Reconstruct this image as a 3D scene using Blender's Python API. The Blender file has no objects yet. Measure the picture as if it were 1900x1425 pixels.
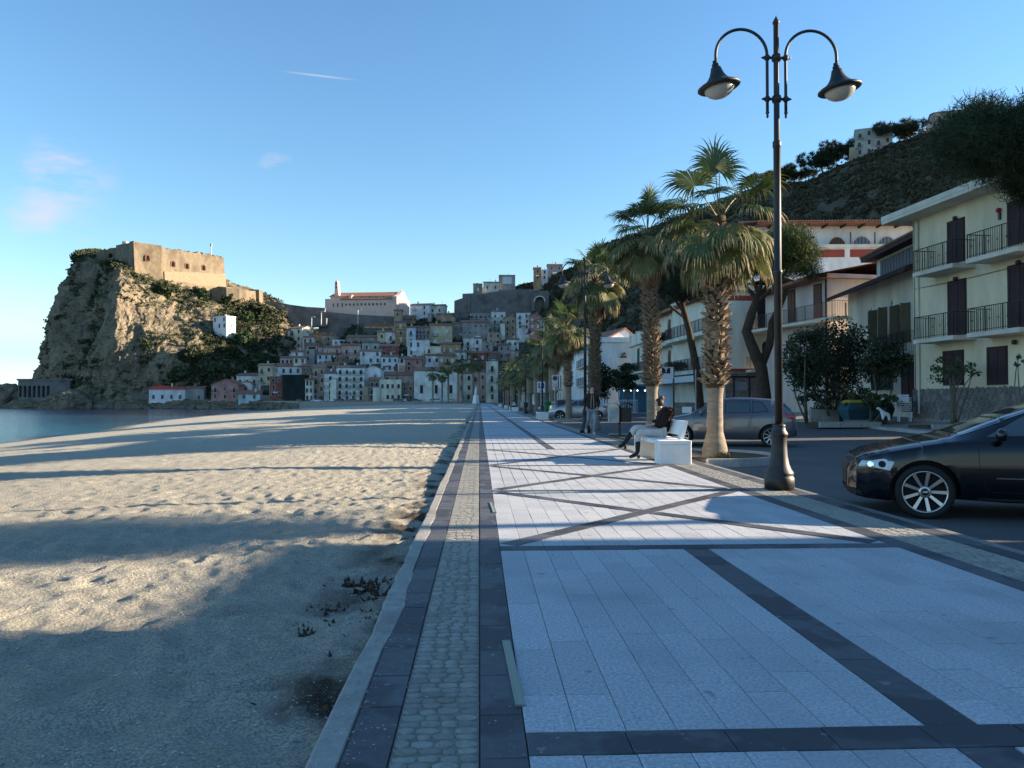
import bpy, math, random
import numpy as np
from mathutils import Vector, Matrix
from mathutils.bvhtree import BVHTree

S = bpy.context.scene
COL = S.collection
R = math.radians
random.seed(7)
rng = np.random.default_rng(11)

# ------------------------------------------------------------------ camera
CAMZ = 1.3
FPX = 1427.0
YAW = R(2.41)
PITCH = R(1.18)
cam = bpy.data.objects.new('camera', bpy.data.cameras.new('camera'))
COL.objects.link(cam)
cam.location = (0, 0, CAMZ)
cam.rotation_euler = (math.pi/2 + PITCH, 0, -YAW)
cam.data.sensor_width = 36
cam.data.lens = FPX/1900*36
cam.data.clip_start = 0.05
cam.data.clip_end = 20000
S.camera = cam

# ------------------------------------------------------------------ sky, sun, exposure
SUN_EL = R(17.5)
SUN_AZ = R(5.0)          # measured from +X towards +Y
w = bpy.data.worlds.new('World')
S.world = w
w.use_nodes = True
nt = w.node_tree
nt.nodes.clear()
out = nt.nodes.new('ShaderNodeOutputWorld')
bg = nt.nodes.new('ShaderNodeBackground')
sky = nt.nodes.new('ShaderNodeTexSky')
sky.sky_type = 'NISHITA'
sky.sun_disc = False
sky.sun_elevation = SUN_EL
sky.sun_rotation = math.pi/2 - SUN_AZ
sky.altitude = 0
sky.air_density = 1.25
sky.dust_density = 0.0
sky.ozone_density = 2.4
bg.inputs['Strength'].default_value = 0.076
tc = nt.nodes.new('ShaderNodeTexCoord')
# a few thin pinkish clouds low in the west: noise patches in the sky itself
def wnode(t, **k):
    n = nt.nodes.new(t)
    for a, b in k.items(): setattr(n, a, b)
    return n
mp = wnode('ShaderNodeMapping'); mp.inputs['Scale'].default_value = (7, 7, 26)
nz = wnode('ShaderNodeTexNoise'); nz.inputs['Scale'].default_value = 1.6; nz.inputs['Detail'].default_value = 6; nz.inputs['Roughness'].default_value = .6
nt.links.new(tc.outputs['Generated'], mp.inputs['Vector'])
nt.links.new(mp.outputs[0], nz.inputs['Vector'])
def cloudspot(d, rad):
    dv = Vector(d).normalized()
    dot = wnode('ShaderNodeVectorMath', operation='DISTANCE')
    nt.links.new(tc.outputs['Generated'], dot.inputs[0]); dot.inputs[1].default_value = dv
    mr = wnode('ShaderNodeMapRange'); mr.inputs['From Min'].default_value = rad; mr.inputs['From Max'].default_value = rad*.2
    mr.inputs['To Min'].default_value = 0; mr.inputs['To Max'].default_value = 1
    nt.links.new(dot.outputs['Value'], mr.inputs['Value'])
    return mr
def skydir(px, py):
    f = Vector((math.sin(YAW), math.cos(YAW), 0)); r = Vector((math.cos(YAW), -math.sin(YAW), 0))
    F = f*math.cos(PITCH) + Vector((0, 0, math.sin(PITCH))); U = -f*math.sin(PITCH) + Vector((0, 0, math.cos(PITCH)))
    return (F*FPX + r*(px-950) + U*(712.5-py)).normalized()
spots = [(skydir(125, 322), .055), (skydir(75, 325), .03), (skydir(95, 408), .05), (skydir(515, 316), .025)]
acc = None
for d, rad in spots:
    m_ = cloudspot(d, rad)
    if acc is None: acc = m_.outputs[0]
    else:
        mx = wnode('ShaderNodeMath', operation='MAXIMUM'); nt.links.new(acc, mx.inputs[0]); nt.links.new(m_.outputs[0], mx.inputs[1]); acc = mx.outputs[0]
rampn = wnode('ShaderNodeMapRange'); rampn.inputs['From Min'].default_value = .42; rampn.inputs['From Max'].default_value = .8
nt.links.new(nz.outputs['Fac'], rampn.inputs['Value'])
mul = wnode('ShaderNodeMath', operation='MULTIPLY'); nt.links.new(acc, mul.inputs[0]); nt.links.new(rampn.outputs[0], mul.inputs[1])
# a thin contrail
ca_, cb2 = skydir(530, 133), skydir(655, 148)
cn = ca_.cross(cb2).normalized()
dp = wnode('ShaderNodeVectorMath', operation='DOT_PRODUCT'); nt.links.new(tc.outputs['Generated'], dp.inputs[0]); dp.inputs[1].default_value = cn
ab = wnode('ShaderNodeMath', operation='ABSOLUTE'); nt.links.new(dp.outputs['Value'], ab.inputs[0])
cm1 = wnode('ShaderNodeMapRange'); cm1.inputs['From Min'].default_value = .0016; cm1.inputs['From Max'].default_value = .0002; nt.links.new(ab.outputs[0], cm1.inputs['Value'])
cm2 = cloudspot((ca_+cb2), .045)
cmu = wnode('ShaderNodeMath', operation='MULTIPLY'); nt.links.new(cm1.outputs[0], cmu.inputs[0]); nt.links.new(cm2.outputs[0], cmu.inputs[1])
cm3 = wnode('ShaderNodeMath', operation='MULTIPLY'); nt.links.new(cmu.outputs[0], cm3.inputs[0]); cm3.inputs[1].default_value = .45
cadd = wnode('ShaderNodeMath', operation='MAXIMUM'); nt.links.new(mul.outputs[0], cadd.inputs[0]); nt.links.new(cm3.outputs[0], cadd.inputs[1])
# low bank of thin grey cloud on the sea horizon
sep = wnode('ShaderNodeSeparateXYZ'); nt.links.new(tc.outputs['Generated'], sep.inputs[0])
bk = wnode('ShaderNodeMapRange', interpolation_type='SMOOTHSTEP'); bk.inputs['From Min'].default_value = .052; bk.inputs['From Max'].default_value = .085
bk.inputs['To Min'].default_value = 1; bk.inputs['To Max'].default_value = 0
nt.links.new(sep.outputs['Z'], bk.inputs['Value'])
bk2 = wnode('ShaderNodeMapRange', interpolation_type='SMOOTHSTEP'); bk2.inputs['From Min'].default_value = .028; bk2.inputs['From Max'].default_value = .05
nt.links.new(sep.outputs['Z'], bk2.inputs['Value'])
bm_ = wnode('ShaderNodeMath', operation='MULTIPLY'); nt.links.new(bk.outputs[0], bm_.inputs[0]); nt.links.new(bk2.outputs[0], bm_.inputs[1])
bm2 = wnode('ShaderNodeMath', operation='MULTIPLY'); nt.links.new(bm_.outputs[0], bm2.inputs[0]); bm2.inputs[1].default_value = .35
mixc = wnode('ShaderNodeMixRGB'); mixc.inputs[2].default_value = (3.6, 3.3, 3.6, 1)
hz1 = wnode('ShaderNodeMapRange', interpolation_type='SMOOTHSTEP'); hz1.inputs['From Min'].default_value = -.02; hz1.inputs['From Max'].default_value = .16; hz1.inputs['To Min'].default_value = .8; hz1.inputs['To Max'].default_value = 0
nt.links.new(sep.outputs['Z'], hz1.inputs['Value'])
mixh = wnode('ShaderNodeMixRGB'); mixh.inputs[2].default_value = (3.4, 4.6, 5.4, 1); nt.links.new(hz1.outputs[0], mixh.inputs[0])
mixg = wnode('ShaderNodeMixRGB'); mixg.inputs[2].default_value = (1.9, 2.6, 3.6, 1)
hs = wnode('ShaderNodeHueSaturation'); hs.inputs['Saturation'].default_value = 1.13
nt.links.new(sky.outputs[0], hs.inputs['Color'])
tint = wnode('ShaderNodeMixRGB', blend_type='MULTIPLY'); tint.inputs[0].default_value = 1; tint.inputs[2].default_value = (.84, .965, 1.07, 1); nt.links.new(hs.outputs[0], tint.inputs[1]); nt.links.new(tint.outputs[0], mixh.inputs[1]); nt.links.new(mixh.outputs[0], mixg.inputs[1]); nt.links.new(bm2.outputs[0], mixg.inputs[0])
nt.links.new(mixg.outputs[0], mixc.inputs[1]); nt.links.new(cadd.outputs[0], mixc.inputs[0])
nt.links.new(mixc.outputs[0], bg.inputs['Color'])
nt.links.new(bg.outputs[0], out.inputs['Surface'])

sl = bpy.data.lights.new('sun', 'SUN')
sl.energy = 5.0
sl.angle = R(0.55)
sl.color = (1.0, 0.83, 0.62)
sun = bpy.data.objects.new('sun', sl)
COL.objects.link(sun)
sdir = Vector((math.cos(SUN_EL)*math.cos(SUN_AZ), math.cos(SUN_EL)*math.sin(SUN_AZ), math.sin(SUN_EL)))
sun.rotation_euler = sdir.to_track_quat('Z', 'Y').to_euler()
sun.location = (60, -20, 60)

S.view_settings.view_transform = 'Standard'
S.view_settings.look = 'None'
S.view_settings.gamma = 1
S.view_settings.use_curve_mapping = False
S.view_settings.exposure = 1.66
S.render.engine = 'CYCLES'
S.cycles.max_bounces = 6
S.cycles.diffuse_bounces = 3
S.cycles.transparent_max_bounces = 8

# ------------------------------------------------------------------ pixel helpers (turn a pixel of the photo into a place)
_f = Vector((math.sin(YAW), math.cos(YAW), 0)); _r = Vector((math.cos(YAW), -math.sin(YAW), 0))
_F = _f*math.cos(PITCH) + Vector((0, 0, math.sin(PITCH))); _U = -_f*math.sin(PITCH) + Vector((0, 0, math.cos(PITCH)))
def ray(px, py): return _F*FPX + _r*(px-950) + _U*(712.5-py)
def PT(px, py, Y):
    d = ray(px, py); return Vector((0, 0, CAMZ)) + d*(Y/d.y)
def GR(px, py, z=0.0):
    d = ray(px, py); return Vector((0, 0, CAMZ)) + d*((z-CAMZ)/d.z)

# ------------------------------------------------------------------ noise
def _hash(ix, iy, iz, seed):
    h = (ix*374761393 + iy*668265263 + iz*2147483647 + seed*144665) & 0xffffffff
    h = ((h ^ (h >> 13))*1274126177) & 0xffffffff
    h = ((h ^ (h >> 16))*2246822519) & 0xffffffff
    return ((h ^ (h >> 15)) & 0xffffff)/float(0xffffff)
def vnoise(x, y, z=None, seed=0):
    x = np.asarray(x, float); y = np.asarray(y, float)
    z = np.zeros_like(x) if z is None else np.asarray(z, float)
    ix, iy, iz = np.floor(x).astype(np.int64), np.floor(y).astype(np.int64), np.floor(z).astype(np.int64)
    fx, fy, fz = x-ix, y-iy, z-iz
    fx, fy, fz = fx*fx*(3-2*fx), fy*fy*(3-2*fy), fz*fz*(3-2*fz)
    o = 0
    for a in (0, 1):
        for b in (0, 1):
            for c in (0, 1):
                o = o + _hash(ix+a, iy+b, iz+c, seed)*(fx if a else 1-fx)*(fy if b else 1-fy)*(fz if c else 1-fz)
    return o*2-1
def fbm(x, y, z=None, oct=4, seed=0, gain=.5, ridged=False):
    o = 0; a = 1; s = 0; f = 1.0
    for i in range(oct):
        n = vnoise(x*f, y*f, None if z is None else z*f, seed+i*17)
        if ridged: n = 1-2*np.abs(n)
        o = o+a*n; s += a; a *= gain; f *= 2.03
    return o/s

# ------------------------------------------------------------------ mesh helpers
def mesh_np(name, V, F, mats=(), mi=None, smooth=False):
    me = bpy.data.meshes.new(name)
    V = np.asarray(V, np.float32); F = np.asarray(F, np.int32)
    n = F.shape[1]
    me.vertices.add(len(V)); me.vertices.foreach_set('co', V.ravel())
    me.loops.add(F.size); me.loops.foreach_set('vertex_index', F.ravel())
    me.polygons.add(len(F))
    me.polygons.foreach_set('loop_start', np.arange(0, F.size, n, dtype=np.int32))
    me.polygons.foreach_set('loop_total', np.full(len(F), n, np.int32))
    for m in mats: me.materials.append(m)
    if mi is not None: me.polygons.foreach_set('material_index', np.asarray(mi, np.int32))
    me.polygons.foreach_set('use_smooth', np.full(len(F), smooth))
    me.update(calc_edges=True)
    return me

class MB:
    """collects simple solids; .mesh(name, mats) makes one mesh"""
    def __init__(s): s.v = []; s.f = []; s.m = []; s.sm = []; s.cur = 0; s.smooth = False
    def mat(s, i): s.cur = i; return s
    def add(s, vs, fs):
        o = len(s.v); s.v += [tuple(v) for v in vs]
        for f in fs:
            s.f.append(tuple(i+o for i in f)); s.m.append(s.cur); s.sm.append(s.smooth)
        return s
    def box(s, x0, x1, y0, y1, z0, z1):
        if x0 > x1: x0, x1 = x1, x0
        if y0 > y1: y0, y1 = y1, y0
        if z0 > z1: z0, z1 = z1, z0
        return s.add([(x0, y0, z0), (x1, y0, z0), (x1, y1, z0), (x0, y1, z0), (x0, y0, z1), (x1, y0, z1), (x1, y1, z1), (x0, y1, z1)],
                     [(0, 3, 2, 1), (4, 5, 6, 7), (0, 1, 5, 4), (1, 2, 6, 5), (2, 3, 7, 6), (3, 0, 4, 7)])
    def cbox(s, x, y, z, sx, sy, sz): return s.box(x-sx/2, x+sx/2, y-sy/2, y+sy/2, z-sz/2, z+sz/2)
    def prism(s, poly, d0, d1, axis='z'):
        """poly: 2D ccw; axis z: poly in xy; axis y: poly in xz"""
        n = len(poly)
        if axis == 'z': a = [(p[0], p[1], d0) for p in poly]; b = [(p[0], p[1], d1) for p in poly]
        elif axis == 'y': a = [(p[0], d1, p[1]) for p in poly]; b = [(p[0], d0, p[1]) for p in poly]
        else: a = [(d0, p[0], p[1]) for p in poly]; b = [(d1, p[0], p[1]) for p in poly]
        fs = [tuple(range(n-1, -1, -1)), tuple(range(n, 2*n))]
        for i in range(n): j = (i+1) % n; fs.append((i, j, j+n, i+n))
        return s.add(a+b, fs)
    def lathe(s, prof, seg=16, cx=0, cy=0, cap=True):
        """prof: list (r,z) from bottom to top"""
        o = []; fs = []
        for r, z in prof:
            for k in range(seg):
                a = 2*math.pi*k/seg; o.append((cx+r*math.cos(a), cy+r*math.sin(a), z))
        for i in range(len(prof)-1):
            for k in range(seg):
                l = (k+1) % seg
                fs.append((i*seg+k, i*seg+l, (i+1)*seg+l, (i+1)*seg+k))
        if cap:
            fs.append(tuple(range(seg-1, -1, -1))); n = (len(prof)-1)*seg; fs.append(tuple(range(n, n+seg)))
        return s.add(o, fs)
    def tube(s, pts, r, seg=8, caps=True):
        pts = [Vector(p) for p in pts]
        rs = r if isinstance(r, (list, tuple)) else [r]*len(pts)
        vs = []; fs = []; N = None
        for i, p in enumerate(pts):
            t = (pts[min(i+1, len(pts)-1)]-pts[max(i-1, 0)]).normalized()
            if N is None:
                N = t.orthogonal().normalized()
            N = (N - t*N.dot(t)).normalized(); B = t.cross(N)
            for k in range(seg):
                a = 2*math.pi*k/seg; vs.append(p+(N*math.cos(a)+B*math.sin(a))*rs[i])
        for i in range(len(pts)-1):
            for k in range(seg):
                l = (k+1) % seg; fs.append((i*seg+k, i*seg+l, (i+1)*seg+l, (i+1)*seg+k))
        if caps:
            fs.append(tuple(range(seg-1, -1, -1))); n = (len(pts)-1)*seg; fs.append(tuple(range(n, n+seg)))
        return s.add(vs, fs)
    def bar(s, a, b, w, h=None):
        a = Vector(a); b = Vector(b); h = h or w
        t = (b-a).normalized(); u = Vector((0, 0, 1)) if abs(t.z) < .95 else Vector((1, 0, 0))
        n = t.cross(u).normalized(); u = n.cross(t)
        vs = []
        for p in (a, b):
            for sx, sy in ((-1, -1), (1, -1), (1, 1), (-1, 1)): vs.append(p+n*sx*w/2+u*sy*h/2)
        return s.add(vs, [(0, 3, 2, 1), (4, 5, 6, 7), (0, 1, 5, 4), (1, 2, 6, 5), (2, 3, 7, 6), (3, 0, 4, 7)])
    def xf(s, M):
        s.v = [tuple(M @ Vector(v)) for v in s.v]; return s
    def mesh(s, name, mats):
        me = bpy.data.meshes.new(name)
        me.from_pydata(s.v, [], s.f)
        for m in (mats if isinstance(mats, (list, tuple)) else [mats]): me.materials.append(m)
        me.polygons.foreach_set('material_index', s.m)
        me.polygons.foreach_set('use_smooth', s.sm)
        me.update(); return me

def setp(o, label=None, cat=None, group=None, kind=None):
    if label: o['label'] = label
    if cat: o['category'] = cat
    if group: o['group'] = group
    if kind: o['kind'] = kind
    return o
def obj(name, me, parent=None, loc=(0, 0, 0), rz=0, scale=None, rot=None, mats=None, **k):
    if isinstance(me, MB): me = me.mesh(name, mats)
    o = bpy.data.objects.new(name, me); COL.objects.link(o)
    o.location = loc
    o.rotation_euler = rot if rot is not None else (0, 0, rz)
    if scale is not None: o.scale = scale if not isinstance(scale, (int, float)) else (scale,)*3
    if parent is not None: o.parent = parent
    return setp(o, **k)
def thing(name, label, cat, loc=(0, 0, 0), rz=0, group=None):
    o = bpy.data.objects.new(name, None); COL.objects.link(o); o.empty_display_size = .2
    o.location = loc; o.rotation_euler = (0, 0, rz)
    return setp(o, label, cat, group)
KIDS = {}
def dup(root, loc=None, rz=None, label=None, scale=None):
    def rec(o, par):
        c = o.copy(); COL.objects.link(c)
        if par is not None: c.parent = par
        for ch in KIDS_OF(o): rec(ch, c)
        return c
    c = rec(root, None)
    if loc is not None: c.location = loc
    if rz is not None: c.rotation_euler = (0, 0, rz)
    if label: c['label'] = label
    if scale: c.scale = (scale,)*3
    return c
def KIDS_OF(o):
    return [x for x in list(COL.objects) if x.parent == o] if o.name not in KCACHE else KCACHE[o.name]
KCACHE = {}
def cache_kids(root):
    """remember a template's children so copying stays fast"""
    allo = list(COL.objects)
    def rec(o):
        KCACHE[o.name] = [x for x in allo if x.parent == o]
        for c in KCACHE[o.name]: rec(c)
    rec(root)

# ------------------------------------------------------------------ materials
MATS = {}
def M(name, c1, c2=None, scale=3.0, rough=.8, bump=0.0, bscale=None, rnd=0.0, metal=0.0, coat=0.0, spec=.3, detail=5, c3=None, c3scale=None, c3fac=.5, stretch=None, trans=0.0, c3w=.16, speck=None):
    if name in MATS: return MATS[name]
    m = bpy.data.materials.new(name); m.use_nodes = True; MATS[name] = m
    t = m.node_tree; b = t.nodes['Principled BSDF']; L = t.links.new
    def N(ty, **k):
        n = t.nodes.new(ty)
        for a, v in k.items(): setattr(n, a, v)
        return n
    b.inputs['Roughness'].default_value = rough
    b.inputs['Metallic'].default_value = metal
    b.inputs['Specular IOR Level'].default_value = spec
    if coat: b.inputs['Coat Weight'].default_value = coat; b.inputs['Coat Roughness'].default_value = .03
    c1 = (*c1, 1)
    geo = N('ShaderNodeNewGeometry')
    vec = geo.outputs['Position']
    if stretch:
        mpn = N('ShaderNodeMapping'); mpn.inputs['Scale'].default_value = stretch
        L(vec, mpn.inputs['Vector']); vec = mpn.outputs[0]
    colout = None
    if c2 is not None:
        nz = N('ShaderNodeTexNoise'); nz.inputs['Scale'].default_value = scale; nz.inputs['Detail'].default_value = detail
        nz.inputs['Roughness'].default_value = .6
        L(vec, nz.inputs['Vector'])
        mr = N('ShaderNodeMapRange'); mr.inputs['From Min'].default_value = .33; mr.inputs['From Max'].default_value = .67
        L(nz.outputs['Fac'], mr.inputs['Value'])
        mx = N('ShaderNodeMixRGB'); mx.inputs[1].default_value = c1; mx.inputs[2].default_value = (*c2, 1)
        L(mr.outputs[0], mx.inputs[0]); colout = mx.outputs[0]
        if c3 is not None:
            n3 = N('ShaderNodeTexNoise'); n3.inputs['Scale'].default_value = c3scale or scale*.2; n3.inputs['Detail'].default_value = 4
            L(vec, n3.inputs['Vector'])
            m3 = N('ShaderNodeMapRange'); m3.inputs['From Min'].default_value = .5; m3.inputs['From Max'].default_value = .5+c3w
            m3.inputs['To Max'].default_value = c3fac
            L(n3.outputs['Fac'], m3.inputs['Value'])
            x3 = N('ShaderNodeMixRGB'); x3.inputs[2].default_value = (*c3, 1); L(colout, x3.inputs[1]); L(m3.outputs[0], x3.inputs[0]); colout = x3.outputs[0]
    if speck:
        vz = N('ShaderNodeTexNoise'); vz.inputs['Scale'].default_value = speck[0]; vz.inputs['Detail'].default_value = 3; L(vec, vz.inputs['Vector'])
        vm = N('ShaderNodeMapRange'); vm.inputs['From Min'].default_value = speck[1]; vm.inputs['From Max'].default_value = speck[1]+.05; vm.inputs['To Max'].default_value = speck[2]; L(vz.outputs['Fac'], vm.inputs['Value'])
        vx = N('ShaderNodeMixRGB'); vx.inputs[2].default_value = (*speck[3], 1); L(vm.outputs[0], vx.inputs[0]); L(colout, vx.inputs[1]); colout = vx.outputs[0]
    if rnd:
        oi = N('ShaderNodeObjectInfo')
        hsv = N('ShaderNodeHueSaturation')
        if colout is not None: L(colout, hsv.inputs['Color'])
        else: hsv.inputs['Color'].default_value = c1
        mr2 = N('ShaderNodeMapRange'); mr2.inputs['To Min'].default_value = 1-rnd; mr2.inputs['To Max'].default_value = 1+rnd
        L(oi.outputs['Random'], mr2.inputs['Value']); L(mr2.outputs[0], hsv.inputs['Value']); colout = hsv.outputs[0]
    if colout is not None: L(colout, b.inputs['Base Color'])
    else: b.inputs['Base Color'].default_value = c1
    if bump:
        nb = N('ShaderNodeTexNoise'); nb.inputs['Scale'].default_value = bscale or scale*3; nb.inputs['Detail'].default_value = 6
        L(vec, nb.inputs['Vector'])
        bp = N('ShaderNodeBump'); bp.inputs['Strength'].default_value = min(1, bump); bp.inputs['Distance'].default_value = bump*.05
        L(nb.outputs['Fac'], bp.inputs['Height']); L(bp.outputs[0], b.inputs['Normal'])
    if trans:
        tr = N('ShaderNodeBsdfTranslucent'); ms = N('ShaderNodeMixShader'); ms.inputs[0].default_value = trans
        if colout is not None: L(colout, tr.inputs['Color'])
        else: tr.inputs['Color'].default_value = c1
        o_ = t.nodes['Material Output']
        L(b.outputs[0], ms.inputs[1]); L(tr.outputs[0], ms.inputs[2]); L(ms.outputs[0], o_.inputs['Surface'])
    return m

m_tile = M('pale_granite_paving', (.55, .56, .565), (.27, .285, .305), scale=62, rough=.75, bump=.10, bscale=200, rnd=.08, detail=10, c3=(.30, .31, .32), c3scale=1.1, c3fac=.6, speck=(5.5, .665, .55, (.15, .14, .13)))
m_basalt = M('dark_basalt_slab', (.098, .098, .106), (.070, .070, .078), scale=14, rough=.6, bump=.04, bscale=90, rnd=.14, c3=(.035, .035, .042), c3scale=1.5, c3fac=.75, c3w=.035, speck=(11, .66, .5, (.26, .26, .26)))
m_cob = M('porphyry_cobble', (.33, .315, .275), (.24, .23, .20), scale=30, rough=.85, bump=.35, bscale=60, rnd=.16, c3=(.20, .185, .16), c3scale=2, c3fac=.5)
m_joint = M('sandy_joint', (.17, .155, .13), (.10, .09, .075), scale=30, rough=.95, bump=.3)
m_conc = M('worn_concrete', (.36, .345, .31), (.26, .25, .225), scale=9, rough=.9, bump=.4, bscale=40, c3=(.17, .16, .14), c3scale=1.5, c3fac=.5)
m_asph = M('asphalt', (.105, .103, .10), (.078, .077, .075), scale=40, rough=.85, bump=.25, bscale=90, c3=(.14, .135, .13), c3scale=.35, c3fac=.6)
m_pave = M('grey_footway', (.28, .27, .255), (.21, .20, .185), scale=8, rough=.9, bump=.2)
m_kerbw = M('kerb_limestone', (.42, .42, .40), (.30, .30, .28), scale=12, rough=.85, bump=.3, rnd=.12)
m_white = M('white_concrete', (.84, .83, .80), (.78, .77, .74), scale=5, rough=.55, bump=.06, bscale=50, c3=(.5, .48, .42), c3scale=1.5, c3fac=.35)
m_iron = M('dark_grey_iron', (.018, .018, .019), (.013, .013, .014), scale=6, rough=.52, bump=.12, bscale=30, spec=.5, c3=(.07, .052, .035), c3scale=3, c3fac=.35)
m_rail = M('black_railing', (.03, .022, .022), rough=.5)
m_soil = M('planter_soil', (.09, .075, .05), (.05, .045, .03), scale=12, rough=1, bump=.6)
m_glassd = M('dark_glass', (.02, .025, .03), rough=.05, spec=.8)
m_opal = M('opal_glass', (.62, .60, .55), rough=.25, spec=.5, trans=.35)
# ================================================================== SETTING: sea, beach, promenade, road, hill, rock
SEAZ = -2.2
# ---- sea
def sea_mat():
    m = bpy.data.materials.new('sea_water'); m.use_nodes = True; t = m.node_tree; b = t.nodes['Principled BSDF']; L = t.links.new
    geo = t.nodes.new('ShaderNodeNewGeometry'); sp = t.nodes.new('ShaderNodeSeparateXYZ'); L(geo.outputs['Position'], sp.inputs[0])
    b.inputs['Roughness'].default_value = .12; b.inputs['IOR'].default_value = 1.33
    nz = t.nodes.new('ShaderNodeTexNoise'); nz.inputs['Scale'].default_value = .018; nz.inputs['Detail'].default_value = 3; L(geo.outputs['Position'], nz.inputs['Vector'])
    mr = t.nodes.new('ShaderNodeMapRange'); mr.inputs['From Min'].default_value = .42; mr.inputs['From Max'].default_value = .6; L(nz.outputs['Fac'], mr.inputs['Value'])
    mx = t.nodes.new('ShaderNodeMixRGB'); mx.inputs[1].default_value = (.006, .085, .13, 1); mx.inputs[2].default_value = (.004, .035, .075, 1); L(mr.outputs[0], mx.inputs[0])
    L(mx.outputs[0], b.inputs['Base Color'])
    mp = t.nodes.new('ShaderNodeMapping'); mp.inputs['Scale'].default_value = (1, .45, 1); mp.inputs['Rotation'].default_value = (0, 0, .5); L(geo.outputs['Position'], mp.inputs[0])
    n2 = t.nodes.new('ShaderNodeTexNoise'); n2.inputs['Scale'].default_value = 1.3; n2.inputs['Detail'].default_value = 7; n2.inputs['Roughness'].default_value = .55; L(mp.outputs[0], n2.inputs['Vector'])
    bp = t.nodes.new('ShaderNodeBump'); bp.inputs['Strength'].default_value = .55; bp.inputs['Distance'].default_value = .9; L(n2.outputs['Fac'], bp.inputs['Height']); L(bp.outputs[0], b.inputs['Normal'])
    return m
mb = MB(); mb.add([(-9000, -3000, 0), (400, -3000, 0), (400, 12000, 0), (-9000, 12000, 0)], [(0, 1, 2, 3)])
obj('sea', mb, loc=(0, 0, SEAZ), mats=sea_mat(), kind='structure')

# ---- beach
_sy = [-400, 0, 40, 60, 104, 160, 230, 283, 420]; _sx = [-30, -30, -33, -37.5, -47, -59, -69, -66, -60]
def beach_z(X, Y):
    xs = np.interp(Y, _sy, _sx); xs = xs + .8*np.sin(Y*.09)+.5*np.sin(Y*.23)
    d = (X-xs)/(-.6-xs)
    z = np.where(d > 0, SEAZ + 2.1*(1-np.clip(1-d, 0, 1)**2.1), SEAZ + d*4.0)
    return z
def sand_mat():
    m = bpy.data.materials.new('beach_sand'); m.use_nodes = True; t = m.node_tree; b = t.nodes['Principled BSDF']; L = t.links.new
    b.inputs['Roughness'].default_value = .95; b.inputs['Specular IOR Level'].default_value = .15
    geo = t.nodes.new('ShaderNodeNewGeometry')
    def nz(s, d, v=None):
        n = t.nodes.new('ShaderNodeTexNoise'); n.inputs['Scale'].default_value = s; n.inputs['Detail'].default_value = d; L(v or geo.outputs['Position'], n.inputs['Vector']); return n
    def rampmix(fac, lo, hi, a, c, tomax=1.0):
        mr = t.nodes.new('ShaderNodeMapRange'); mr.inputs['From Min'].default_value = lo; mr.inputs['From Max'].default_value = hi; mr.inputs['To Max'].default_value = tomax; L(fac, mr.inputs['Value'])
        mx = t.nodes.new('ShaderNodeMixRGB'); L(mr.outputs[0], mx.inputs[0])
        if hasattr(a, 'links'): L(a, mx.inputs[1])
        else: mx.inputs[1].default_value = a
        mx.inputs[2].default_value = c
        return mx.outputs[0]
    c = rampmix(nz(75, 9).outputs['Fac'], .38, .62, (.62, .57, .46, 1), (.31, .285, .23, 1))
    c = rampmix(nz(2.2, 6).outputs['Fac'], .45, .7, c, (.38, .345, .27, 1), .5)
    c = rampmix(nz(.25, 4).outputs['Fac'], .45, .65, c, (.42, .38, .30, 1), .5)
    sp = t.nodes.new('ShaderNodeSeparateXYZ'); L(geo.outputs['Position'], sp.inputs[0])
    # wet band at the waterline
    mr = t.nodes.new('ShaderNodeMapRange'); mr.inputs['From Min'].default_value = SEAZ+.30; mr.inputs['From Max'].default_value = SEAZ+.1; L(sp.outputs['Z'], mr.inputs['Value'])
    mx = t.nodes.new('ShaderNodeMixRGB'); mx.inputs[2].default_value = (.15, .135, .105, 1); L(mr.outputs[0], mx.inputs[0]); L(c, mx.inputs[1]); c = mx.outputs[0]
    # dark seaweed and wrack lying along the kerb
    m1 = t.nodes.new('ShaderNodeMapRange'); m1.inputs['From Min'].default_value = -1.25; m1.inputs['From Max'].default_value = -.75; L(sp.outputs['X'], m1.inputs['Value'])
    n4 = nz(1.5, 5); m4 = t.nodes.new('ShaderNodeMapRange'); m4.inputs['From Min'].default_value = .46; m4.inputs['From Max'].default_value = .6; L(n4.outputs['Fac'], m4.inputs['Value'])
    mu = t.nodes.new('ShaderNodeMath'); mu.operation = 'MULTIPLY'; L(m1.outputs[0], mu.inputs[0]); L(m4.outputs[0], mu.inputs[1])
    mx = t.nodes.new('ShaderNodeMixRGB'); mx.inputs[2].default_value = (.07, .05, .035, 1); L(mu.outputs[0], mx.inputs[0]); L(c, mx.inputs[1]); c = mx.outputs[0]
    L(c, b.inputs['Base Color'])
    n5 = nz(38, 8); bp = t.nodes.new('ShaderNodeBump'); bp.inputs['Strength'].default_value = 1; bp.inputs['Distance'].default_value = .045
    n6 = nz(300, 2); ad = t.nodes.new('ShaderNodeMath'); ad.operation = 'MULTIPLY_ADD'; ad.inputs[1].default_value = .35; L(n6.outputs['Fac'], ad.inputs[0]); L(n5.outputs['Fac'], ad.inputs[2])
    L(ad.outputs[0], bp.inputs['Height']); L(bp.outputs[0], b.inputs['Normal'])
    return m
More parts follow.
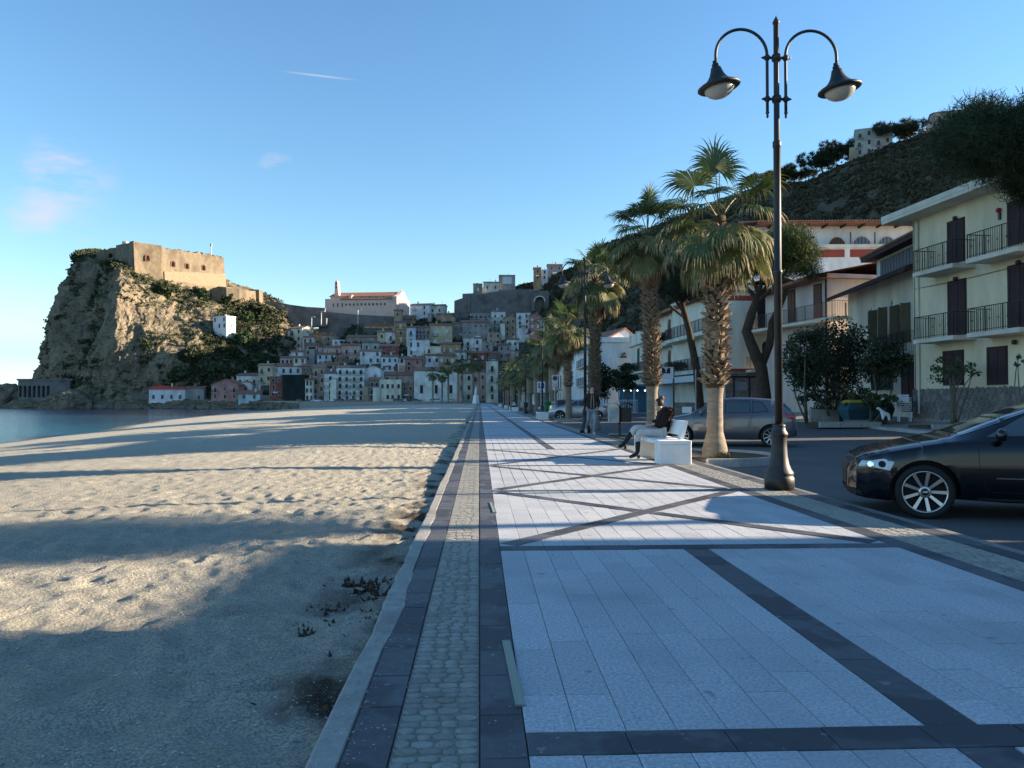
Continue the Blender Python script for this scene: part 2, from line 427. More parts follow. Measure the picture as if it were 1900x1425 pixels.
def dimples(X, Y, cell, depth, seed, dens=.75):
    cx = np.floor(X/cell).astype(np.int64); cy = np.floor(Y/cell).astype(np.int64)
    o = np.zeros_like(X)
    for i in (-1, 0, 1):
        for j in (-1, 0, 1):
            a = cx+i; b = cy+j
            h1 = _hash(a, b, a*0, seed); h2 = _hash(a, b, a*0, seed+1); h3 = _hash(a, b, a*0, seed+2); h4 = _hash(a, b, a*0, seed+3)
            px = (a+h1)*cell; py = (b+h2)*cell; an = h3*6.28
            dx = X-px; dy = Y-py
            u = (dx*np.cos(an)+dy*np.sin(an))/(cell*.52); v = (-dx*np.sin(an)+dy*np.cos(an))/(cell*.30)
            r2 = u*u+v*v
            k = (h4 < dens)*(.5+h4)
            o += k*depth*(-np.exp(-r2*2.2)+.55*np.exp(-(np.sqrt(r2)-1.25)**2*6))
    return o
ny, nx = 900, 520
ys = 1.2*np.exp(np.linspace(0, math.log(283/1.2), ny)); xs = -(.600+1.4*(np.exp(np.linspace(0, math.log(95), nx))-1))
XX, YY = np.meshgrid(xs, ys)
ZZ = beach_z(XX, YY)
dist = np.hypot(XX, YY)
dry = np.clip((ZZ-SEAZ-.35)/.6, 0, 1)
near = 1/(1+(dist/45)**2)
rel = dimples(XX, YY, .33, .026, 5, .8)+dimples(XX, YY, .19, .012, 25, .8)+dimples(XX, YY, .7, .02, 45, .4)+.012*fbm(XX*4, YY*4, oct=4, seed=77, ridged=True)
calm = .75+.25*np.clip((YY-3.5)/4.0, 0, 1)
ZZ = ZZ + dry*(rel*near*calm*.9 + .035*fbm(XX*.7, YY*.7, oct=4, seed=3) + .09*fbm(XX*.12, YY*.12, oct=3, seed=9))
# sand scoured a little along the kerb
ed = np.exp(-((XX+.6)/.35)**2); ZZ = ZZ - ed*(.02+.04*vnoise(XX*2, YY*.9, seed=2)-.05*np.clip(vnoise(XX*0, YY*.35, seed=6), 0, 1))
V = np.stack([XX, YY, ZZ], -1).reshape(-1, 3)
i = np.arange(ny-1)[:, None]*nx+np.arange(nx-1)[None, :]
F = np.stack([i, i+nx, i+nx+1, i+1], -1).reshape(-1, 4)
m_sand = sand_mat()
obj('beach', mesh_np('beach', V, F, [m_sand], smooth=True), kind='structure')
# coarse grit and small pebbles lying on the sand
g = np.random.default_rng(123); n = 16000
py_ = 2.3+7.5*g.random(n)**1.6; px_ = -.63-(.2+py_*1.0)*g.random(n)**1.1; pz_ = None
from_tree = BVHTree.FromPolygons([tuple(v) for v in V[:nx*420]], [tuple(f) for f in F[:(nx-1)*419]])
Pv = []; Pf = []; base_ = np.array([(1, 0, 0), (0, 1, 0), (-1, 0, 0), (0, -1, 0), (0, 0, .7), (0, 0, -.7)]); bf = [(0, 1, 4, 4), (1, 2, 4, 4), (2, 3, 4, 4), (3, 0, 4, 4)]
for k in range(n):
    h_ = from_tree.ray_cast(Vector((px_[k], py_[k], 2)), Vector((0, 0, -1)))[0]
    if h_ is None: continue
    s_ = .0022+.0075*g.random()**5; a_ = g.random()*6.28; c_, d_ = math.cos(a_), math.sin(a_); o_ = len(Pv)*6
    q_ = base_*np.array([s_*1.4, s_, s_*.8]); Pv.append(np.stack([q_[:, 0]*c_-q_[:, 1]*d_+h_.x, q_[:, 0]*d_+q_[:, 1]*c_+h_.y, q_[:, 2]+h_.z+s_*.2], -1)); Pf += [tuple(i_+o_ for i_ in f_) for f_ in bf]
for k in range(2600):
    y_ = 2.4+9*g.random()**1.5; x_ = -.60+abs(g.normal())*.09 if k % 3 else -.6+g.random()*.85
    s_ = .0012+.004*g.random()**3; o_ = len(Pv)*6; Pv.append(base_*np.array([s_*1.4, s_, s_*.8])+np.array([x_, y_, .005])); Pf += [tuple(i_+o_ for i_ in f_) for f_ in bf]
Pf3 = [f_[:3] for f_ in Pf]; obj('beach_pebbles', mesh_np('beach_pebbles', np.concatenate(Pv), np.array(Pf3), [M('beach_pebble', (.62, .60, .55), (.07, .065, .06), scale=60, rough=.8)]), kind='stuff')
# the beach behind the camera
yb = np.array([-120, -60, -30, -10, -2, 1.2]); XB, YB = np.meshgrid(xs[::8], yb); ZB = beach_z(XB, YB)
V = np.stack([XB, YB, ZB], -1).reshape(-1, 3); n_ = XB.shape[1]
i = np.arange(len(yb)-1)[:, None]*n_+np.arange(n_-1)[None, :]
obj('beach', mesh_np('beach_back', V, np.stack([i, i+n_, i+n_+1, i+1], -1).reshape(-1, 4), [m_sand], smooth=True), kind='structure')

# ---- broad ground under everything on land
mb = MB(); mb.box(5.2, 1500, -800, 3000, -6, -.35)
obj('ground', mb, mats=m_soil, kind='structure')

# ---- promenade
YE = 283.0
prom = thing('promenade', None, None); prom['kind'] = 'structure'
mb = MB(); mb.box(-.50, 4.56, -14, YE, -.55, -.014)
obj('paving_bed', mb, prom, mats=m_joint)
mb = MB(); mb.box(-.324, -.002, -14, 26, -.05, -.0055); mb.box(3.892, 4.368, -14, 26, -.05, -.0055); obj('cobble_mortar', mb, prom, mats=M('cobble_mortar', (.26, .24, .20), (.17, .155, .13), scale=25, rough=.95, bump=.4, bscale=60))
# low concrete kerb wall towards the sand, its edge crumbled
ky = np.concatenate([np.arange(-14, 30, .05), np.arange(30, YE, 2.0)])
e = -.612+.014*fbm(ky*.9, ky*0, oct=3, seed=31)+.022*fbm(ky*6, ky*0, oct=4, seed=5, gain=.7)*np.clip(.4+vnoise(ky*.6, ky*0+3, seed=9), 0, 1)
e2 = -.503+.018*np.maximum(0, fbm(ky*1.1, ky*0+5, oct=4, seed=71))*3
zt = .004+.004*fbm(ky*5, ky*0, oct=2, seed=8)
V = []; 
for k in range(len(ky)):
    V += [(e[k]-.01, ky[k], -.7), (e[k], ky[k], zt[k]-.012), (e[k]+.014, ky[k], zt[k]), (e2[k]-.006, ky[k], zt[k]), (e2[k], ky[k], -.02)]
n = len(ky); i = (np.arange(n-1)[:, None]*5+np.arange(4)[None, :]); F = np.stack([i, i+1, i+6, i+5], -1).reshape(-1, 4)
obj('kerb_wall', mesh_np('kerb_wall', V, F, [m_conc]), prom)

def slab_mesh(name, mat, bev=.06):
    """unit slab 1x1, thickness 1 (scaled per object), worn arris"""
    b = .012
    me = MB().add([(-.5, -.5, -1), (.5, -.5, -1), (.5, .5, -1), (-.5, .5, -1), (-.5, -.5, -.12), (.5, -.5, -.12), (.5, .5, -.12), (-.5, .5, -.12),
                   (-.5+b, -.5+b, 0), (.5-b, -.5+b, 0), (.5-b, .5-b, 0), (-.5+b, .5-b, 0)],
                  [(0, 1, 5, 4), (1, 2, 6, 5), (2, 3, 7, 6), (3, 0, 4, 7), (4, 5, 9, 8), (5, 6, 10, 9), (6, 7, 11, 10), (7, 4, 8, 11), (8, 9, 10, 11)]).mesh(name, [mat])
    return me
me_tile = slab_mesh('paving_tile', m_tile); me_bas = slab_mesh('basalt_slab', m_basalt)
def strip_quads(items):
    """items: (x,y,sx,sy,z) -> one mesh of thin slabs"""
    A = np.array(items); n = len(A)
    x, y, sx, sy, z = A.T
    b = .004
    c = []
    for (ux, uy, uz, ins) in [(-1, -1, -.012, 0), (1, -1, -.012, 0), (1, 1, -.012, 0), (-1, 1, -.012, 0), (-1, -1, 0, b), (1, -1, 0, b), (1, 1, 0, b), (-1, 1, 0, b)]:
        c.append(np.stack([x+ux*(sx/2-ins), y+uy*(sy/2-ins), z+uz], -1))
    V = np.stack(c, 1).reshape(-1, 3)
    f = np.array([(0, 1, 5, 4), (1, 2, 6, 5), (2, 3, 7, 6), (3, 0, 4, 7), (4, 5, 6, 7)])
    F = (np.arange(n)[:, None, None]*8+f[None]).reshape(-1, 4)
    return V, F
CROSS = [-5.0, -1.0, 2.93, 6.76, 11.0, 15.2, 20.2, 28.2, 36.2, 44.2]
tiles = []; slabs = []
GAP = .0035
def cols(x0, x1, n):
    w_ = (x1-x0)/n
    return [(x0+w_*(k+.5), w_) for k in range(n)]
bounds = list(zip(CROSS[:-1], CROSS[1:]))
HW = .098
for bi, (a, b) in enumerate(bounds):
    xbay = 3 <= bi <= 5
    cl = cols(.18, 3.69, 18) if xbay else cols(.18, 1.78, 8)+cols(2.0, 3.69, 9)
    for ci, (cx, cw) in enumerate(cl):
        y = a+HW; e_ = b-HW
        base = random.choice([.25, .38, .5, .62]) if not xbay else random.choice([.2, .4])
        y0 = y
        while y0 < e_-.01:
            ln = base if y0 == y else (random.choice([.62, .75, .75, .9]) if not xbay else .4)
            y1 = min(e_, y0+ln)
            if e_-y1 < .12: y1 = e_
            tiles.append((cx, (y0+y1)/2, cw-GAP, y1-y0-GAP, random.uniform(-.0015, .001)))
            y0 = y1
for y in CROSS:
    xs_ = np.arange(.18, 3.69, .39)
    for x in xs_:
        x1 = min(x+.39, 3.69); slabs.append(((x+x1)/2, y, x1-x-GAP, HW*2-GAP, .0015+random.uniform(-.001, .001)))
def run_strip(x0, x1, ya, yb, ln, dst=None, skip=()):
    y = ya
    while y < yb:
        l2 = ln*random.uniform(.85, 1.15); y1 = min(yb, y+l2)
        (dst if dst is not None else slabs).append(((x0+x1)/2, (y+y1)/2, x1-x0-GAP, y1-y-GAP, random.uniform(-.0015, .0012)))
        y = y1
run_strip(-.500, -.328, -6, 60, .40); run_strip(.003, .178, -6, 60, .42)
run_strip(3.692, 3.888, -2, 60, .45); run_strip(4.372, 4.56, -2, 60, .45)
for bi, (a, b) in enumerate(bounds):
    if not (3 <= bi <= 5): run_strip(1.782, 1.998, a+HW, b-HW, .7)
def place_parts(name, me, items, limit, thick, stuffname, mat):
    it = sorted([t_ for t_ in items if t_[1] > 1.9], key=lambda t_: -(t_[2]*t_[3])/(t_[1]**2+t_[0]**2)**1.0)
    # only pieces in the frame count as large in view
    vis = [t_ for t_ in it if abs((t_[0]*math.cos(YAW)-t_[1]*math.sin(YAW))/max(.1, t_[1])) < .75 and t_[1] > 2.5]
    top = vis[:limit]; s = set(top)
    for (x, y, sx, sy, z) in top:
        obj(name, me, prom, (x, y, z), scale=(sx, sy, thick))
    rest = [t_ for t_ in items if t_ not in s]
    V, F = strip_quads(rest)
    obj(stuffname, mesh_np(stuffname, V, F, [mat]), prom, kind='stuff')
place_parts('paving_tile', me_tile, tiles, 296, .013, 'paving_tiles', m_tile)
place_parts('basalt_slab', me_bas, slabs, 240, .013, 'basalt_slabs', m_basalt)
# diagonal basalt bands of the three crossed bays, laid 4 mm proud
def diag(p, q, wd=.19):
    p = Vector((*p, 0)); q = Vector((*q, 0)); t = (q-p).normalized(); n_ = Vector((-t.y, t.x, 0)); Ln = (q-p).length
    k = max(1, round(Ln/.62)); 
    for j in range(k):
        c = p+t*Ln*(j+.5)/k
        obj('diagonal_slab', me_bas, prom, (c.x, c.y, .0045+j % 2*.0006), rz=math.atan2(t.y, t.x), scale=(Ln/k-GAP, wd, .012))
for a, b in ((6.76, 11.0), (11.0, 15.2), (15.2, 20.2)):
    diag((.26, a+.16), (3.6, b-.16)); 
    # second diagonal lies in two halves that butt against the first
    mid = Vector((1.93, (a+b)/2)); t = Vector((3.34, -(b-a-.32))).normalized()
    diag((.26, b-.16), tuple(mid-t*.1)); diag(tuple(mid+t*.1), (3.6, a+.16))
# cobble bands
def cobbles(x0, x1, ya, yb, rowh, n):
    o = []
    y = ya
    while y < yb:
        rh = rowh*random.uniform(.85, 1.15); x = x0
        ws = [random.uniform(.7, 1.35) for _ in range(n)]; s = sum(ws)
        for w_ in ws:
            cw = (x1-x0)*w_/s
            o.append((x+cw/2, y+rh/2+random.uniform(-.004, .004), cw-.004-random.random()*.005, rh-.004-random.random()*.005, random.uniform(-.004, .002)))
            x += cw
        y += rh
    return o
cobL = cobbles(-.322, -.004, 2.3, 26, .062, 4); cobR = cobbles(3.894, 4.366, 3.4, 26, .075, 6)
def cob_mesh(seed):
    r_ = random.Random(seed); rings = []
    n = 8
    V = []
    for (s, z) in ((.5, -1), (.5, -.25), (.47, -.04), (.40, .03)):
        for k in range(n):
            a = 2*math.pi*(k+.5)/n; q = (abs(math.cos(a))**4+abs(math.sin(a))**4)**-.25
            V.append((s*q*math.cos(a)*(1+r_.uniform(-.06, .06)), s*q*math.sin(a)*(1+r_.uniform(-.06, .06)), z+(r_.uniform(-.06, .06) if z > -.5 else 0)))
    F = []
    for i_ in range(3):
        for k in range(n): F.append((i_*n+k, i_*n+(k+1) % n, (i_+1)*n+(k+1) % n, (i_+1)*n+k))
    F.append(tuple(range(3*n, 4*n)))
    me = bpy.data.meshes.new('cobblestone'); me.from_pydata(V, [], F); me.materials.append(m_cob); me.polygons.foreach_set('use_smooth', [True]*len(F)); return me
cms = [cob_mesh(s) for s in range(6)]
allc = sorted([c for c in cobL+cobR if c[1] > 2.55 and (c[0] < 3 or c[1] > 5.2)], key=lambda c: (c[0]**2+c[1]**2)/(c[2]*c[3]))
topc = allc[:298]; sc_ = set(topc)
for (x, y, sx, sy, z) in topc:
    obj('cobblestone', random.choice(cms), prom, (x, y, z), scale=(sx, sy, .03))
rest = [c for c in cobL+cobR if c not in sc_]
V, F = strip_quads(rest); obj('cobblestones', mesh_np('cobblestones', V, F, [m_cob]), prom, kind='stuff')
mb = MB(); mb.box(-.322, -.004, 26, YE, -.05, -.002); mb.box(3.894, 4.366, 26, YE, -.05, -.002)
obj('far_cobble_band', mb, prom, mats=m_cob)
mb = MB(); mb.box(.182, 1.778, 44.3, YE, -.05, -.001); mb.box(2.002, 3.688, 44.3, YE, -.05, -.001)
obj('far_tile_field', mb, prom, mats=m_tile)
mb = MB()
for x0, x1 in ((-.5, -.326), (.0, .18), (3.69, 3.89), (4.37, 4.56), (1.78, 2.0)): mb.box(x0, x1, 60 if x0 != 1.78 else 44.3, YE, -.05, -.0005)
for y in np.arange(52, 280, 8): mb.box(.182, 3.688, y-.1, y+.1, -.04, .0008)
obj('far_basalt_band', mb, prom, mats=m_basalt)
# kerb stones towards the road
me_k = slab_mesh('kerb_stone', m_kerbw)
m_kgrey = M('kerb_grey', (.22, .215, .205), (.16, .155, .15), scale=14, rough=.9, bump=.3, rnd=.1)
me_kg = slab_mesh('kerb_stone_grey', m_kgrey)
y = 2.0; k = 0
while y < 70:
    obj('kerb_stone', me_kg, prom, (4.615, y+.5, .002), scale=(.10, .99, .2)); y += 1.0
mb = MB(); mb.box(4.565, 4.665, 70, YE, -.2, .002); mb.box(4.565, 4.665, -14, 2.0, -.2, .002)
obj('far_kerb', mb, prom, mats=m_kgrey)
# steel light channel let into the basalt band (closed floor light strip)
mb = MB(); mb.box(-.014, .014, -.46, .46, -.004, .010); mb.mat(1); mb.box(-.019, .019, -.47, .47, -.006, .006)
M('light_cover', (.27, .29, .21), rough=.5); M('steel_trim', (.25, .25, .25), rough=.4, metal=.6)
p0 = Vector((.131, 3.72, 0))
def floor_light(x, y, lab):
    t_ = thing('floor_light', lab, 'floor light', (x, y, .004), rz=R(2.0), group='recessed light strips in the promenade')
    m1 = MB().box(-.015, .015, -.43, .43, -.004, .004); obj('cover', m1, t_, mats=MATS['light_cover'])
    m2 = MB().box(-.021, -.015, -.44, .44, -.004, .006).box(.015, .021, -.44, .44, -.004, .006).box(-.015, .015, -.44, -.43, -.004, .006).box(-.015, .015, .43, .44, -.004, .006)
    obj('frame', m2, t_, mats=MATS['steel_trim'])
floor_light(.158, 3.72, 'pale green cover strip of a floor light beside the dark stone band, nearest the viewer')
floor_light(.160, 9.3, 'thin white floor light strip further along the dark stone band, near the first crossed bay')

# ---- road
ry = [-40, 0, 20, 45, 70, 120, 200, 283]; 
def kerb2x(y): return float(np.interp(y, [-40, 0, 27, 34, 45, 60, 100, 200, 283], [16.2, 16.2, 16.5, 17.6, 19.0, 16.5, 13.5, 12.5, 12.5]))
V = []; F = []
yy = list(np.arange(-40, 284, 3.0))
for y in yy:
    kx = kerb2x(y)
    for t_ in range(5):
        x = 4.66+(kx-4.66)*t_/4; V.append((x, y, -.09+.09*t_/4))
for a in range(len(yy)-1):
    for b in range(4): F.append((a*5+b, a*5+b+1, a*5+b+6, a*5+b+5))
obj('road', mesh_np('road', V, F, [m_asph]), kind='structure')
# ---- far footway and yards rising gently to the houses
V = []; F = []
for y in yy:
    kx = kerb2x(y)
    for (dx, z) in ((.16, .125), (1.5, .15), (3.6, .42), (8, .6), (30, .9)): V.append((kx+dx, y, z))
for a in range(len(yy)-1):
    for b in range(4): F.append((a*5+b, a*5+b+1, a*5+b+6, a*5+b+5))
obj('footway', mesh_np('footway', V, F, [m_pave]), kind='structure')
fk = thing('footway_kerb', None, None); fk['kind'] = 'structure'
y = 20.0
while y < 75:
    x0, x1 = kerb2x(y), kerb2x(y+1); L_ = math.hypot(x1-x0, 1)
    obj('kerb_stone', me_k, fk, ((x0+x1)/2+.08, y+.5, .135+random.uniform(-.01, .01)), rz=math.atan2(-(x1-x0), 1), scale=(.17, L_*.97, .25)); y += 1.0

# ================================================================== HILL
m_hill = M('scrubby_hillside', (.075, .070, .046), (.115, .10, .07), scale=.16, rough=1, bump=1, bscale=1.2, c3=(.035, .045, .022), c3scale=.09, c3fac=.85)
ridge_px = [(1000, 520, 470), (1060, 500, 450), (1130, 455, 430), (1200, 430, 395), (1300, 392, 360), (1400, 360, 330), (1500, 338, 310), (1600, 298, 292), (1680, 276, 278), (1750, 258, 262), (1830, 235, 250), (1900, 215, 240)]
RW = [PT(900, 545, 475)]+[PT(*p) for p in ridge_px]+[Vector((215, 232, 90)), Vector((300, 255, 85)), Vector((420, 300, 80))]
FT = [(4, 395, 30), (22, 380, 24), (24, 350, 14), (28, 300, 6), (30, 262, 4), (32, 225, 4), (34, 190, 4), (38, 155, 3), (38, 128, 3), (36, 105, 2), (38, 88, 2), (44, 72, 2), (55, 60, 2), (90, 50, 2), (160, 60, 2), (300, 80, 2)]
FT = [Vector(p) for p in FT]
def interp_line(P, n):
    P = [Vector(p) for p in P]; o = []
    for k in range(n):
        t_ = k/(n-1)*(len(P)-1); i_ = min(int(t_), len(P)-2); o.append(P[i_].lerp(P[i_+1], t_-i_))
    return np.array([list(p) for p in o])
NU, NV = 300, 110
Rg = interp_line(RW, NU); Fg = interp_line(FT, NU)
tt = np.linspace(0, 1, NV)[None, :, None]
P = Fg[:, None]*(1-tt)+Rg[:, None]*tt
# profile: gentle foot, steep face below the crest
prof = np.interp(np.linspace(0, 1, NV), [0, .15, .35, .7, .93, 1], [0, .05, .2, .62, .965, 1.0])
P[..., 2] = Fg[:, None, 2]+(Rg[:, None, 2]-Fg[:, None, 2])*prof[None]
amp = (np.sin(np.linspace(0, 1, NV)*math.pi)**.6)[None]
P[..., 2] += amp*(7.0*fbm(P[..., 0]*.03, P[..., 1]*.03, oct=5, seed=21, ridged=True)+2.6*fbm(P[..., 0]*.2, P[..., 1]*.2, oct=4, seed=27))
# plateau behind the crest
back = []
for (d, dz) in ((6, .2), (25, 0), (90, -4), (260, -40)):
    q = Rg.copy(); q[:, 0] += d*.85; q[:, 1] += d*.5; q[:, 2] += dz; back.append(q[:, None])
P = np.concatenate([P]+back, 1); NV2 = P.shape[1]
HILL = P
i = np.arange(NU-1)[:, None]*NV2+np.arange(NV2-1)[None, :]
F = np.stack([i, i+NV2, i+NV2+1, i+1], -1).reshape(-1, 4)
obj('hill', mesh_np('hill', P.reshape(-1, 3), F, [m_hill], smooth=True), kind='structure')

# leaf clumps as raw arrays -------------------------------------------------
def leaves(centers, radii, per, size, seed=0, squash=.75, elong=1.6):
    """many small two-triangle leaf faces around clump centres; returns V,F"""
    g = np.random.default_rng(seed)
    C = np.repeat(np.asarray(centers, float), per, 0); Rr = np.repeat(np.asarray(radii, float), per)
    n = len(C)
    d = g.normal(size=(n, 3)); d /= np.linalg.norm(d, axis=1)[:, None]
    rad = Rr*g.random(n)**.42
    p = C+d*rad[:, None]*np.array([1, 1, squash])
    a = g.normal(size=(n, 3))+d*.9+np.array([0, 0, .3]); a /= np.linalg.norm(a, axis=1)[:, None]
    b = np.cross(a, g.normal(size=(n, 3))); b /= np.linalg.norm(b, axis=1)[:, None]
    s = size*(.6+.8*g.random(n))[:, None]
    a = a*s*elong; b = b*s*.5
    V = np.stack([p-a*.5, p+b, p+a*.5, p-b], 1).reshape(-1, 3)
    F = np.arange(n*4).reshape(-1, 4)
    return V, F
m_scrub = M('dark_scrub_leaves', (.030, .042, .018), (.055, .062, .028), scale=.35, rough=.9, rnd=0)
m_scrub2 = M('olive_scrub_leaves', (.10, .105, .045), (.065, .075, .03), scale=.3, rough=.9)
# scrub over the hillside
g = np.random.default_rng(5)
u = g.integers(12, NU-60, 26000); v_ = (g.random(26000)**.8*(NV-4)).astype(int)+2
pts = P[u, v_]; dens = fbm(pts[:, 0]*.05, pts[:, 1]*.05, oct=3, seed=44)
pts = pts[dens > -.3]; pts = pts+g.normal(size=pts.shape)*np.array([.8, .8, .1])
V, F = leaves(pts, g.random(len(pts))*1.3+.5, 16, .55, 6, .6)
obj('hillside_scrub', mesh_np('hillside_scrub', V, F, [M('hillside_scrub_leaves', (.050, .050, .026), (.085, .072, .042), scale=.12, rough=.95)]), kind='stuff')

# ================================================================== CASTLE ROCK
def rock_mat():
    m = bpy.data.materials.new('limestone_cliff'); m.use_nodes = True; t = m.node_tree; b = t.nodes['Principled BSDF']; L = t.links.new
    b.inputs['Roughness'].default_value = .95; b.inputs['Specular IOR Level'].default_value = .15
    geo = t.nodes.new('ShaderNodeNewGeometry')
    def nz(s, d, st=None):
        n = t.nodes.new('ShaderNodeTexNoise'); n.inputs['Scale'].default_value = s; n.inputs['Detail'].default_value = d; n.inputs['Roughness'].default_value = .65
        if st:
            mp = t.nodes.new('ShaderNodeMapping'); mp.inputs['Scale'].default_value = st; L(geo.outputs['Position'], mp.inputs[0]); L(mp.outputs[0], n.inputs['Vector'])
        else: L(geo.outputs['Position'], n.inputs['Vector'])
        return n.outputs['Fac']
    def rm(fac, lo, hi, a, c, tm=1.0):
        mr = t.nodes.new('ShaderNodeMapRange'); mr.inputs['From Min'].default_value = lo; mr.inputs['From Max'].default_value = hi; mr.inputs['To Max'].default_value = tm; L(fac, mr.inputs['Value'])
        mx = t.nodes.new('ShaderNodeMixRGB'); L(mr.outputs[0], mx.inputs[0])
        if hasattr(a, 'links'): L(a, mx.inputs[1])
        else: mx.inputs[1].default_value = a
        mx.inputs[2].default_value = c; return mx.outputs[0]
    c = rm(nz(.12, 8), .38, .62, (.30, .24, .165, 1), (.15, .122, .095, 1))
    c = rm(nz(.35, 8, (1, 1, .3)), .5, .68, c, (.33, .255, .165, 1), .7)
    c = rm(nz(.5, 8), .56, .7, c, (.055, .05, .04, 1), .85)
    sp = t.nodes.new('ShaderNodeSeparateXYZ'); L(geo.outputs['Normal'], sp.inputs[0])
    mr = t.nodes.new('ShaderNodeMapRange'); mr.inputs['From Min'].default_value = .35; mr.inputs['From Max'].default_value = .7; L(sp.outputs['Z'], mr.inputs['Value'])
    nn = nz(.2, 5); mr2 = t.nodes.new('ShaderNodeMapRange'); mr2.inputs['From Min'].default_value = .35; mr2.inputs['From Max'].default_value = .55; L(nn, mr2.inputs['Value'])
    mu = t.nodes.new('ShaderNodeMath'); mu.operation = 'MULTIPLY'; L(mr.outputs[0], mu.inputs[0]); L(mr2.outputs[0], mu.inputs[1])
    mx = t.nodes.new('ShaderNodeMixRGB'); mx.inputs[2].default_value = (.10, .092, .055, 1); L(mu.outputs[0], mx.inputs[0]); L(c, mx.inputs[1]); c = mx.outputs[0]
    L(c, b.inputs['Base Color'])
    bp = t.nodes.new('ShaderNodeBump'); bp.inputs['Strength'].default_value = 1; bp.inputs['Distance'].default_value = 1.2; L(nz(.7, 9), bp.inputs['Height']); L(bp.outputs[0], b.inputs['Normal'])
    return m
m_rock = rock_mat()
# rings of the rock at rising heights: (z, list of plan corners A(left) A2 B(front) C(right) D(back right) E(back left))
RING = [
 (-6,  [(-214, 366), (-196, 338), (-148, 312), (-92, 306), (-66, 330), (-70, 460), (-205, 450)]),
 (2,   [(-209, 368), (-192, 341), (-148, 316), (-96, 312), (-74, 336), (-74, 460), (-203, 450)]),
 (10,  [(-213, 370), (-190, 343), (-149, 321), (-108, 318), (-82, 342), (-80, 455), (-202, 448)]),
 (22,  [(-209, 371), (-188, 345), (-150, 324), (-120, 328), (-88, 350), (-86, 450), (-200, 446)]),
 (34,  [(-208, 372), (-187, 347), (-151, 327), (-124, 342), (-96, 364), (-90, 445), (-198, 445)]),
 (44,  [(-205, 373), (-185, 350), (-152, 330), (-128, 354), (-102, 376), (-94, 440), (-195, 442)]),
 (52,  [(-203, 374), (-182, 352), (-154, 335), (-136, 362), (-117, 386), (-106, 438), (-190, 440)]),
 (58,  [(-200, 376), (-178, 353), (-156, 342), (-143, 368), (-127, 391), (-116, 434), (-187, 436)]),
 (64,  [(-197, 377), (-177, 355), (-163, 350), (-150, 374), (-135, 398), (-128, 430), (-182, 432)]),
 (66.5, [(-196, 379), (-190, 362), (-182, 360), (-179, 372), (-178, 388), (-180, 404), (-192, 402)]),
 (71,  [(-193, 380), (-189, 366), (-184, 366), (-182, 374), (-181, 386), (-183, 396), (-191, 394)]),
 (73,  [(-191, 380), (-188, 372), (-185, 372), (-184, 376), (-183, 384), (-185, 390), (-189, 388)])]
RING = [(z_, [(x_+(2 if z_ < 40 and k_ in (0, 1, 6) else (3 if z_ > 66 else 0)), y_) for k_, (x_, y_) in enumerate(p_)]) for z_, p_ in RING]
NS = 420; NZ = 170
def ring_at(z):
    zs_ = [r_[0] for r_ in RING]
    k = max(0, min(len(zs_)-2, int(np.searchsorted(zs_, z)-1))); f = (z-zs_[k])/(zs_[k+1]-zs_[k]); f = min(1, max(0, f))
    A = np.array(RING[k][1], float); B = np.array(RING[k+1][1], float); return A*(1-f)+B*f
seglen = [.22, .22, .22, .12, .08, .07, .07]
zz = np.linspace(-6, 73, NZ); V = np.zeros((NZ, NS, 3))
for k, z in enumerate(zz):
    q = ring_at(z); pos = 0; pts = []
    for s_ in range(7):
        n_ = int(round(seglen[s_]*NS)); 
        a, b = q[s_], q[(s_+1) % 7]
        # slightly bulging edges
        for t_ in range(n_): pts.append(a+(b-a)*t_/n_)
    pts = np.array(pts)[:NS]
    if len(pts) < NS: pts = np.concatenate([pts, np.repeat(pts[-1:], NS-len(pts), 0)])
    # smooth corners a little
    for _ in range(6): pts = (np.roll(pts, 1, 0)+pts*2+np.roll(pts, -1, 0))/4
    V[k, :, :2] = pts; V[k, :, 2] = z
x, y, z = V[..., 0], V[..., 1], V[..., 2]
ctr = np.array([-150, 390]); nd = V[..., :2]-ctr; nd /= np.linalg.norm(nd, axis=2)[..., None]+1e-6
rel = -3.5+5.5*fbm(x*.035, y*.035, z*.02, oct=5, seed=12, ridged=True)+3.8*fbm(x*.11, y*.11, z*.08, oct=5, seed=15, ridged=True)+1.0*fbm(x*.35, y*.35, z*.3, oct=3, seed=19)
fade = np.clip((73-z)/10, .15, 1)
V[..., :2] += nd*(rel*fade)[..., None]
V[..., 2] += 2.2*fbm(x*.06, y*.06, z*.06, oct=4, seed=33)*np.clip((73-z)/6, 0, 1)
ROCK = V
i = np.arange(NZ-1)[:, None]*NS+np.arange(NS)[None, :]; j = np.arange(NZ-1)[:, None]*NS+(np.arange(NS)[None, :]+1) % NS
F = np.stack([i, j, j+NS, i+NS], -1).reshape(-1, 4)
V3 = V.reshape(-1, 3); c_i = len(V3); V3 = np.concatenate([V3, [[-170, 392, 73.5]]])
capf = np.array([[(NZ-1)*NS+k, (NZ-1)*NS+(k+1) % NS, c_i, c_i] for k in range(NS)])
me = mesh_np('castle_rock', V3, F, [m_rock], smooth=False)
obj('castle_rock', me, kind='structure')
mbc = MB(); mbc.add([tuple(V[-1, k]) for k in range(NS)], [tuple(range(NS))]); obj('castle_rock', mbc, mats=m_rock, kind='structure')
ROCKBVH = BVHTree.FromPolygons([tuple(v) for v in V.reshape(-1, 3)], [tuple(f) for f in F])
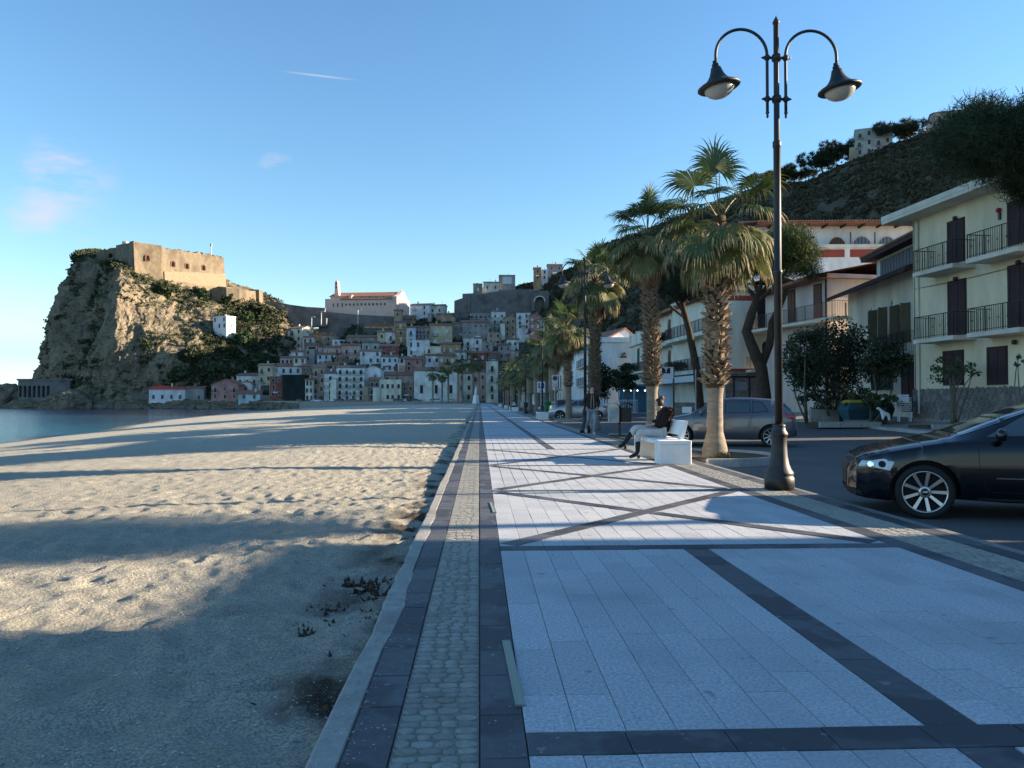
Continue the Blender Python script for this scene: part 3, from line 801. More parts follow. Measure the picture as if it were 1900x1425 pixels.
# scrub on the ledges: shelves facing upwards
gz = np.gradient(V, axis=0); gs = np.gradient(V, axis=1); nn = np.cross(gs, gz); nn /= np.linalg.norm(nn, axis=2)[..., None]+1e-9
up = nn[..., 2]*np.sign(np.sum(nn[..., :2]*nd, -1)+1e-9)
cand = np.argwhere((np.abs(nn[..., 2]) > .42) & (V[..., 2] > 3))
g = np.random.default_rng(9)
cand = cand[g.integers(0, len(cand), 3600)]
low = np.argwhere((V[..., 0] > -119) & (V[..., 2] < 47) & (V[..., 2] > 2) & (V[..., 1] < 400) & (np.abs(nn[..., 2]) > .12)); cand = np.concatenate([cand, low[g.integers(0, len(low), 1300)]])
pts = V[cand[:, 0], cand[:, 1]]
den = fbm(pts[:, 0]*.08, pts[:, 1]*.08, pts[:, 2]*.08, oct=3, seed=60)
sel = (pts[:, 0] > -119) | (den > .16); A_ = pts[sel]; B_ = pts[~sel & (den > -.1)]
V1, F1 = leaves(A_, g.random(len(A_))*1.7+.7, 30, .6, 3, .7); obj('rock_scrub', mesh_np('rock_scrub', V1, F1, [m_scrub]), kind='stuff')
V1, F1 = leaves(B_, g.random(len(B_))*.9+.4, 18, .45, 4, .5); obj('rock_grass', mesh_np('rock_grass', V1, F1, [m_scrub2]), kind='stuff')

# ================================================================== TOWN SLOPE
def town_z(X, Y):
    y0 = 285+40*np.clip((-64-np.asarray(X))/12, 0, 1)
    base = 1.0+np.clip(Y-y0, 0, None)*.36
    return np.minimum(base, 46)
xs_ = np.linspace(-112, 48, 60); ys_ = np.concatenate([[283], np.linspace(284, 440, 60)])
XX, YY = np.meshgrid(xs_, ys_); ZZ = town_z(XX, YY)-.6+.7*fbm(XX*.08, YY*.08, oct=3, seed=4); ZZ[0] = .2; ZZ[1] = .6; ZZ = np.where((XX < -63) & (YY < 318), -8, ZZ)
V = np.stack([XX, YY, ZZ], -1).reshape(-1, 3); n_ = 60; i = np.arange(len(ys_)-1)[:, None]*n_+np.arange(n_-1)[None, :]
obj('town_slope', mesh_np('town_slope', V, np.stack([i, i+1, i+n_+1, i+n_], -1).reshape(-1, 4), [m_hill], smooth=True), kind='structure')
# quay road in front of the town
mb = MB(); mb.box(-64, 13, 276.5, 287, -3, .32); mb.box(-64, -.7, 276.0, 276.5, -3, .75)
obj('quay', mb, mats=m_conc, kind='structure')
# ================================================================== PLANTS
m_fr = M('palm_leaf_green', (.050, .085, .025), (.085, .115, .035), scale=5, rough=.5, spec=.4, trans=.22)
m_fo = M('palm_leaf_yellowing', (.17, .165, .06), (.10, .12, .04), scale=5, rough=.55, trans=.2)
m_ft = M('palm_leaf_dry_tip', (.36, .30, .16), (.26, .22, .12), scale=6, rough=.7, trans=.2)
m_fd = M('palm_leaf_dead', (.20, .12, .065), (.13, .08, .045), scale=5, rough=.9, trans=.1)
m_pet = M('palm_petiole', (.10, .12, .045), (.16, .13, .06), scale=4, rough=.6)
m_pdead = M('palm_petiole_dead', (.17, .10, .055), rough=.9)
m_trunk = M('palm_trunk_smooth', (.27, .22, .165), (.19, .155, .12), scale=7, rough=.9, bump=.5, bscale=22, stretch=(1, 1, 3), c3=(.34, .29, .22), c3scale=3, c3fac=.6)
m_boot = M('palm_leaf_base', (.36, .275, .19), (.15, .105, .07), scale=16, rough=.9, bump=.4, rnd=.25)
m_fib = M('palm_fibre', (.10, .062, .035), (.06, .038, .022), scale=20, rough=1, bump=.8, bscale=40)

def frond_mesh(el, Lp, Rb, droop, seed, mg, mt, mp, spread=128, nseg=38, bend=18, close=1.0):
    r_ = random.Random(seed)
    V = []; F = []; MI = []
    # petiole
    n = 6; p = Vector((0, 0, 0)); a = R(el); pts = [p.copy()]
    for k in range(n):
        p = p+Vector((math.cos(a), 0, math.sin(a)))*(Lp/n); pts.append(p.copy()); a -= R(bend)/n
    m = MB(); m.tube(pts, [.024, .02, .017, .015, .013, .012, .010], 4); V += m.v; F += [f for f in m.f]; MI += [2]*len(m.f)
    d = Vector((math.cos(a), 0, math.sin(a))); side = Vector((0, 1, 0)); nrm = d.cross(side)*-1
    if nrm.z < 0: nrm = -nrm
    base = pts[-1]
    rs = [0.02, .28, .52, .70, .86, 1.0]
    dphi = 2*R(spread)/(nseg-1)
    for k in range(nseg):
        ph = -R(spread)+dphi*k+r_.uniform(-.015, .015); q = abs(ph)/R(spread)
        L_ = Rb*(1-.30*q**2)*r_.uniform(.9, 1.08)
        dirv = d*math.cos(ph)*close+side*math.sin(ph)+nrm*(.12+.30*q*abs(math.sin(ph)))
        dirv.normalize()
        pd = (dirv.cross(nrm)).normalized()
        dd = droop*r_.uniform(.75, 1.3)
        row = []
        pprev = base.copy(); cur = dirv.copy(); rp = 0
        for i_, r in enumerate(rs):
            step = (r-rp)*L_; rp = r
            if r > .45:
                cur = (cur+Vector((0, 0, -1))*dd*(.30+.5*(r-.45))).normalized()
            pprev = pprev+cur*step
            if r <= .52: wd = math.tan(dphi/2)*r*L_*1.02
            else: wd = math.tan(dphi/2)*.52*L_*(1-(r-.52)/.48)**.8*.85+.0015
            fold = nrm*(.35*wd)
            row.append((pprev+pd*wd, pprev+fold*(1 if i_ > 1 else .6), pprev-pd*wd))
        o = len(V)
        for t_ in row: V += [tuple(t_[0]), tuple(t_[1]), tuple(t_[2])]
        for i_ in range(len(rs)-1):
            b0 = o+i_*3
            F += [(b0, b0+1, b0+4, b0+3), (b0+1, b0+2, b0+5, b0+4)]; mm = 1 if i_ >= 3 and r_.random() < .8 else 0
            MI += [mm, mm]
    me = bpy.data.meshes.new('frond'); me.from_pydata([tuple(v) for v in V], [], F)
    for x in (mg, mt, mp): me.materials.append(x)
    me.polygons.foreach_set('material_index', MI); me.update(); return me
FR = {
 'up': [frond_mesh(84, 1.15, .85, .75, 1, m_fr, m_fr, m_pet, bend=2), frond_mesh(72, 1.05, .88, .95, 2, m_fr, m_fr, m_pet, bend=12)],
 'mid': [frond_mesh(52, 1.05, .95, .75, 3, m_fr, m_fo, m_pet, bend=25), frond_mesh(38, 1.1, .92, .9, 4, m_fr, m_fo, m_pet, bend=28), frond_mesh(60, .95, .9, .7, 14, m_fr, m_fo, m_pet, bend=30)],
 'low': [frond_mesh(20, 1.1, .95, 1.15, 5, m_fr, m_ft, m_pet, bend=35), frond_mesh(4, 1.0, .92, 1.3, 6, m_fo, m_ft, m_pet, bend=35), frond_mesh(-8, 1.0, .95, 1.2, 15, m_fr, m_ft, m_pet, bend=35)],
 'hang': [frond_mesh(-22, .95, .9, 1.6, 7, m_fo, m_ft, m_pet, bend=38), frond_mesh(-35, .85, .9, 1.7, 8, m_fo, m_ft, m_pdead, bend=36)],
 'dead': [frond_mesh(-45, .7, .8, 2.2, 9, m_fd, m_fd, m_pdead, spread=80, bend=38, nseg=26), frond_mesh(-60, .6, .8, 2.4, 10, m_fd, m_ft, m_pdead, spread=60, bend=25, nseg=22)],
}
def boot_mesh(seed):
    r_ = random.Random(seed); w0 = .06; h = .12
    m = MB(); tw = r_.uniform(-.3, .3)
    # a split leaf base: flat wedge that leans out and ends in a torn fork; local +X outward, Z up
    m.add([(-.02, -w0, 0), (.02, -w0*.9, -.01), (.02, w0*.9, -.01), (-.02, w0, 0),
           (.035, -w0*.75, h*.5), (.062, -w0*.6, h*.46), (.062, w0*.6, h*.46), (.035, w0*.75, h*.5),
           (.095+r_.uniform(-.02, .03), -w0*.95+tw*.06, h*r_.uniform(.8, 1.1)), (.12+r_.uniform(-.02, .03), w0*.5+tw*.06, h*r_.uniform(.75, 1.0))],
          [(0, 1, 5, 4), (1, 2, 6, 5), (2, 3, 7, 6), (3, 0, 4, 7), (4, 5, 8), (5, 6, 9, 8), (6, 7, 9), (7, 4, 8, 9)])
    return m
BOOTS = [boot_mesh(s) for s in range(5)]
BOOTME = [b.mesh('leaf_base', [m_boot]) for b in BOOTS]
def crown_list(seed, dens=1.0, dead=10):
    r_ = random.Random(seed); L_ = []
    spec = [('up', 3, .10), ('mid', 8, .0), ('low', 13, -.12), ('hang', 11, -.28), ('dead', dead, -.45)]
    for kind, n, z in spec:
        n = max(2, int(n*dens)); off = r_.random()*6.28
        for k in range(n):
            L_.append((r_.choice(FR[kind]), off+6.283*k/n+r_.uniform(-.25, .25), z+r_.uniform(-.08, .08), r_.uniform(.86, 1.1), kind))
    return L_
def trunk_profile(smooth, total, rb, rs, rt):
    return [(rb*1.25, -.15), (rb*1.12, .05), (rb, .25), (rs*1.06, .6), (rs, 1.1), (rs*.97, smooth-.35), (rs*1.12, smooth-.16), (rs*1.35, smooth), (rt*.92, smooth+.1), (rt*.85, (smooth+total)/2), (rt*.8, total-.3), (rt*.6, total+.1)]
def palm(label, x, y, total, smooth=1.7, rb=.25, rs=.165, rt=.24, seed=0, dens=1.0, dead=10, full=True, lean=(0, 0), crown=1.0, parts=0):
    t = thing('palm_tree', label, 'palm tree', (x, y, 0), group='fan palms along the promenade')
    r_ = random.Random(seed+100)
    def axis(z): k = z/total; return (lean[0]*k*k, lean[1]*k*k)
    m = MB(); m.smooth = True
    prof = trunk_profile(smooth, total, rb, rs, rt)
    # finer rings so the trunk bulges irregularly
    pr = []
    for a, b in zip(prof[:-1], prof[1:]):
        k = max(1, int((b[1]-a[1])/.12))
        for j in range(k): f = j/k; pr.append((a[0]+(b[0]-a[0])*f, a[1]+(b[1]-a[1])*f))
    pr.append(prof[-1])
    m.lathe([(r*(1+r_.uniform(-.025, .025)), z) for r, z in pr], 18)
    m.v = [(v[0]+axis(max(0, v[2]))[0], v[1]+axis(max(0, v[2]))[1], v[2]) for v in m.v]
    zs = [sum(m.v[i][2] for i in f)/len(f) for f in m.f]; m.m = [1 if z > smooth-.12 else 0 for z in zs]
    obj('trunk', m, t, mats=[m_trunk, m_fib])
    # leaf bases
    bb = MB(); cnt = 0
    z = smooth-.05; row = 0
    while z < total-.15:
        rr = np.interp(z, [p[1] for p in prof], [p[0] for p in prof]); n = 9
        for k in range(n):
            a = 6.283*(k+.5*(row % 2))/n+r_.uniform(-.15, .15); sc = r_.uniform(.85, 1.35)
            ax = axis(z); zz_ = z+r_.uniform(-.03, .03)
            if parts and math.sin(a-math.pi/2-.2) > -2 and cnt < parts and (math.sin(a) < .35):
                o = obj('leaf_base', r_.choice(BOOTME), t, (ax[0]+math.cos(a)*rr*.95, ax[1]+math.sin(a)*rr*.95, zz_), rot=(r_.uniform(-.7, .7), r_.uniform(-.2, .5), a), scale=sc); cnt += 1
            else:
                Mx = Matrix.Translation((ax[0]+math.cos(a)*rr*.95, ax[1]+math.sin(a)*rr*.95, zz_)) @ Matrix.Rotation(a, 4, 'Z') @ Matrix.Rotation(r_.uniform(-.1, .35), 4, 'Y') @ Matrix.Rotation(r_.uniform(-.35, .35), 4, 'X') @ Matrix.Scale(sc, 4)
                bt = r_.choice(BOOTS); bb.add([Mx @ Vector(v) for v in bt.v], bt.f)
        z += .080; row += 1
    obj('leaf_bases', bb, t, mats=m_boot, kind='stuff')
    ax = axis(total)
    for (me, a, z, sc, kd) in crown_list(seed, dens, dead):
        obj('frond', me, t, (ax[0], ax[1], total+z), rot=(r_.uniform(-.12, .12), r_.uniform(-.12, .12), a), scale=sc*crown)
    return t
palmA = palm('tall lit fan palm standing right behind the white bench, nearest of the row', 5.16, 16.7, 5.25, 1.72, .26, .17, .225, seed=3, parts=230, dens=.95, dead=5, lean=(.12, 0), crown=.9)
palmB = palm('dark dense fan palm with a thick skirt of dead fronds, second in the row', 5.75, 25.4, 6.75, 1.9, .27, .19, .24, seed=8, dens=1.05, dead=17, lean=(-.15, 0), crown=.92)
palmC = palm('lit fan palm rising directly behind the walking man', 5.3, 35.3, 6.9, 1.6, .25, .18, .235, seed=12, dens=1.0, dead=10, lean=(.05, 0), crown=1.0)
palmD = palm('slim fan palm beside the second white bench with shaded crown', 5.75, 49.5, 5.9, 2.3, .24, .2, .25, seed=17, dens=1.15, dead=18, lean=(-.2, 0), crown=1.15)

# planting islands round the nearer palms
def planter(x, y, lab):
    t = thing('planter', lab, 'planter', (x, y, 0), group='kerbed planting islands under the palms')
    rx, ry = 2.0, 1.75; n = 12
    pts = [(4.68-x+rx*math.sin(math.pi*k/n)**.8, -ry*math.cos(math.pi*k/n)) for k in range(n+1)]
    m = MB(); m.prism([(p[0]*1, p[1]) for p in pts], -.2, .03); obj('soil', m, t, mats=m_soil)
    for k in range(n):
        a, b = Vector((*pts[k], 0)), Vector((*pts[k+1], 0)); d = b-a
        if d.length < .06: continue
        mm = MB(); c = (a+b)/2
        o = obj('kerb_stone', me_k, t, (c.x, c.y, .085), rz=math.atan2(d.y, d.x), scale=(d.length*1.02, .14, .3))
    return t
planter(5.06, 17.4, 'kerbed soil island around the foot of the nearest palm')
planter(5.6, 26.0, 'kerbed soil island around the foot of the second palm')
planter(5.6, 49.6, 'kerbed soil island beside the second bench around the slim palm')
def tuft(name, lab, cat, x, y, z, r, h, n, mat, seed, group=None):
    g = np.random.default_rng(seed); V, F = [], []
    for k in range(n):
        a = g.random()*6.28; q = g.random()**.5*r; b = Vector((q*math.cos(a), q*math.sin(a), 0)); o = len(V)
        tip = b+Vector((g.normal()*h*.4, g.normal()*h*.4, h*(.5+.7*g.random()))); s = Vector((-math.sin(a), math.cos(a), 0))*.02
        V += [tuple(b-s), tuple(b+s), tuple(b.lerp(tip, .6)+s*1.2), tuple(tip)]; F.append((o, o+1, o+2, o+3))
    me = bpy.data.meshes.new(name); me.from_pydata(V, [], F); me.materials.append(mat)
    return obj(name, me, loc=(x, y, z), label=lab, cat=cat, group=group)
tuft('weed_tuft', 'low green weeds growing at the foot of the nearest palm', 'plant', 5.2, 16.3, .02, .22, .17, 90, m_scrub2, 2)

# ---- far palms: one crown mesh shared
def joined_crown(seed, dens, dead, crown=1.0):
    Vs = []; Fs = []; Ms = []; o = 0
    mats = [m_fr, m_fo, m_ft, m_fd, m_pet, m_pdead]
    for (me, a, z, sc, kd) in crown_list(seed, dens, dead):
        T = Matrix.Translation((0, 0, z)) @ Matrix.Rotation(a, 4, 'Z') @ Matrix.Scale(sc*crown, 4)
        nv = len(me.vertices); co = np.empty(nv*3, np.float32); me.vertices.foreach_get('co', co); co = co.reshape(-1, 3)
        Tm = np.array(T); co = co @ Tm[:3, :3].T+Tm[:3, 3]
        idx = [mats.index(x) for x in me.materials]
        for p in me.polygons: Fs.append(tuple(v+o for v in p.vertices)); Ms.append(idx[p.material_index])
        Vs.append(co); o += nv
    me = bpy.data.meshes.new('crown'); me.from_pydata(np.concatenate(Vs).tolist(), [], Fs)
    for x in mats: me.materials.append(x)
    me.polygons.foreach_set('material_index', Ms); return me
CR = [joined_crown(21, .8, 8), joined_crown(33, .9, 14), joined_crown(47, .7, 6)]
def far_trunk_me(h, r):
    m = MB(); m.smooth = True
    pr = [(r*1.4, -.1), (r*1.05, .4), (r, 1.8), (r*1.5, 2.0)]
    z = 2.1
    while z < h: pr.append((r*1.45*(1+random.uniform(-.06, .06)), z)); pr.append((r*1.25, z+.06)); z += .18
    pr.append((r*.8, h+.1)); m.lathe(pr, 9); zs = [sum(m.v[i][2] for i in f)/len(f) for f in m.f]; m.m = [1 if z_ > 1.95 else 0 for z_ in zs]
    return m.mesh('trunk', [m_trunk, m_boot])
def far_palm(lab, x, y, h, k, r=.19, z0=0, sc=1.0, group='distant palms along the promenade'):
    t = thing('palm_tree', lab, 'palm tree', (x, y, z0), group=group)
    obj('trunk', far_trunk_me(h, r), t); obj('crown', CR[k % 3], t, (0, 0, h), rz=k*1.3, scale=sc)
    return t
far_palm('palm trunk and crown just left of the slim palm, third lamp post in front', 5.75, 60, 5.6, 1, .28, sc=1.15)
far_palm('thick-trunked palm behind the green bin, second beyond the slim palm', 5.75, 67, 5.4, 0, .3, sc=1.2)
far_palm('thick dark palm left of the third lamp post', 5.8, 77, 5.6, 2, .3, sc=1.2)
far_palm('thick dark palm left of the parked grey car on the far kerb', 5.6, 86, 5.6, 1, .3, sc=1.2)
far_palm('small sunlit yellow-green palm standing clear of the shade', 5.2, 99, 4.6, 2, .2, sc=1.15)
far_palm('sunlit yellow-green palm in the distance beside the fourth lamp', 4.9, 112, 5.4, 0, .2, sc=1.2)
for i_, (y_, h_) in enumerate([(126, 5.6), (140, 5.2), (155, 5.6), (172, 5.4)]):
    far_palm(['distant palm one beyond the sunlit pair', 'distant palm two beyond the sunlit pair', 'distant palm three beyond the sunlit pair', 'distant palm at the far end of the street row'][i_], 5.2+.1*i_, y_, h_, i_, .22, sc=1.25)
for i_, (px, pt) in enumerate([(803, 692), (820, 697), (831, 681), (849, 676), (857, 673), (878, 668), (889, 675)]):
    Y_ = 262; b = PT(px, 748, Y_); topz = PT(px, pt, Y_).z
    far_palm(['leftmost shaded palm before the big white church', 'short leaning palm, second from the left before the white church', 'tall slim palm, third from the left before the white church', 'palm with dark crown, fourth before the town front', 'palm close beside the fourth one before the town front', 'largest dark palm before the town, by the white statue', 'palm just right of the white statue'][i_], b.x, Y_+i_*1.5, topz-.2+random.uniform(-.4, .2), i_, .24, z0=.3, sc=1.5 if i_ != 5 else 2.0, group='row of palms on the far waterfront')

# ---- pines
m_ndl = M('pine_needles_dark', (.022, .038, .016), (.035, .055, .022), scale=1.2, rough=.8)
m_ndl2 = M('pine_needles_green', (.045, .075, .02), (.075, .105, .03), scale=1.5, rough=.75, trans=.1)
m_bark = M('pine_bark', (.10, .065, .045), (.055, .038, .028), scale=6, rough=1, bump=1, bscale=9, stretch=(1, 1, .5))
m_bark2 = M('grey_bark', (.17, .15, .12), (.11, .10, .08), scale=8, rough=1, bump=.6)
def needles(centers, radii, per, length, wid, seed, upbias=.4):
    g = np.random.default_rng(seed); C = np.repeat(np.asarray(centers, float), per, 0); n = len(C)
    d = g.normal(size=(n, 3)); d[:, 2] += upbias; d /= np.linalg.norm(d, axis=1)[:, None]
    rr = np.repeat(np.asarray(radii, float), per)
    q0 = g.normal(size=(n, 3)); q0 /= np.linalg.norm(q0, axis=1)[:, None]; p0 = C+q0*(rr*.62*g.random(n)**.5)[:, None]
    L_ = (length*(.6+.8*g.random(n)))[:, None]; p1 = p0+d*L_
    s = np.cross(d, g.normal(size=(n, 3))); s /= np.linalg.norm(s, axis=1)[:, None]; s *= wid
    V = np.stack([p0-s, p0+s, p1+s*.4, p1-s*.4], 1).reshape(-1, 3)
    return V, np.arange(n*4).reshape(-1, 4)
def umbrella_crown(c, rx, ry, rz, n, seed, flat=True):
    g = np.random.default_rng(seed); P = []; Rr = []
    lobes = [(g.normal(size=3)*np.array([.55, .55, .3]), .35+.25*g.random()) for _ in range(14)]
    while len(P) < n:
        lb, lr = lobes[g.integers(len(lobes))]
        d = g.normal(size=3); d /= np.linalg.norm(d); q = lb+d*lr*(g.random()**.3)
        if flat and q[2] < -.45: continue
        P.append(np.array(c)+q*np.array([rx, ry, rz])); Rr.append(.3)
    return np.array(P), np.array(Rr)
def branch_tube(m, a, b, r0, r1, bow=.15, seed=0):
    g = random.Random(seed); a = Vector(a); b = Vector(b); pts = []
    off = Vector((g.uniform(-1, 1), g.uniform(-1, 1), g.uniform(-.3, 1)))*(b-a).length*bow
    for k in range(6):
        t_ = k/5; pts.append(a.lerp(b, t_)+off*math.sin(t_*math.pi))
    m.tube(pts, [r0+(r1-r0)*k/5 for k in range(6)], 7)
def pine(label, base, crown_c, rx, ry, rz, n=500, per=36, nl=.3, nw=.012, rt=.22, mats=(None, None), seed=0, limbs=6, fork=None, group=None, name='pine_tree', cat='pine tree', trunk_pts=None):
    t = thing(name, label, cat, base, group=group)
    b0 = Vector(base); cc = Vector(crown_c)-b0
    P, Rr = umbrella_crown(cc, rx, ry, rz, n, seed)
    V, F = needles(P, Rr*max(rx, .5)*.9 if rx < 4 else Rr*2.2, per, nl, nw, seed+1)
    nb = mats[0] or m_ndl
    obj('crown', mesh_np('crown', V, F, [nb]), t)
    m = MB(); m.smooth = True
    tp = [Vector(p) for p in trunk_pts] if trunk_pts else [Vector((0, 0, -.3)), Vector((cc.x*.2, cc.y*.2, cc.z*.35)), Vector((cc.x*.6, cc.y*.6, cc.z*.65)), cc-Vector((0, 0, rz*.5))]
    m.tube(tp, [rt*(1.15-.55*k/(len(tp)-1)) for k in range(len(tp))], 9)
    obj('trunk', m, t, mats=mats[1] or m_bark)
    g = random.Random(seed+5)
    for k in range(limbs):
        mm = MB(); mm.smooth = True
        e_ = Vector(P[g.randrange(len(P))]); branch_tube(mm, tp[-1].lerp(tp[-2], g.random()*.7), e_, rt*.4, rt*.1, .15, seed+k)
        obj('branch', mm, t, mats=mats[1] or m_bark)
    return t
# big umbrella pine cutting into the top right corner
pine('huge dark pine crown hanging over the yellow house at the right edge', (23.5, 23.0, .3), (19.95, 26.0, 9.95), 3.1, 3.0, 2.4, n=2200, per=58, nl=.26, nw=.012, rt=.3, seed=11)
pine('unseen low sparse pine added right of the frame to dapple the sand', (18.6, 9.6, .3), (18.2, 9.5, 7.0), 2.6, 1.3, .8, n=260, per=36, nl=.24, nw=.012, rt=.2, seed=71)  # unseen tree, added so its crown throws dappled shade on the near sand
# crooked pine behind the palms
cb = PT(1418, 748, 41); 
pine('crooked forked pine with bright green crown behind the nearest palm', (cb.x, 41, .1), tuple(PT(1392, 480, 41)), 3.1, 2.6, 1.35, n=1300, per=56, nl=.22, nw=.012, rt=.34, mats=(m_ndl2, m_bark), seed=23,
     trunk_pts=[(0, 0, -.2), (.02, 0, 1.4), (-.15, 0, 2.9), (-.6, 0, 4.0), (-.95, 0, 4.9), (-.65, 0, 5.9), (-.1, .1, 7.1)], limbs=5)
m = MB(); m.smooth = True; m.tube([(-.2, 0, 2.9), (.35, .1, 4.2), (.5, .1, 5.4), (.9, 0, 6.3), (1.3, 0, 7.2)], [.24, .22, .2, .17, .12], 8)
_p = [o for o in COL.objects if o.name.startswith('pine_tree') and 'crooked' in o.get('label', '')][0]
obj('fork_limb', m, _p, mats=m_bark)
pine('dark leafy pine mass between the two nearest palms', (13.4, 46, .1), tuple(PT(1262, 520, 46)), 2.6, 2.4, 2.0, n=900, per=55, nl=.26, nw=.013, rt=.25, mats=(m_ndl, m_bark), seed=31)
# pines along the hilltop road
for i_, (px, py, D, rx, rz_, lab) in enumerate([
    (1437, 331, 318, 5.2, 2.6, 'small leftmost stone pine on the hilltop road'), (1472, 322, 314, 7.0, 3.4, 'dark stone pine second from the left on the hilltop'),
    (1524, 303, 305, 7.5, 4.6, 'open-branched stone pine, third on the hilltop'), (1584, 278, 300, 8.6, 5.0, 'broad stone pine below the white hilltop house'),
    (1612, 286, 296, 5.5, 4.5, 'round stone pine in front of the white hilltop house'), (1686, 240, 285, 9.5, 4.2, 'flat-topped stone pine between the two hilltop houses')]):
    c = PT(px, py, D); b = PT(px+6, py+35, D)
    pine(lab, (b.x, D, b.z-1.5), tuple(c), rx, rx*.8, rz_, n=330, per=34, nl=1.1, nw=.08, rt=.45, mats=(m_ndl, m_bark), seed=40+i_, limbs=3, group='stone pines along the hilltop road')

# ---- broadleaf shrubs and small trees
m_lf = M('oleander_leaves', (.030, .048, .026), (.050, .068, .035), scale=3, rough=.6, trans=.1)
m_lf2 = M('garden_leaves', (.045, .07, .03), (.07, .09, .04), scale=3, rough=.6, trans=.1)
def shrub(label, px, py, D, rx, rz_, n, size, mat=None, stems=4, seed=0, name='shrub', cat='shrub', zb=.3, per=34, spread=1.0, group=None, ry=None):
    if name == 'hillside_tree':
        hit = ROCKBVH.ray_cast(Vector((0, 0, CAMZ)), ray(px, py).normalized())[0]
        if hit is not None: D = hit.y-1.0; zb = PT(px, py, D).z-rz_*.9
    c = PT(px, py, D); t = thing(name, label, cat, (c.x, D, zb), group=group)
    g = np.random.default_rng(seed); k = max(6, n); P = g.normal(size=(k, 3)); P /= np.linalg.norm(P, axis=1)[:, None]
    P *= (g.random(k)**.45)[:, None]; P = P*np.array([rx, ry or rx*.8, rz_])*spread
    cc = np.array([0, 0, c.z-zb]); P = P+cc
    P = P[P[:, 2] > .05]
    V, F = leaves(P, np.full(len(P), min(rx, rz_)*.36), per, size, seed+1)
    obj('foliage', mesh_np('foliage', V, F, [mat or m_lf]), t)
    r_ = random.Random(seed)
    for s_ in range(stems):
        mm = MB(); mm.smooth = True; e_ = P[r_.randrange(len(P))]
        branch_tube(mm, (r_.uniform(-.15, .15), r_.uniform(-.1, .1), -.2), e_, .05*min(2, max(.6, rx)), .015, .12, seed+s_)
        obj('stem', mm, t, mats=m_bark2)
    return t
shrub('tall dark oleander bush beside the lamp post, left of the hedge', 1497, 665, 38, 1.15, 1.7, 110, .085, seed=1, per=60)
shrub('dark dense garden tree in front of the pink house', 1560, 660, 40, 1.6, 1.9, 150, .085, seed=2, per=60)
shrub('dark shrub against the cream house below its shutters', 1640, 672, 36, 1.0, 1.15, 90, .08, seed=3, per=55)
shrub('low dark hedge behind the pavement right of the grey car', 1545, 738, 37.5, 1.9, .7, 120, .075, seed=4, name='hedge', cat='hedge')
shrub('low shrubs around the blue and yellow boat cover', 1620, 745, 35.5, 1.6, .45, 50, .09, seed=5, mat=m_lf2, name='hedge', cat='hedge')
shrub('sparse young tree with thin pale branches before the yellow house', 1768, 690, 30.5, .95, .62, 26, .085, seed=6, mat=m_lf2, stems=9, name='small_tree', cat='tree', per=22, spread=1.05)
shrub('thin shrub at the right edge before the yellow house', 1905, 668, 28.0, .5, .25, 10, .07, seed=16, mat=m_lf2, stems=3, per=16)
shrub('dark round bush beside the white car in the side yard', 1124, 706, 62, 1.15, 1.3, 60, .16, seed=7, zb=.2)
shrub('dark round bush next to the blue kiosk', 1158, 700, 66, 1.2, 1.2, 60, .16, seed=8, zb=.2)
# trees and shrubs on the flank of the castle rock
for i_, (px, py, D, r__, lab) in enumerate([
    (478, 582, 372, 6.5, 'large dark tree between the castle gate and the arched bridge'), (452, 590, 368, 5.0, 'dark round tree above the white cube house'),
    (425, 560, 372, 5.0, 'dark shrub mass below the castle wall, right'), (372, 548, 366, 5.2, 'green shrub below the middle of the castle wall'), (300, 540, 350, 5.0, 'dark shrub on the ledge below the castle corner'),
    (452, 632, 348, 6.0, 'green tree under the white cube house'), (425, 658, 336, 5.5, 'sunlit green tree on the terraces'), (395, 690, 325, 5.0, 'dark tree on the lower terraces'),
    (350, 660, 330, 4.2, 'small dark tree at the foot of the lit crag'), (330, 700, 322, 4.6, 'low green tree above the red-roofed boathouse'), (440, 700, 325, 5.5, 'dark tree above the pink gabled house'),
    (470, 672, 335, 4.5, 'shaded tree beside the grey terraced house'), (485, 700, 318, 4.5, 'dark tree above the small white house')]):
    shrub(lab, px, py, D, r__*.85, r__*.7, 90, .95, mat=[m_scrub, m_lf2][i_ % 2], stems=2, seed=70+i_, name='hillside_tree', cat='tree', zb=PT(px, py, D).z-r__*.9, per=30, group='trees on the flank of the castle rock')
pc = PT(345, 655, 328)
t = thing('cypress_tree', 'single slim cypress on the terraces under the crag', 'cypress', (pc.x, 328, pc.z-5))
V, F = leaves(np.stack([np.zeros(40), np.zeros(40), np.linspace(0, 11, 40)], 1), np.interp(np.linspace(0, 1, 40), [0, .2, 1], [.5, 1.0, .2]), 40, .5, 5); obj('crown', mesh_np('crown', V, F, [m_scrub]), t)
m = MB(); m.tube([(0, 0, -2), (0, 0, 9)], .2, 6); obj('trunk', m, t, mats=m_bark2)
bb_ = PT(525, 600, 384); far_palm('lone pale palm in front of the grey retaining wall below the bridge', bb_.x, 384, 6.2, 1, .3, z0=bb_.z, sc=1.4, group='palms in the upper town')
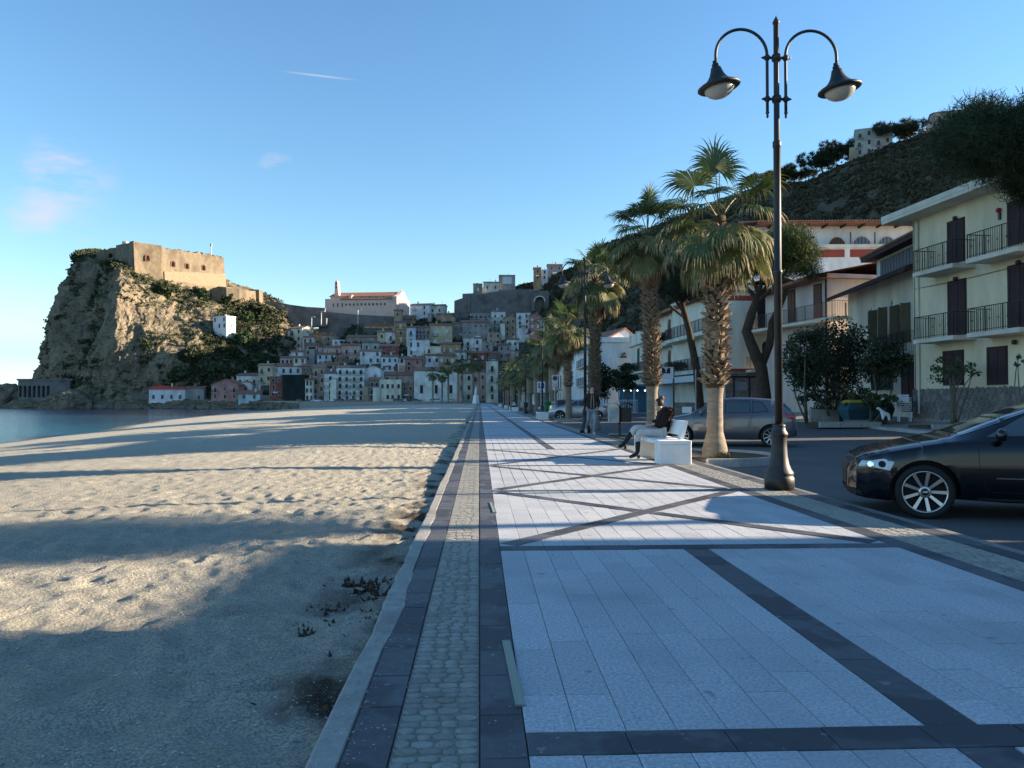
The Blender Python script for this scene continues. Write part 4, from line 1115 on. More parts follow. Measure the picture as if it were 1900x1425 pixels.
# wrack and driftwood on the sand
def stick(lab, px, py, L_, rz, seed, z=-.3):
    p = GR(px, py, float(beach_z(np.array([GR(px, py, -.3).x]), np.array([GR(px, py, -.3).y]))[0])); r_ = random.Random(seed); m = MB()
    pts = [(-L_/2+L_*k/6, r_.uniform(-.01, .01)*L_*2, r_.uniform(0, .006)) for k in range(7)]; m.tube(pts, [.004, .008, .009, .008, .007, .005, .003], 6)
    m.tube([pts[2], (pts[2][0]-.03, .035, .012)], [.005, .003], 5)
    obj('driftwood', m, loc=(p.x, p.y, p.z+.012), rz=rz, mats=M('driftwood', (.06, .045, .03), (.04, .03, .02), scale=20, rough=.9), label=lab, cat='driftwood')
stick('short forked dark stick lying on the sand, lower middle', 455, 1310, .11, -.35, 1)
stick('long thin curved twig lying on the shaded sand', 335, 1155, .42, .35, 2)
g = np.random.default_rng(77); C_ = []
for k in range(46):
    yy_ = g.uniform(4.6, 6.1) if k < 26 else g.uniform(2.6, 9); xx_ = -.66-abs(g.normal())*(.28 if k < 26 else .08); C_.append((xx_, yy_, float(beach_z(np.array([xx_]), np.array([yy_]))[0])-.02))
V, F = leaves(np.array(C_), np.full(len(C_), .075), 40, .045, 5, .35, 2.6); obj('seaweed', mesh_np('seaweed', V, F, [M('dry_seaweed', (.045, .03, .02), (.08, .055, .035), scale=20, rough=.9)]), kind='stuff')
# ================================================================== STREET LAMPS
def arc_pts(cx, cz, r, a0, a1, n): return [(cx+r*math.cos(R(a0+(a1-a0)*k/n)), 0, cz+r*math.sin(R(a0+(a1-a0)*k/n))) for k in range(n+1)]

def lamp(label, x, y):
    t = thing('street_lamp', label, 'street lamp', (x, y, 0), group='twin-armed street lamps along the promenade')
    m = MB(); m.smooth = True
    m.lathe([(.205, 0), (.208, .16), (.195, .185), (.188, .20), (.200, .225), (.192, .25), (.165, .29), (.138, .36), (.118, .47), (.108, .60), (.105, .74), (.112, .755), (.125, .775), (.122, .80), (.095, .84), (.085, .90), (.092, .915), (.062, .93)], 32)
    obj('base', m, t, mats=m_iron)
    m = MB(); m.smooth = True
    m.lathe([(.056, .92), (.055, 3.08), (.064, 3.09), (.064, 3.13), (.052, 3.14), (.050, 4.9), (.06, 4.91), (.06, 4.99), (.042, 5.01), (.038, 6.70), (.05, 6.71), (.05, 6.73), (.03, 6.77), (.012, 6.80), (.002, 6.83)], 20)
    obj('pole', m, t, mats=m_iron)
    for z in (5.61, 6.21):
        m = MB(); m.smooth = True
        m.lathe([(.03, z-.06), (.06, z-.045), (.07, z), (.06, z+.045), (.03, z+.06)], 14)
        m.bar((-.2, 0, z), (.2, 0, z), .03, .03)
        for s in (-1, 1):
            m.lathe([(.022, z-.045), (.04, z-.02), (.045, z), (.04, z+.02), (.022, z+.045)], 12, s*.135, 0); m.tube([(s*.17, 0, z), (s*.225, 0, z)], [.026, .004], 8)
        obj('clamp', m, t, mats=m_iron)
    for s in (-1, 1):
        r = .375
        arm = MB(); arm.smooth = True
        arm.tube([(s*.135, 0, 5.42), (s*.135, 0, 5.7), (s*.135, 0, 6.2)]+[(s*.135+s*r*(1-math.cos(R(a))), 0, 6.24+r*math.sin(R(a))) for a in range(0, 181, 10)]+[(s*(.135+2*r), 0, 6.08)], .0215, 10)
        arm.lathe([(.004, 5.33), (.02, 5.35), (.014, 5.38), (.028, 5.41), (.018, 5.44), (.022, 5.46)], 10, s*.135, 0)
        ob = obj('arm', arm, t, mats=m_iron)
        hd = MB(); hd.smooth = True
        hd.lathe([(.215, -.305), (.285, -.305), (.303, -.29), (.30, -.272), (.26, -.245), (.20, -.22), (.145, -.17), (.105, -.11), (.082, -.045), (.07, .0), (.05, .005), (.05, .05), (.036, .055), (.03, .10)], 36)
        ho = obj('lamp_shade', hd, ob, (s*(.135+2*r), 0, 6.05), rot=(0, R(-9), 0), mats=m_iron)
        g_ = MB(); g_.smooth = True
        g_.lathe([(.004, -.445), (.06, -.44), (.12, -.42), (.17, -.385), (.205, -.34), (.214, -.300)], 32); obj('globe', g_, ob, (s*(.135+2*r), 0, 6.05), rot=(0, R(-9), 0), mats=m_opal)
    return t
L1 = lamp('dark twin-armed street lamp with heavy cast base, nearest and tallest in the picture', 4.36, 11.05); L1.scale = (1.02, 1.02, 1.02); cache_kids(L1)
for (x, y, lab) in [(4.16, 30.2, 'street lamp standing behind the walking man'), (4.32, 53, 'street lamp left of the second white bench, crown of palms behind'), (4.32, 72, 'street lamp by the far litter bin, left of the thick palms'),
                    (4.3, 92, 'distant street lamp among the sunlit palms'), (4.3, 112, 'distant street lamp in the palm row, one before the farthest'), (4.3, 134, 'farthest street lamp of the promenade row')]:
    dup(L1, (x, y, 0), 0, lab)
# slim modern lamp masts on the slope below the church
for (px, py0, py1, D, lab) in [(578, 615, 588, 370, 'thin grey lamp mast left of the orange arched house'), (596, 600, 578, 378, 'thin grey lamp mast on the road below the church'), (664, 597, 573, 378, 'thin grey lamp mast right of the church wall'), (485, 595, 577, 380, 'thin lamp mast beside the dark castle trees')]:
    a = PT(px, py0, D); b = PT(px, py1, D); t = thing('lamp_mast', lab, 'lamp mast', tuple(a), group='lamp masts in the upper town'); h = b.z-a.z
    m = MB(); m.tube([(0, 0, -1), (0, 0, h)], [.3, .22], 6); obj('pole', m, t, mats=M('galvanised', (.45, .46, .46), rough=.5)); m = MB(); m.box(-.2, 1.6, -.3, .3, h-.15, h+.25); obj('lantern', m, t, mats=MATS['galvanised'])

# ================================================================== BENCHES
def rounded_box(m, x0, x1, y0, y1, z0, z1, r=.015):
    # box with chamfered vertical and top arrises
    def ring(z, i): return [(x0+i, y0+i+r, z), (x0+i+r, y0+i, z), (x1-i-r, y0+i, z), (x1-i, y0+i+r, z), (x1-i, y1-i-r, z), (x1-i-r, y1-i, z), (x0+i+r, y1-i, z), (x0+i, y1-i-r, z)]
    rs = [ring(z0, 0), ring(z1-r, 0), ring(z1-r*.3, r*.35), ring(z1, r)]
    vs = [v for q in rs for v in q]; fs = [tuple(range(7, -1, -1)), tuple(range(24, 32))]
    for a in range(3):
        for k in range(8): fs.append((a*8+k, a*8+(k+1) % 8, a*8+8+(k+1) % 8, a*8+8+k))
    m.add(vs, fs)
def bench(label, x, y, back=True, L_=2.5):
    t = thing('bench', label, 'bench', (x, y, 0), group='white concrete benches along the promenade')
    for y0 in (0, L_-.42):
        m = MB(); rounded_box(m, -.33, .33, y0, y0+.42, 0, .395 if y0 else .395, .012); obj('leg', m, t, mats=m_white)
    m = MB(); rounded_box(m, -.335, .335, -.005, L_+.005, .397, .478, .014); obj('seat', m, t, mats=m_white)
    if back:
        m = MB()
        # leaning back slab with a slot under its middle
        def slab(y0, y1, z0, z1):
            def xx(z): return .20+(z-.48)*.28
            m.add([(xx(z0), y0, z0), (xx(z0)+.085, y0, z0), (xx(z0)+.085, y1, z0), (xx(z0), y1, z0), (xx(z1), y0, z1), (xx(z1)+.07, y0, z1), (xx(z1)+.07, y1, z1), (xx(z1), y1, z1)],
                  [(0, 3, 2, 1), (4, 5, 6, 7), (0, 1, 5, 4), (1, 2, 6, 5), (2, 3, 7, 6), (3, 0, 4, 7)])
        slab(.40, L_-.02, .565, .86); slab(.40, .62, .478, .565); slab(L_-.25, L_-.02, .478, .565)
        obj('backrest', m, t, mats=m_white)
    return t
B1 = bench('white concrete bench with a woman sitting on it, nearest bench', 3.95, 15.4)
bench('second white concrete block bench, near the slim palm and lamp post', 4.18, 50.2, back=False, L_=2.3)
for (y, lab) in [(86, 'white bench in the distance with the seated person in white top'), (94, 'far white bench one beyond the seated person'), (112, 'far white bench among the palms'), (150, 'small far white bench at the end of the walk')]:
    bench(lab, 4.0, y, back=False, L_=2.3)

# ================================================================== BINS AND SIGNS
m_bwhite = M('bin_white_paint', (.55, .54, .50), (.45, .44, .40), scale=8, rough=.5, c3=(.22, .16, .10), c3scale=5, c3fac=.7)
m_bdark = M('bin_dark', (.03, .035, .033), (.045, .045, .04), scale=10, rough=.6)
m_sticker = M('bin_sticker', (.12, .25, .33), (.5, .55, .55), scale=25, rough=.6)
m_post = M('rusty_post', (.10, .045, .035), (.06, .035, .03), scale=12, rough=.7)
m_green = M('bin_green_plastic', (.015, .12, .06), (.01, .08, .045), scale=5, rough=.4)
m_blk = M('black_rubber', (.018, .018, .018), rough=.85)
t = thing('litter_bin', 'pair of litter bins, one white and one dark, on a single rusty post', 'litter bin', (5.05, 27.6, 0))
m = MB(); m.tube([(0, 0, 0), (0, 0, 1.1)], .04, 10); obj('post', m, t, mats=m_post)
for s, mt, nm in ((-1, m_bwhite, 'left_bin'), (1, m_bdark, 'right_bin')):
    m = MB()
    x0 = s*.045; x1 = s*.42
    m.prism([(x0, .50), (x1*.94, .50), (x1, 1.02), (x0, 1.02)] if s > 0 else [(x1*.94, .50), (x0, .50), (x0, 1.02), (x1, 1.02)], -.16, .16, 'y')
    b = obj('bin', m, t, mats=mt, label='pale %s bin with torn stickers' % 'white' if s < 0 else 'dark bin')
    if s < 0:
        m = MB(); m.box(-.36, -.12, -.166, -.161, .62, .94); obj('sticker', m, b, mats=m_sticker)
    m = MB(); m.smooth = False
    lw = .21; cx = s*.235
    pts = [(cx-lw, 1.10), (cx-lw*.85, 1.17), (cx-lw*.5, 1.20), (cx+lw*.5, 1.20), (cx+lw*.85, 1.17), (cx+lw, 1.10), (cx+lw*.93, 1.09), (cx+lw*.75, 1.14), (cx+lw*.45, 1.165), (cx-lw*.45, 1.165), (cx-lw*.75, 1.14), (cx-lw*.93, 1.09)]
    m.prism([pts[i_] for i_ in range(len(pts))][::-1], -.17, .17, 'y')
    for q in (-1, 1): m.bar((cx+q*lw*.9, 0, 1.0), (cx+q*lw*.95, 0, 1.12), .02)
    obj('lid', m, b, mats=m_bwhite if s < 0 else m_iron)
def bin_post(lab, x, y):
    t = thing('litter_bin', lab, 'litter bin', (x, y, 0)); m = MB(); m.tube([(0, 0, 0), (0, 0, 1.1)], .04, 8); obj('post', m, t, mats=m_post)
    for s, mt in ((-1, m_bwhite), (1, m_bdark)):
        m = MB(); m.box(s*.045, s*.40, -.16, .16, .5, 1.02); b = obj('bin', m, t, mats=mt); m = MB(); m.box(s*.03, s*.44, -.17, .17, 1.1, 1.2); obj('lid', m, b, mats=m_bwhite)
bin_post('far twin litter bin behind the person in white, by the fourth lamp', 4.75, 82)
t = thing('recycling_bin', 'rounded green plastic bin beside the second bench', 'litter bin', (5.0, 56.5, 0))
m = MB(); m.smooth = True; m.lathe([(.24, 0.05), (.30, .15), (.31, .95), (.27, 1.05)], 16); obj('body', m, t, mats=m_green); m = MB(); m.smooth = True; m.lathe([(.30, .98), (.28, 1.12), (.15, 1.22), (.02, 1.26)], 16); obj('lid', m, t, mats=m_green)
t = thing('litter_bin', 'round white litter bin with flat cap next to the green bin', 'litter bin', (5.35, 55, 0))
m = MB(); m.smooth = True; m.lathe([(.16, 0), (.19, .2), (.2, .95)], 14); obj('body', m, t, mats=m_bwhite); m = MB(); m.lathe([(.24, 1.08), (.25, 1.12), (.12, 1.18)], 14); m.bar((-.15, 0, .95), (-.15, 0, 1.1), .03); m.bar((.15, 0, .95), (.15, 0, 1.1), .03); obj('lid', m, t, mats=m_bwhite)
m_sblue = M('sign_blue', (.02, .08, .30), rough=.4); m_swhite = M('sign_white', (.75, .75, .75), rough=.4); m_sred = M('sign_red', (.45, .03, .04), rough=.4); m_sblk = M('sign_black', (.02, .02, .03), rough=.4); m_galv = MATS['galvanised']
def text(s, parent, loc, size, mat, rot=(math.pi/2, 0, 0), ext=.003, align='CENTER', name='lettering', bold=0):
    cu = bpy.data.curves.new('t', 'FONT'); cu.body = s; cu.size = size; cu.extrude = ext; cu.align_x = align; cu.align_y = 'CENTER'; cu.resolution_u = 2; cu.offset = bold
    o = bpy.data.objects.new('t', cu); COL.objects.link(o); dg = bpy.context.evaluated_depsgraph_get(); me = bpy.data.meshes.new_from_object(o.evaluated_get(dg)); bpy.data.objects.remove(o)
    me.materials.clear(); me.materials.append(mat); return obj(name, me, parent, loc, rot=rot)
# parking sign and the no-parking sign behind the third lamp
def plate(t, w_, h_, z, mat, nm='sign_plate', y=-.04):
    m = MB(); m.box(-w_/2, w_/2, y-.012, y, z-h_/2, z+h_/2); return obj(nm, m, t, mats=mat)
p_ = PT(1004, 717, 60)
t = thing('parking_sign', 'white sign panel with a blue letter P beside the third lamp post', 'road sign', (p_.x, 60, 0)); m = MB(); m.tube([(0, 0, 0), (0, 0, 2.75)], .03, 8); obj('post', m, t, mats=m_galv)
pl = plate(t, .62, .84, 2.3, m_swhite); m = MB(); m.box(-.22, .24, -.056, -.053, 2.2, 2.62); obj('blue_field', m, pl, mats=m_sblue); text('P', pl, (0, -.058, 2.41), .45, m_swhite, bold=.01)
m = MB(); m.box(-.18, .18, -.056, -.053, 1.95, 1.99); m.box(-.18, .1, -.056, -.053, 2.05, 2.09); obj('small_print', m, pl, mats=m_sblue)
p_ = PT(1030, 700, 52)
t = thing('no_parking_sign', 'round blue sign with red ring on a white panel above a small bin', 'road sign', (5.15, 52.5, 0)); m = MB(); m.tube([(0, 0, 0), (0, 0, 2.9)], .03, 8); obj('post', m, t, mats=m_galv)
pl = plate(t, .40, .56, 2.72, m_swhite); m = MB()
m.prism([(.17*math.cos(a*.3927), 2.78+.17*math.sin(a*.3927)) for a in range(16)], -.058, -.053, 'y'); obj('red_ring', m, pl, mats=m_sred)
m = MB(); m.prism([(.13*math.cos(a*.3927), 2.78+.13*math.sin(a*.3927)) for a in range(16)], -.062, -.0585, 'y'); obj('blue_disc', m, pl, mats=m_sblue)
m = MB(); m.bar((-.1, -.064, 2.88), (.1, -.064, 2.68), .03, .004); obj('red_bar', m, pl, mats=m_sred)
pl2 = plate(t, .40, .20, 2.33, m_swhite, 'lower_panel'); text('0-24', pl2, (0, -.056, 2.33), .14, m_sblk)
pl3 = plate(t, .34, .24, 2.08, m_swhite, 'arrow_panel'); m = MB(); m.box(.02, .12, -.056, -.053, 2.0, 2.16); obj('red_mark', m, pl3, mats=m_sred)
# tobacconist's T sign on its pole
p_ = PT(1250, 740, 43); 
t = thing('tobacco_sign', 'square dark sign with a white letter T on a black pole behind the palms', 'shop sign', (p_.x, 43, 0)); m = MB(); m.tube([(0, 0, 0), (0, 0, 3.1)], .05, 8); obj('post', m, t, mats=m_iron)
m = MB(); zT = PT(1236, 687, 43).z; m.box(-.72, -.02, -.05, .05, zT-.5, zT+.18); pl = obj('sign_box', m, t, mats=m_swhite)
m = MB(); m.box(-.68, -.20, -.056, -.053, zT-.18, zT+.14); obj('dark_field', m, pl, mats=m_sblk); text('T', pl, (-.44, -.058, zT-.02), .32, m_swhite, bold=.01)
p_ = PT(1291, 745, 45); t = thing('sign_post', 'thin pale pole without visible sign before the stone wall', 'pole', (p_.x, 45, 0)); m = MB(); m.tube([(0, 0, 0), (0, 0, 3.1)], .035, 8); obj('post', m, t, mats=m_galv)
# white statue at the far end
p_ = PT(883, 747, 255)
t = thing('statue', 'slim white statue on a tapering pedestal at the end of the promenade', 'statue', (p_.x, 255, .1))
m = MB(); m.lathe([(1.3, 0), (1.1, .6), (.8, 2.6), (.6, 2.9)], 4); obj('pedestal', m, t, mats=m_white)
m = MB(); m.smooth = True; m.lathe([(.45, 2.9), (.5, 3.4), (.38, 4.2), (.42, 4.7), (.2, 5.0), (.16, 5.1), (.24, 5.3), (.2, 5.5), (.05, 5.6)], 10); m.tube([(.3, 0, 4.6), (.7, 0, 5.1)], [.14, .08], 6); obj('figure', m, t, mats=m_white)

# ================================================================== CARS
def car_paint(name, c, metal=.0, rough=.28): return M(name, c, rough=rough, metal=metal, coat=1.0, spec=.5)
m_carglass = M('car_glass', (.05, .072, .075), rough=.03, spec=.9, coat=.5)
m_tyre = M('tyre', (.018, .018, .018), rough=.8)
m_alloy = M('alloy', (.48, .48, .50), rough=.28, metal=.85)
m_dpl = M('dark_plastic', (.02, .02, .022), rough=.55)
m_lampg = M('headlight_glass', (.46, .52, .58), rough=.3, metal=.1, coat=.5)
m_tail = M('tail_red', (.45, .015, .02), rough=.12, coat=1)
m_plate = M('plate_white', (.7, .72, .72), rough=.4)
m_chrome = M('chrome', (.7, .7, .7), rough=.12, metal=1)
def car_body(L_, W_, prof, name, mat, wheel_x, wr):
    """prof rows: x, zbottom, zbelt, ztop, half width at sill, at belt, at roof edge ; x from front (0) to rear (L)"""
    xs_ = np.array([p[0] for p in prof]); P = np.array(prof)
    X = np.unique(np.concatenate([np.linspace(0, L_, 56), xs_])); n = len(X)
    row = [np.interp(X, xs_, P[:, k]) for k in range(7)]
    for k in (2, 3, 4, 5, 6):
        a = row[k].copy()
        for _ in range(2): a[1:-1] = (a[:-2]+2*a[1:-1]+a[2:])/4
        row[k] = a
    V = []
    for i_ in range(n):
        x, zb, zl, zt, ws, wb, wt = [r_[i_] for r_ in row]
        zt = max(zt, zl+.012)
        half = [(0, zb), (ws*.7, zb), (ws*.93, zb+.02), (ws, zb+.09), (ws*1.012, zb+(zl-zb)*.35), (wb*1.01, zb+(zl-zb)*.62), (wb*1.0, zb+(zl-zb)*.80), (wb*.985, zl-(zl-zb)*.05), (wb*.955, zl),
                (wb*.955+(wt-wb*.955)*.25, zl+(zt-zl)*.25), (wb*.955+(wt-wb*.955)*.6, zl+(zt-zl)*.6), (wt+(.01), zl+(zt-zl)*.88), (wt*.93, zl+(zt-zl)*.965), (wt*.7, zl+(zt-zl)*.99), (wt*.35, zt), (0, zt)]
        for (y, z) in half: V.append((x, -y, z))
        for (y, z) in half[-2:0:-1]: V.append((x, y, z))
    k = 30; F = []
    for i_ in range(n-1):
        for j in range(k): F.append((i_*k+j, (i_+1)*k+j, (i_+1)*k+(j+1) % k, i_*k+(j+1) % k))
    F.append(tuple(range(k))); F.append(tuple(range((n-1)*k+k-1, (n-1)*k-1, -1)))
    me = bpy.data.meshes.new(name); me.from_pydata(V, [], F); me.materials.append(mat); me.materials.append(m_dpl)
    o = bpy.data.objects.new('tmp', me); COL.objects.link(o)
    cut = MB()
    for wx in wheel_x:
        for s in (-1, 1):
            pts = [(wx+(wr+.055)*math.cos(a*math.pi/16), wr+(wr+.055)*math.sin(a*math.pi/16)) for a in range(32)]
            y0, y1 = (W_/2-.26, W_/2+.2) if s > 0 else (-W_/2-.2, -W_/2+.26)
            cut.prism(pts, y0, y1, 'y')
    cm = cut.mesh('cut', [m_dpl]); 
    co = bpy.data.objects.new('cut', cm); COL.objects.link(co)
    bpy.context.view_layer.update()
    md = o.modifiers.new('b', 'BOOLEAN'); md.object = co; md.operation = 'DIFFERENCE'; md.solver = 'EXACT'; md.material_mode = 'TRANSFER'
    dg = bpy.context.evaluated_depsgraph_get(); dg.update()
    me2 = bpy.data.meshes.new_from_object(o.evaluated_get(dg))
    bpy.data.objects.remove(o); bpy.data.objects.remove(co)
    me2.name = name
    import bmesh
    bm = bmesh.new(); bm.from_mesh(me2); bmesh.ops.recalc_face_normals(bm, faces=bm.faces)
    bm.to_mesh(me2); bm.free()
    me2.polygons.foreach_set('use_smooth', [True]*len(me2.polygons))
    me2.set_sharp_from_angle(angle=R(38))
    bvh = BVHTree.FromPolygons([v.co.copy() for v in me2.vertices], [tuple(p.vertices) for p in me2.polygons])
    return me2, bvh
def project_patch(bvh, poly, side, name, mat, off=.005, res=.03, L_=4.2, thick=.004):
    """poly: outline; side 'L'/'R': (x,z) ; 'F'/'B': (y,z). A fitted panel lying on the body surface."""
    xs_ = [p[0] for p in poly]; zs_ = [p[1] for p in poly]
    nx_ = max(2, int((max(xs_)-min(xs_))/res)); nz_ = max(2, int((max(zs_)-min(zs_))/res))
    # build grid row by row clipped to outline at each height
    V = []; F = []; rows = []
    for j in range(nz_+1):
        z = min(zs_)+(max(zs_)-min(zs_))*(j/nz_); z = min(max(z, min(zs_)+1e-4), max(zs_)-1e-4)
        cr = []
        for a in range(len(poly)):
            p, q = poly[a], poly[(a+1) % len(poly)]
            if (p[1]-z)*(q[1]-z) < 0: cr.append(p[0]+(q[0]-p[0])*(z-p[1])/(q[1]-p[1]))
        if len(cr) < 2: rows.append(None); continue
        a0, a1 = min(cr), max(cr); r_ = []
        for i_ in range(nx_+1):
            u = a0+(a1-a0)*i_/nx_
            if side in 'LR':
                s = -1 if side == 'R' else 1
                o = Vector((u, s*3, z)); d = Vector((0, -s, 0))
            else:
                s = -1 if side == 'F' else 1
                o = Vector((L_/2+s*4, u, z)); d = Vector((-s, 0, 0))
            h, nn_, _, _ = bvh.ray_cast(o, d)
            if h is None: h = o+d*3
            r_.append(h-d*off)
        rows.append(r_)
    for r_ in rows:
        if r_ is None: continue
        V += [tuple(p) for p in r_]
    good = [r_ for r_ in rows if r_ is not None]; w_ = nx_+1
    for j in range(len(good)-1):
        for i_ in range(nx_): F.append((j*w_+i_, j*w_+i_+1, (j+1)*w_+i_+1, (j+1)*w_+i_))
    me = bpy.data.meshes.new(name); me.from_pydata(V, [], F); me.materials.append(mat); me.polygons.foreach_set('use_smooth', [True]*len(F)); return me
def roof_patch(bvh, poly, name, mat, off=.006, n=14):
    """poly given as 4 corners (x,y) in plan: front-left, front-right, rear-right, rear-left"""
    V = []; F = []
    a, b, c, d = [Vector(p) for p in poly]
    for j in range(n+1):
        for i_ in range(n+1):
            p = a.lerp(b, i_/n).lerp(d.lerp(c, i_/n), j/n)
            h, nn_, _, _ = bvh.ray_cast(Vector((p.x, p.y, 3)), Vector((0, 0, -1)))
            V.append(tuple(h+nn_*off) if h else (p.x, p.y, 1))
    for j in range(n):
        for i_ in range(n): F.append((j*(n+1)+i_, j*(n+1)+i_+1, (j+1)*(n+1)+i_+1, (j+1)*(n+1)+i_))
    me = bpy.data.meshes.new(name); me.from_pydata(V, [], F); me.materials.append(mat); me.polygons.foreach_set('use_smooth', [True]*len(F)); return me
def wheel(parent, x, y, r, side, spokes, twist=0, rimr=.73, wd=.21, steer=0, cap=None):
    s = side
    w_ = thing('wheel', None, None); w_.parent = parent; w_.location = (x, y, r); w_.rotation_euler = (0, 0, steer)
    ty = MB(); ty.smooth = True
    pr = [(rimr*r, -wd/2+.02), (r*.86, -wd/2), (r*.96, -wd/2+.012), (r, -wd/2+.04), (r, wd/2-.04), (r*.96, wd/2-.012), (r*.86, wd/2), (rimr*r, wd/2-.02)]
    ty.lathe(pr, 36, cap=False); ty.xf(Matrix.Rotation(R(90), 4, 'X')); obj('tyre', ty, w_, mats=m_tyre)
    rm = MB(); rm.smooth = True
    f = s*(wd/2)   # outer face
    rm.lathe([(rimr*r*1.02, -.10), (rimr*r*.97, -.09), (rimr*r*.95, wd/2-.03), (rimr*r*1.0, wd/2-.012), (rimr*r*1.03, wd/2-.015)], 36, cap=False)
    rm.smooth = False
    for k in range(spokes):
        a = 2*math.pi*k/spokes; a2 = a+twist
        p0 = (math.cos(a)*.05, math.sin(a)*.05, wd/2-.045); p1 = (math.cos(a2)*rimr*r*.965, math.sin(a2)*rimr*r*.965, wd/2-.022)
        ww = .016 if spokes > 8 else .022
        t_ = Vector(p1)-Vector(p0); nrm = Vector((-t_.y, t_.x, 0)).normalized()
        q0, q1 = Vector(p0), Vector(p1); dz = Vector((0, 0, .02))
        rm.add([q0-nrm*ww*.9, q0+nrm*ww*.9, q1+nrm*ww*1.25, q1-nrm*ww*1.25, q0-nrm*ww*.9-dz, q0+nrm*ww*.9-dz, q1+nrm*ww*1.25-dz, q1-nrm*ww*1.25-dz], [(0, 3, 2, 1), (4, 5, 6, 7), (0, 1, 5, 4), (1, 2, 6, 5), (2, 3, 7, 6), (3, 0, 4, 7)])
    rm.smooth = True; rm.lathe([(.062, wd/2-.06), (.07, wd/2-.035), (.05, wd/2-.03), (.002, wd/2-.029)], 18)
    M_ = Matrix.Rotation(R(90), 4, 'X') if s < 0 else Matrix.Rotation(R(-90), 4, 'X')
    rm.xf(M_); rr_ = obj('rim', rm, w_, mats=m_alloy)
    bk_ = MB(); bk_.lathe([(rimr*r*.94, -.02), (rimr*r*.94, .0)], 24); bk_.xf(M_); obj('brake_disc', bk_, w_, mats=m_blk)
    cp = MB(); cp.smooth = True; cp.lathe([(.044, wd/2-.034), (.042, wd/2-.024), (.002, wd/2-.023)], 16); cp.xf(M_); obj('hub_cap', cp, w_, mats=m_dpl)
    if cap == 'rings':   # four interlinked rings on the hub cap
        ri = MB()
        for k in range(4): 
            ri.tube([( -.0195+.013*k+.009*math.cos(a*math.pi/8), .009*math.sin(a*math.pi/8), wd/2-.0215) for a in range(17)], .0018, 5, caps=False)
        ri.xf(M_); obj('emblem', ri, w_, mats=m_chrome)
    return w_
def seam(bvh, pts, side, name='door_seam', w_=.006, mat=None, L_=4.2):
    """thin dark joint following the body"""
    V = []; P = []
    for a, b in zip(pts[:-1], pts[1:]):
        n = max(2, int(math.hypot(b[0]-a[0], b[1]-a[1])/.05))
        for k in range(n): P.append((a[0]+(b[0]-a[0])*k/n, a[1]+(b[1]-a[1])*k/n))
    P.append(pts[-1]); s = -1 if side == 'R' else 1; out_ = []
    for (x, z) in P:
        h, nn_, _, _ = bvh.ray_cast(Vector((x, s*3, z)), Vector((0, -s, 0)))
        if h: out_.append(h+Vector((0, s*.001, 0)))
    m = MB(); 
    if len(out_) > 1: m.tube(out_, w_/2, 4)
    return m.mesh(name, [mat or m_blk])
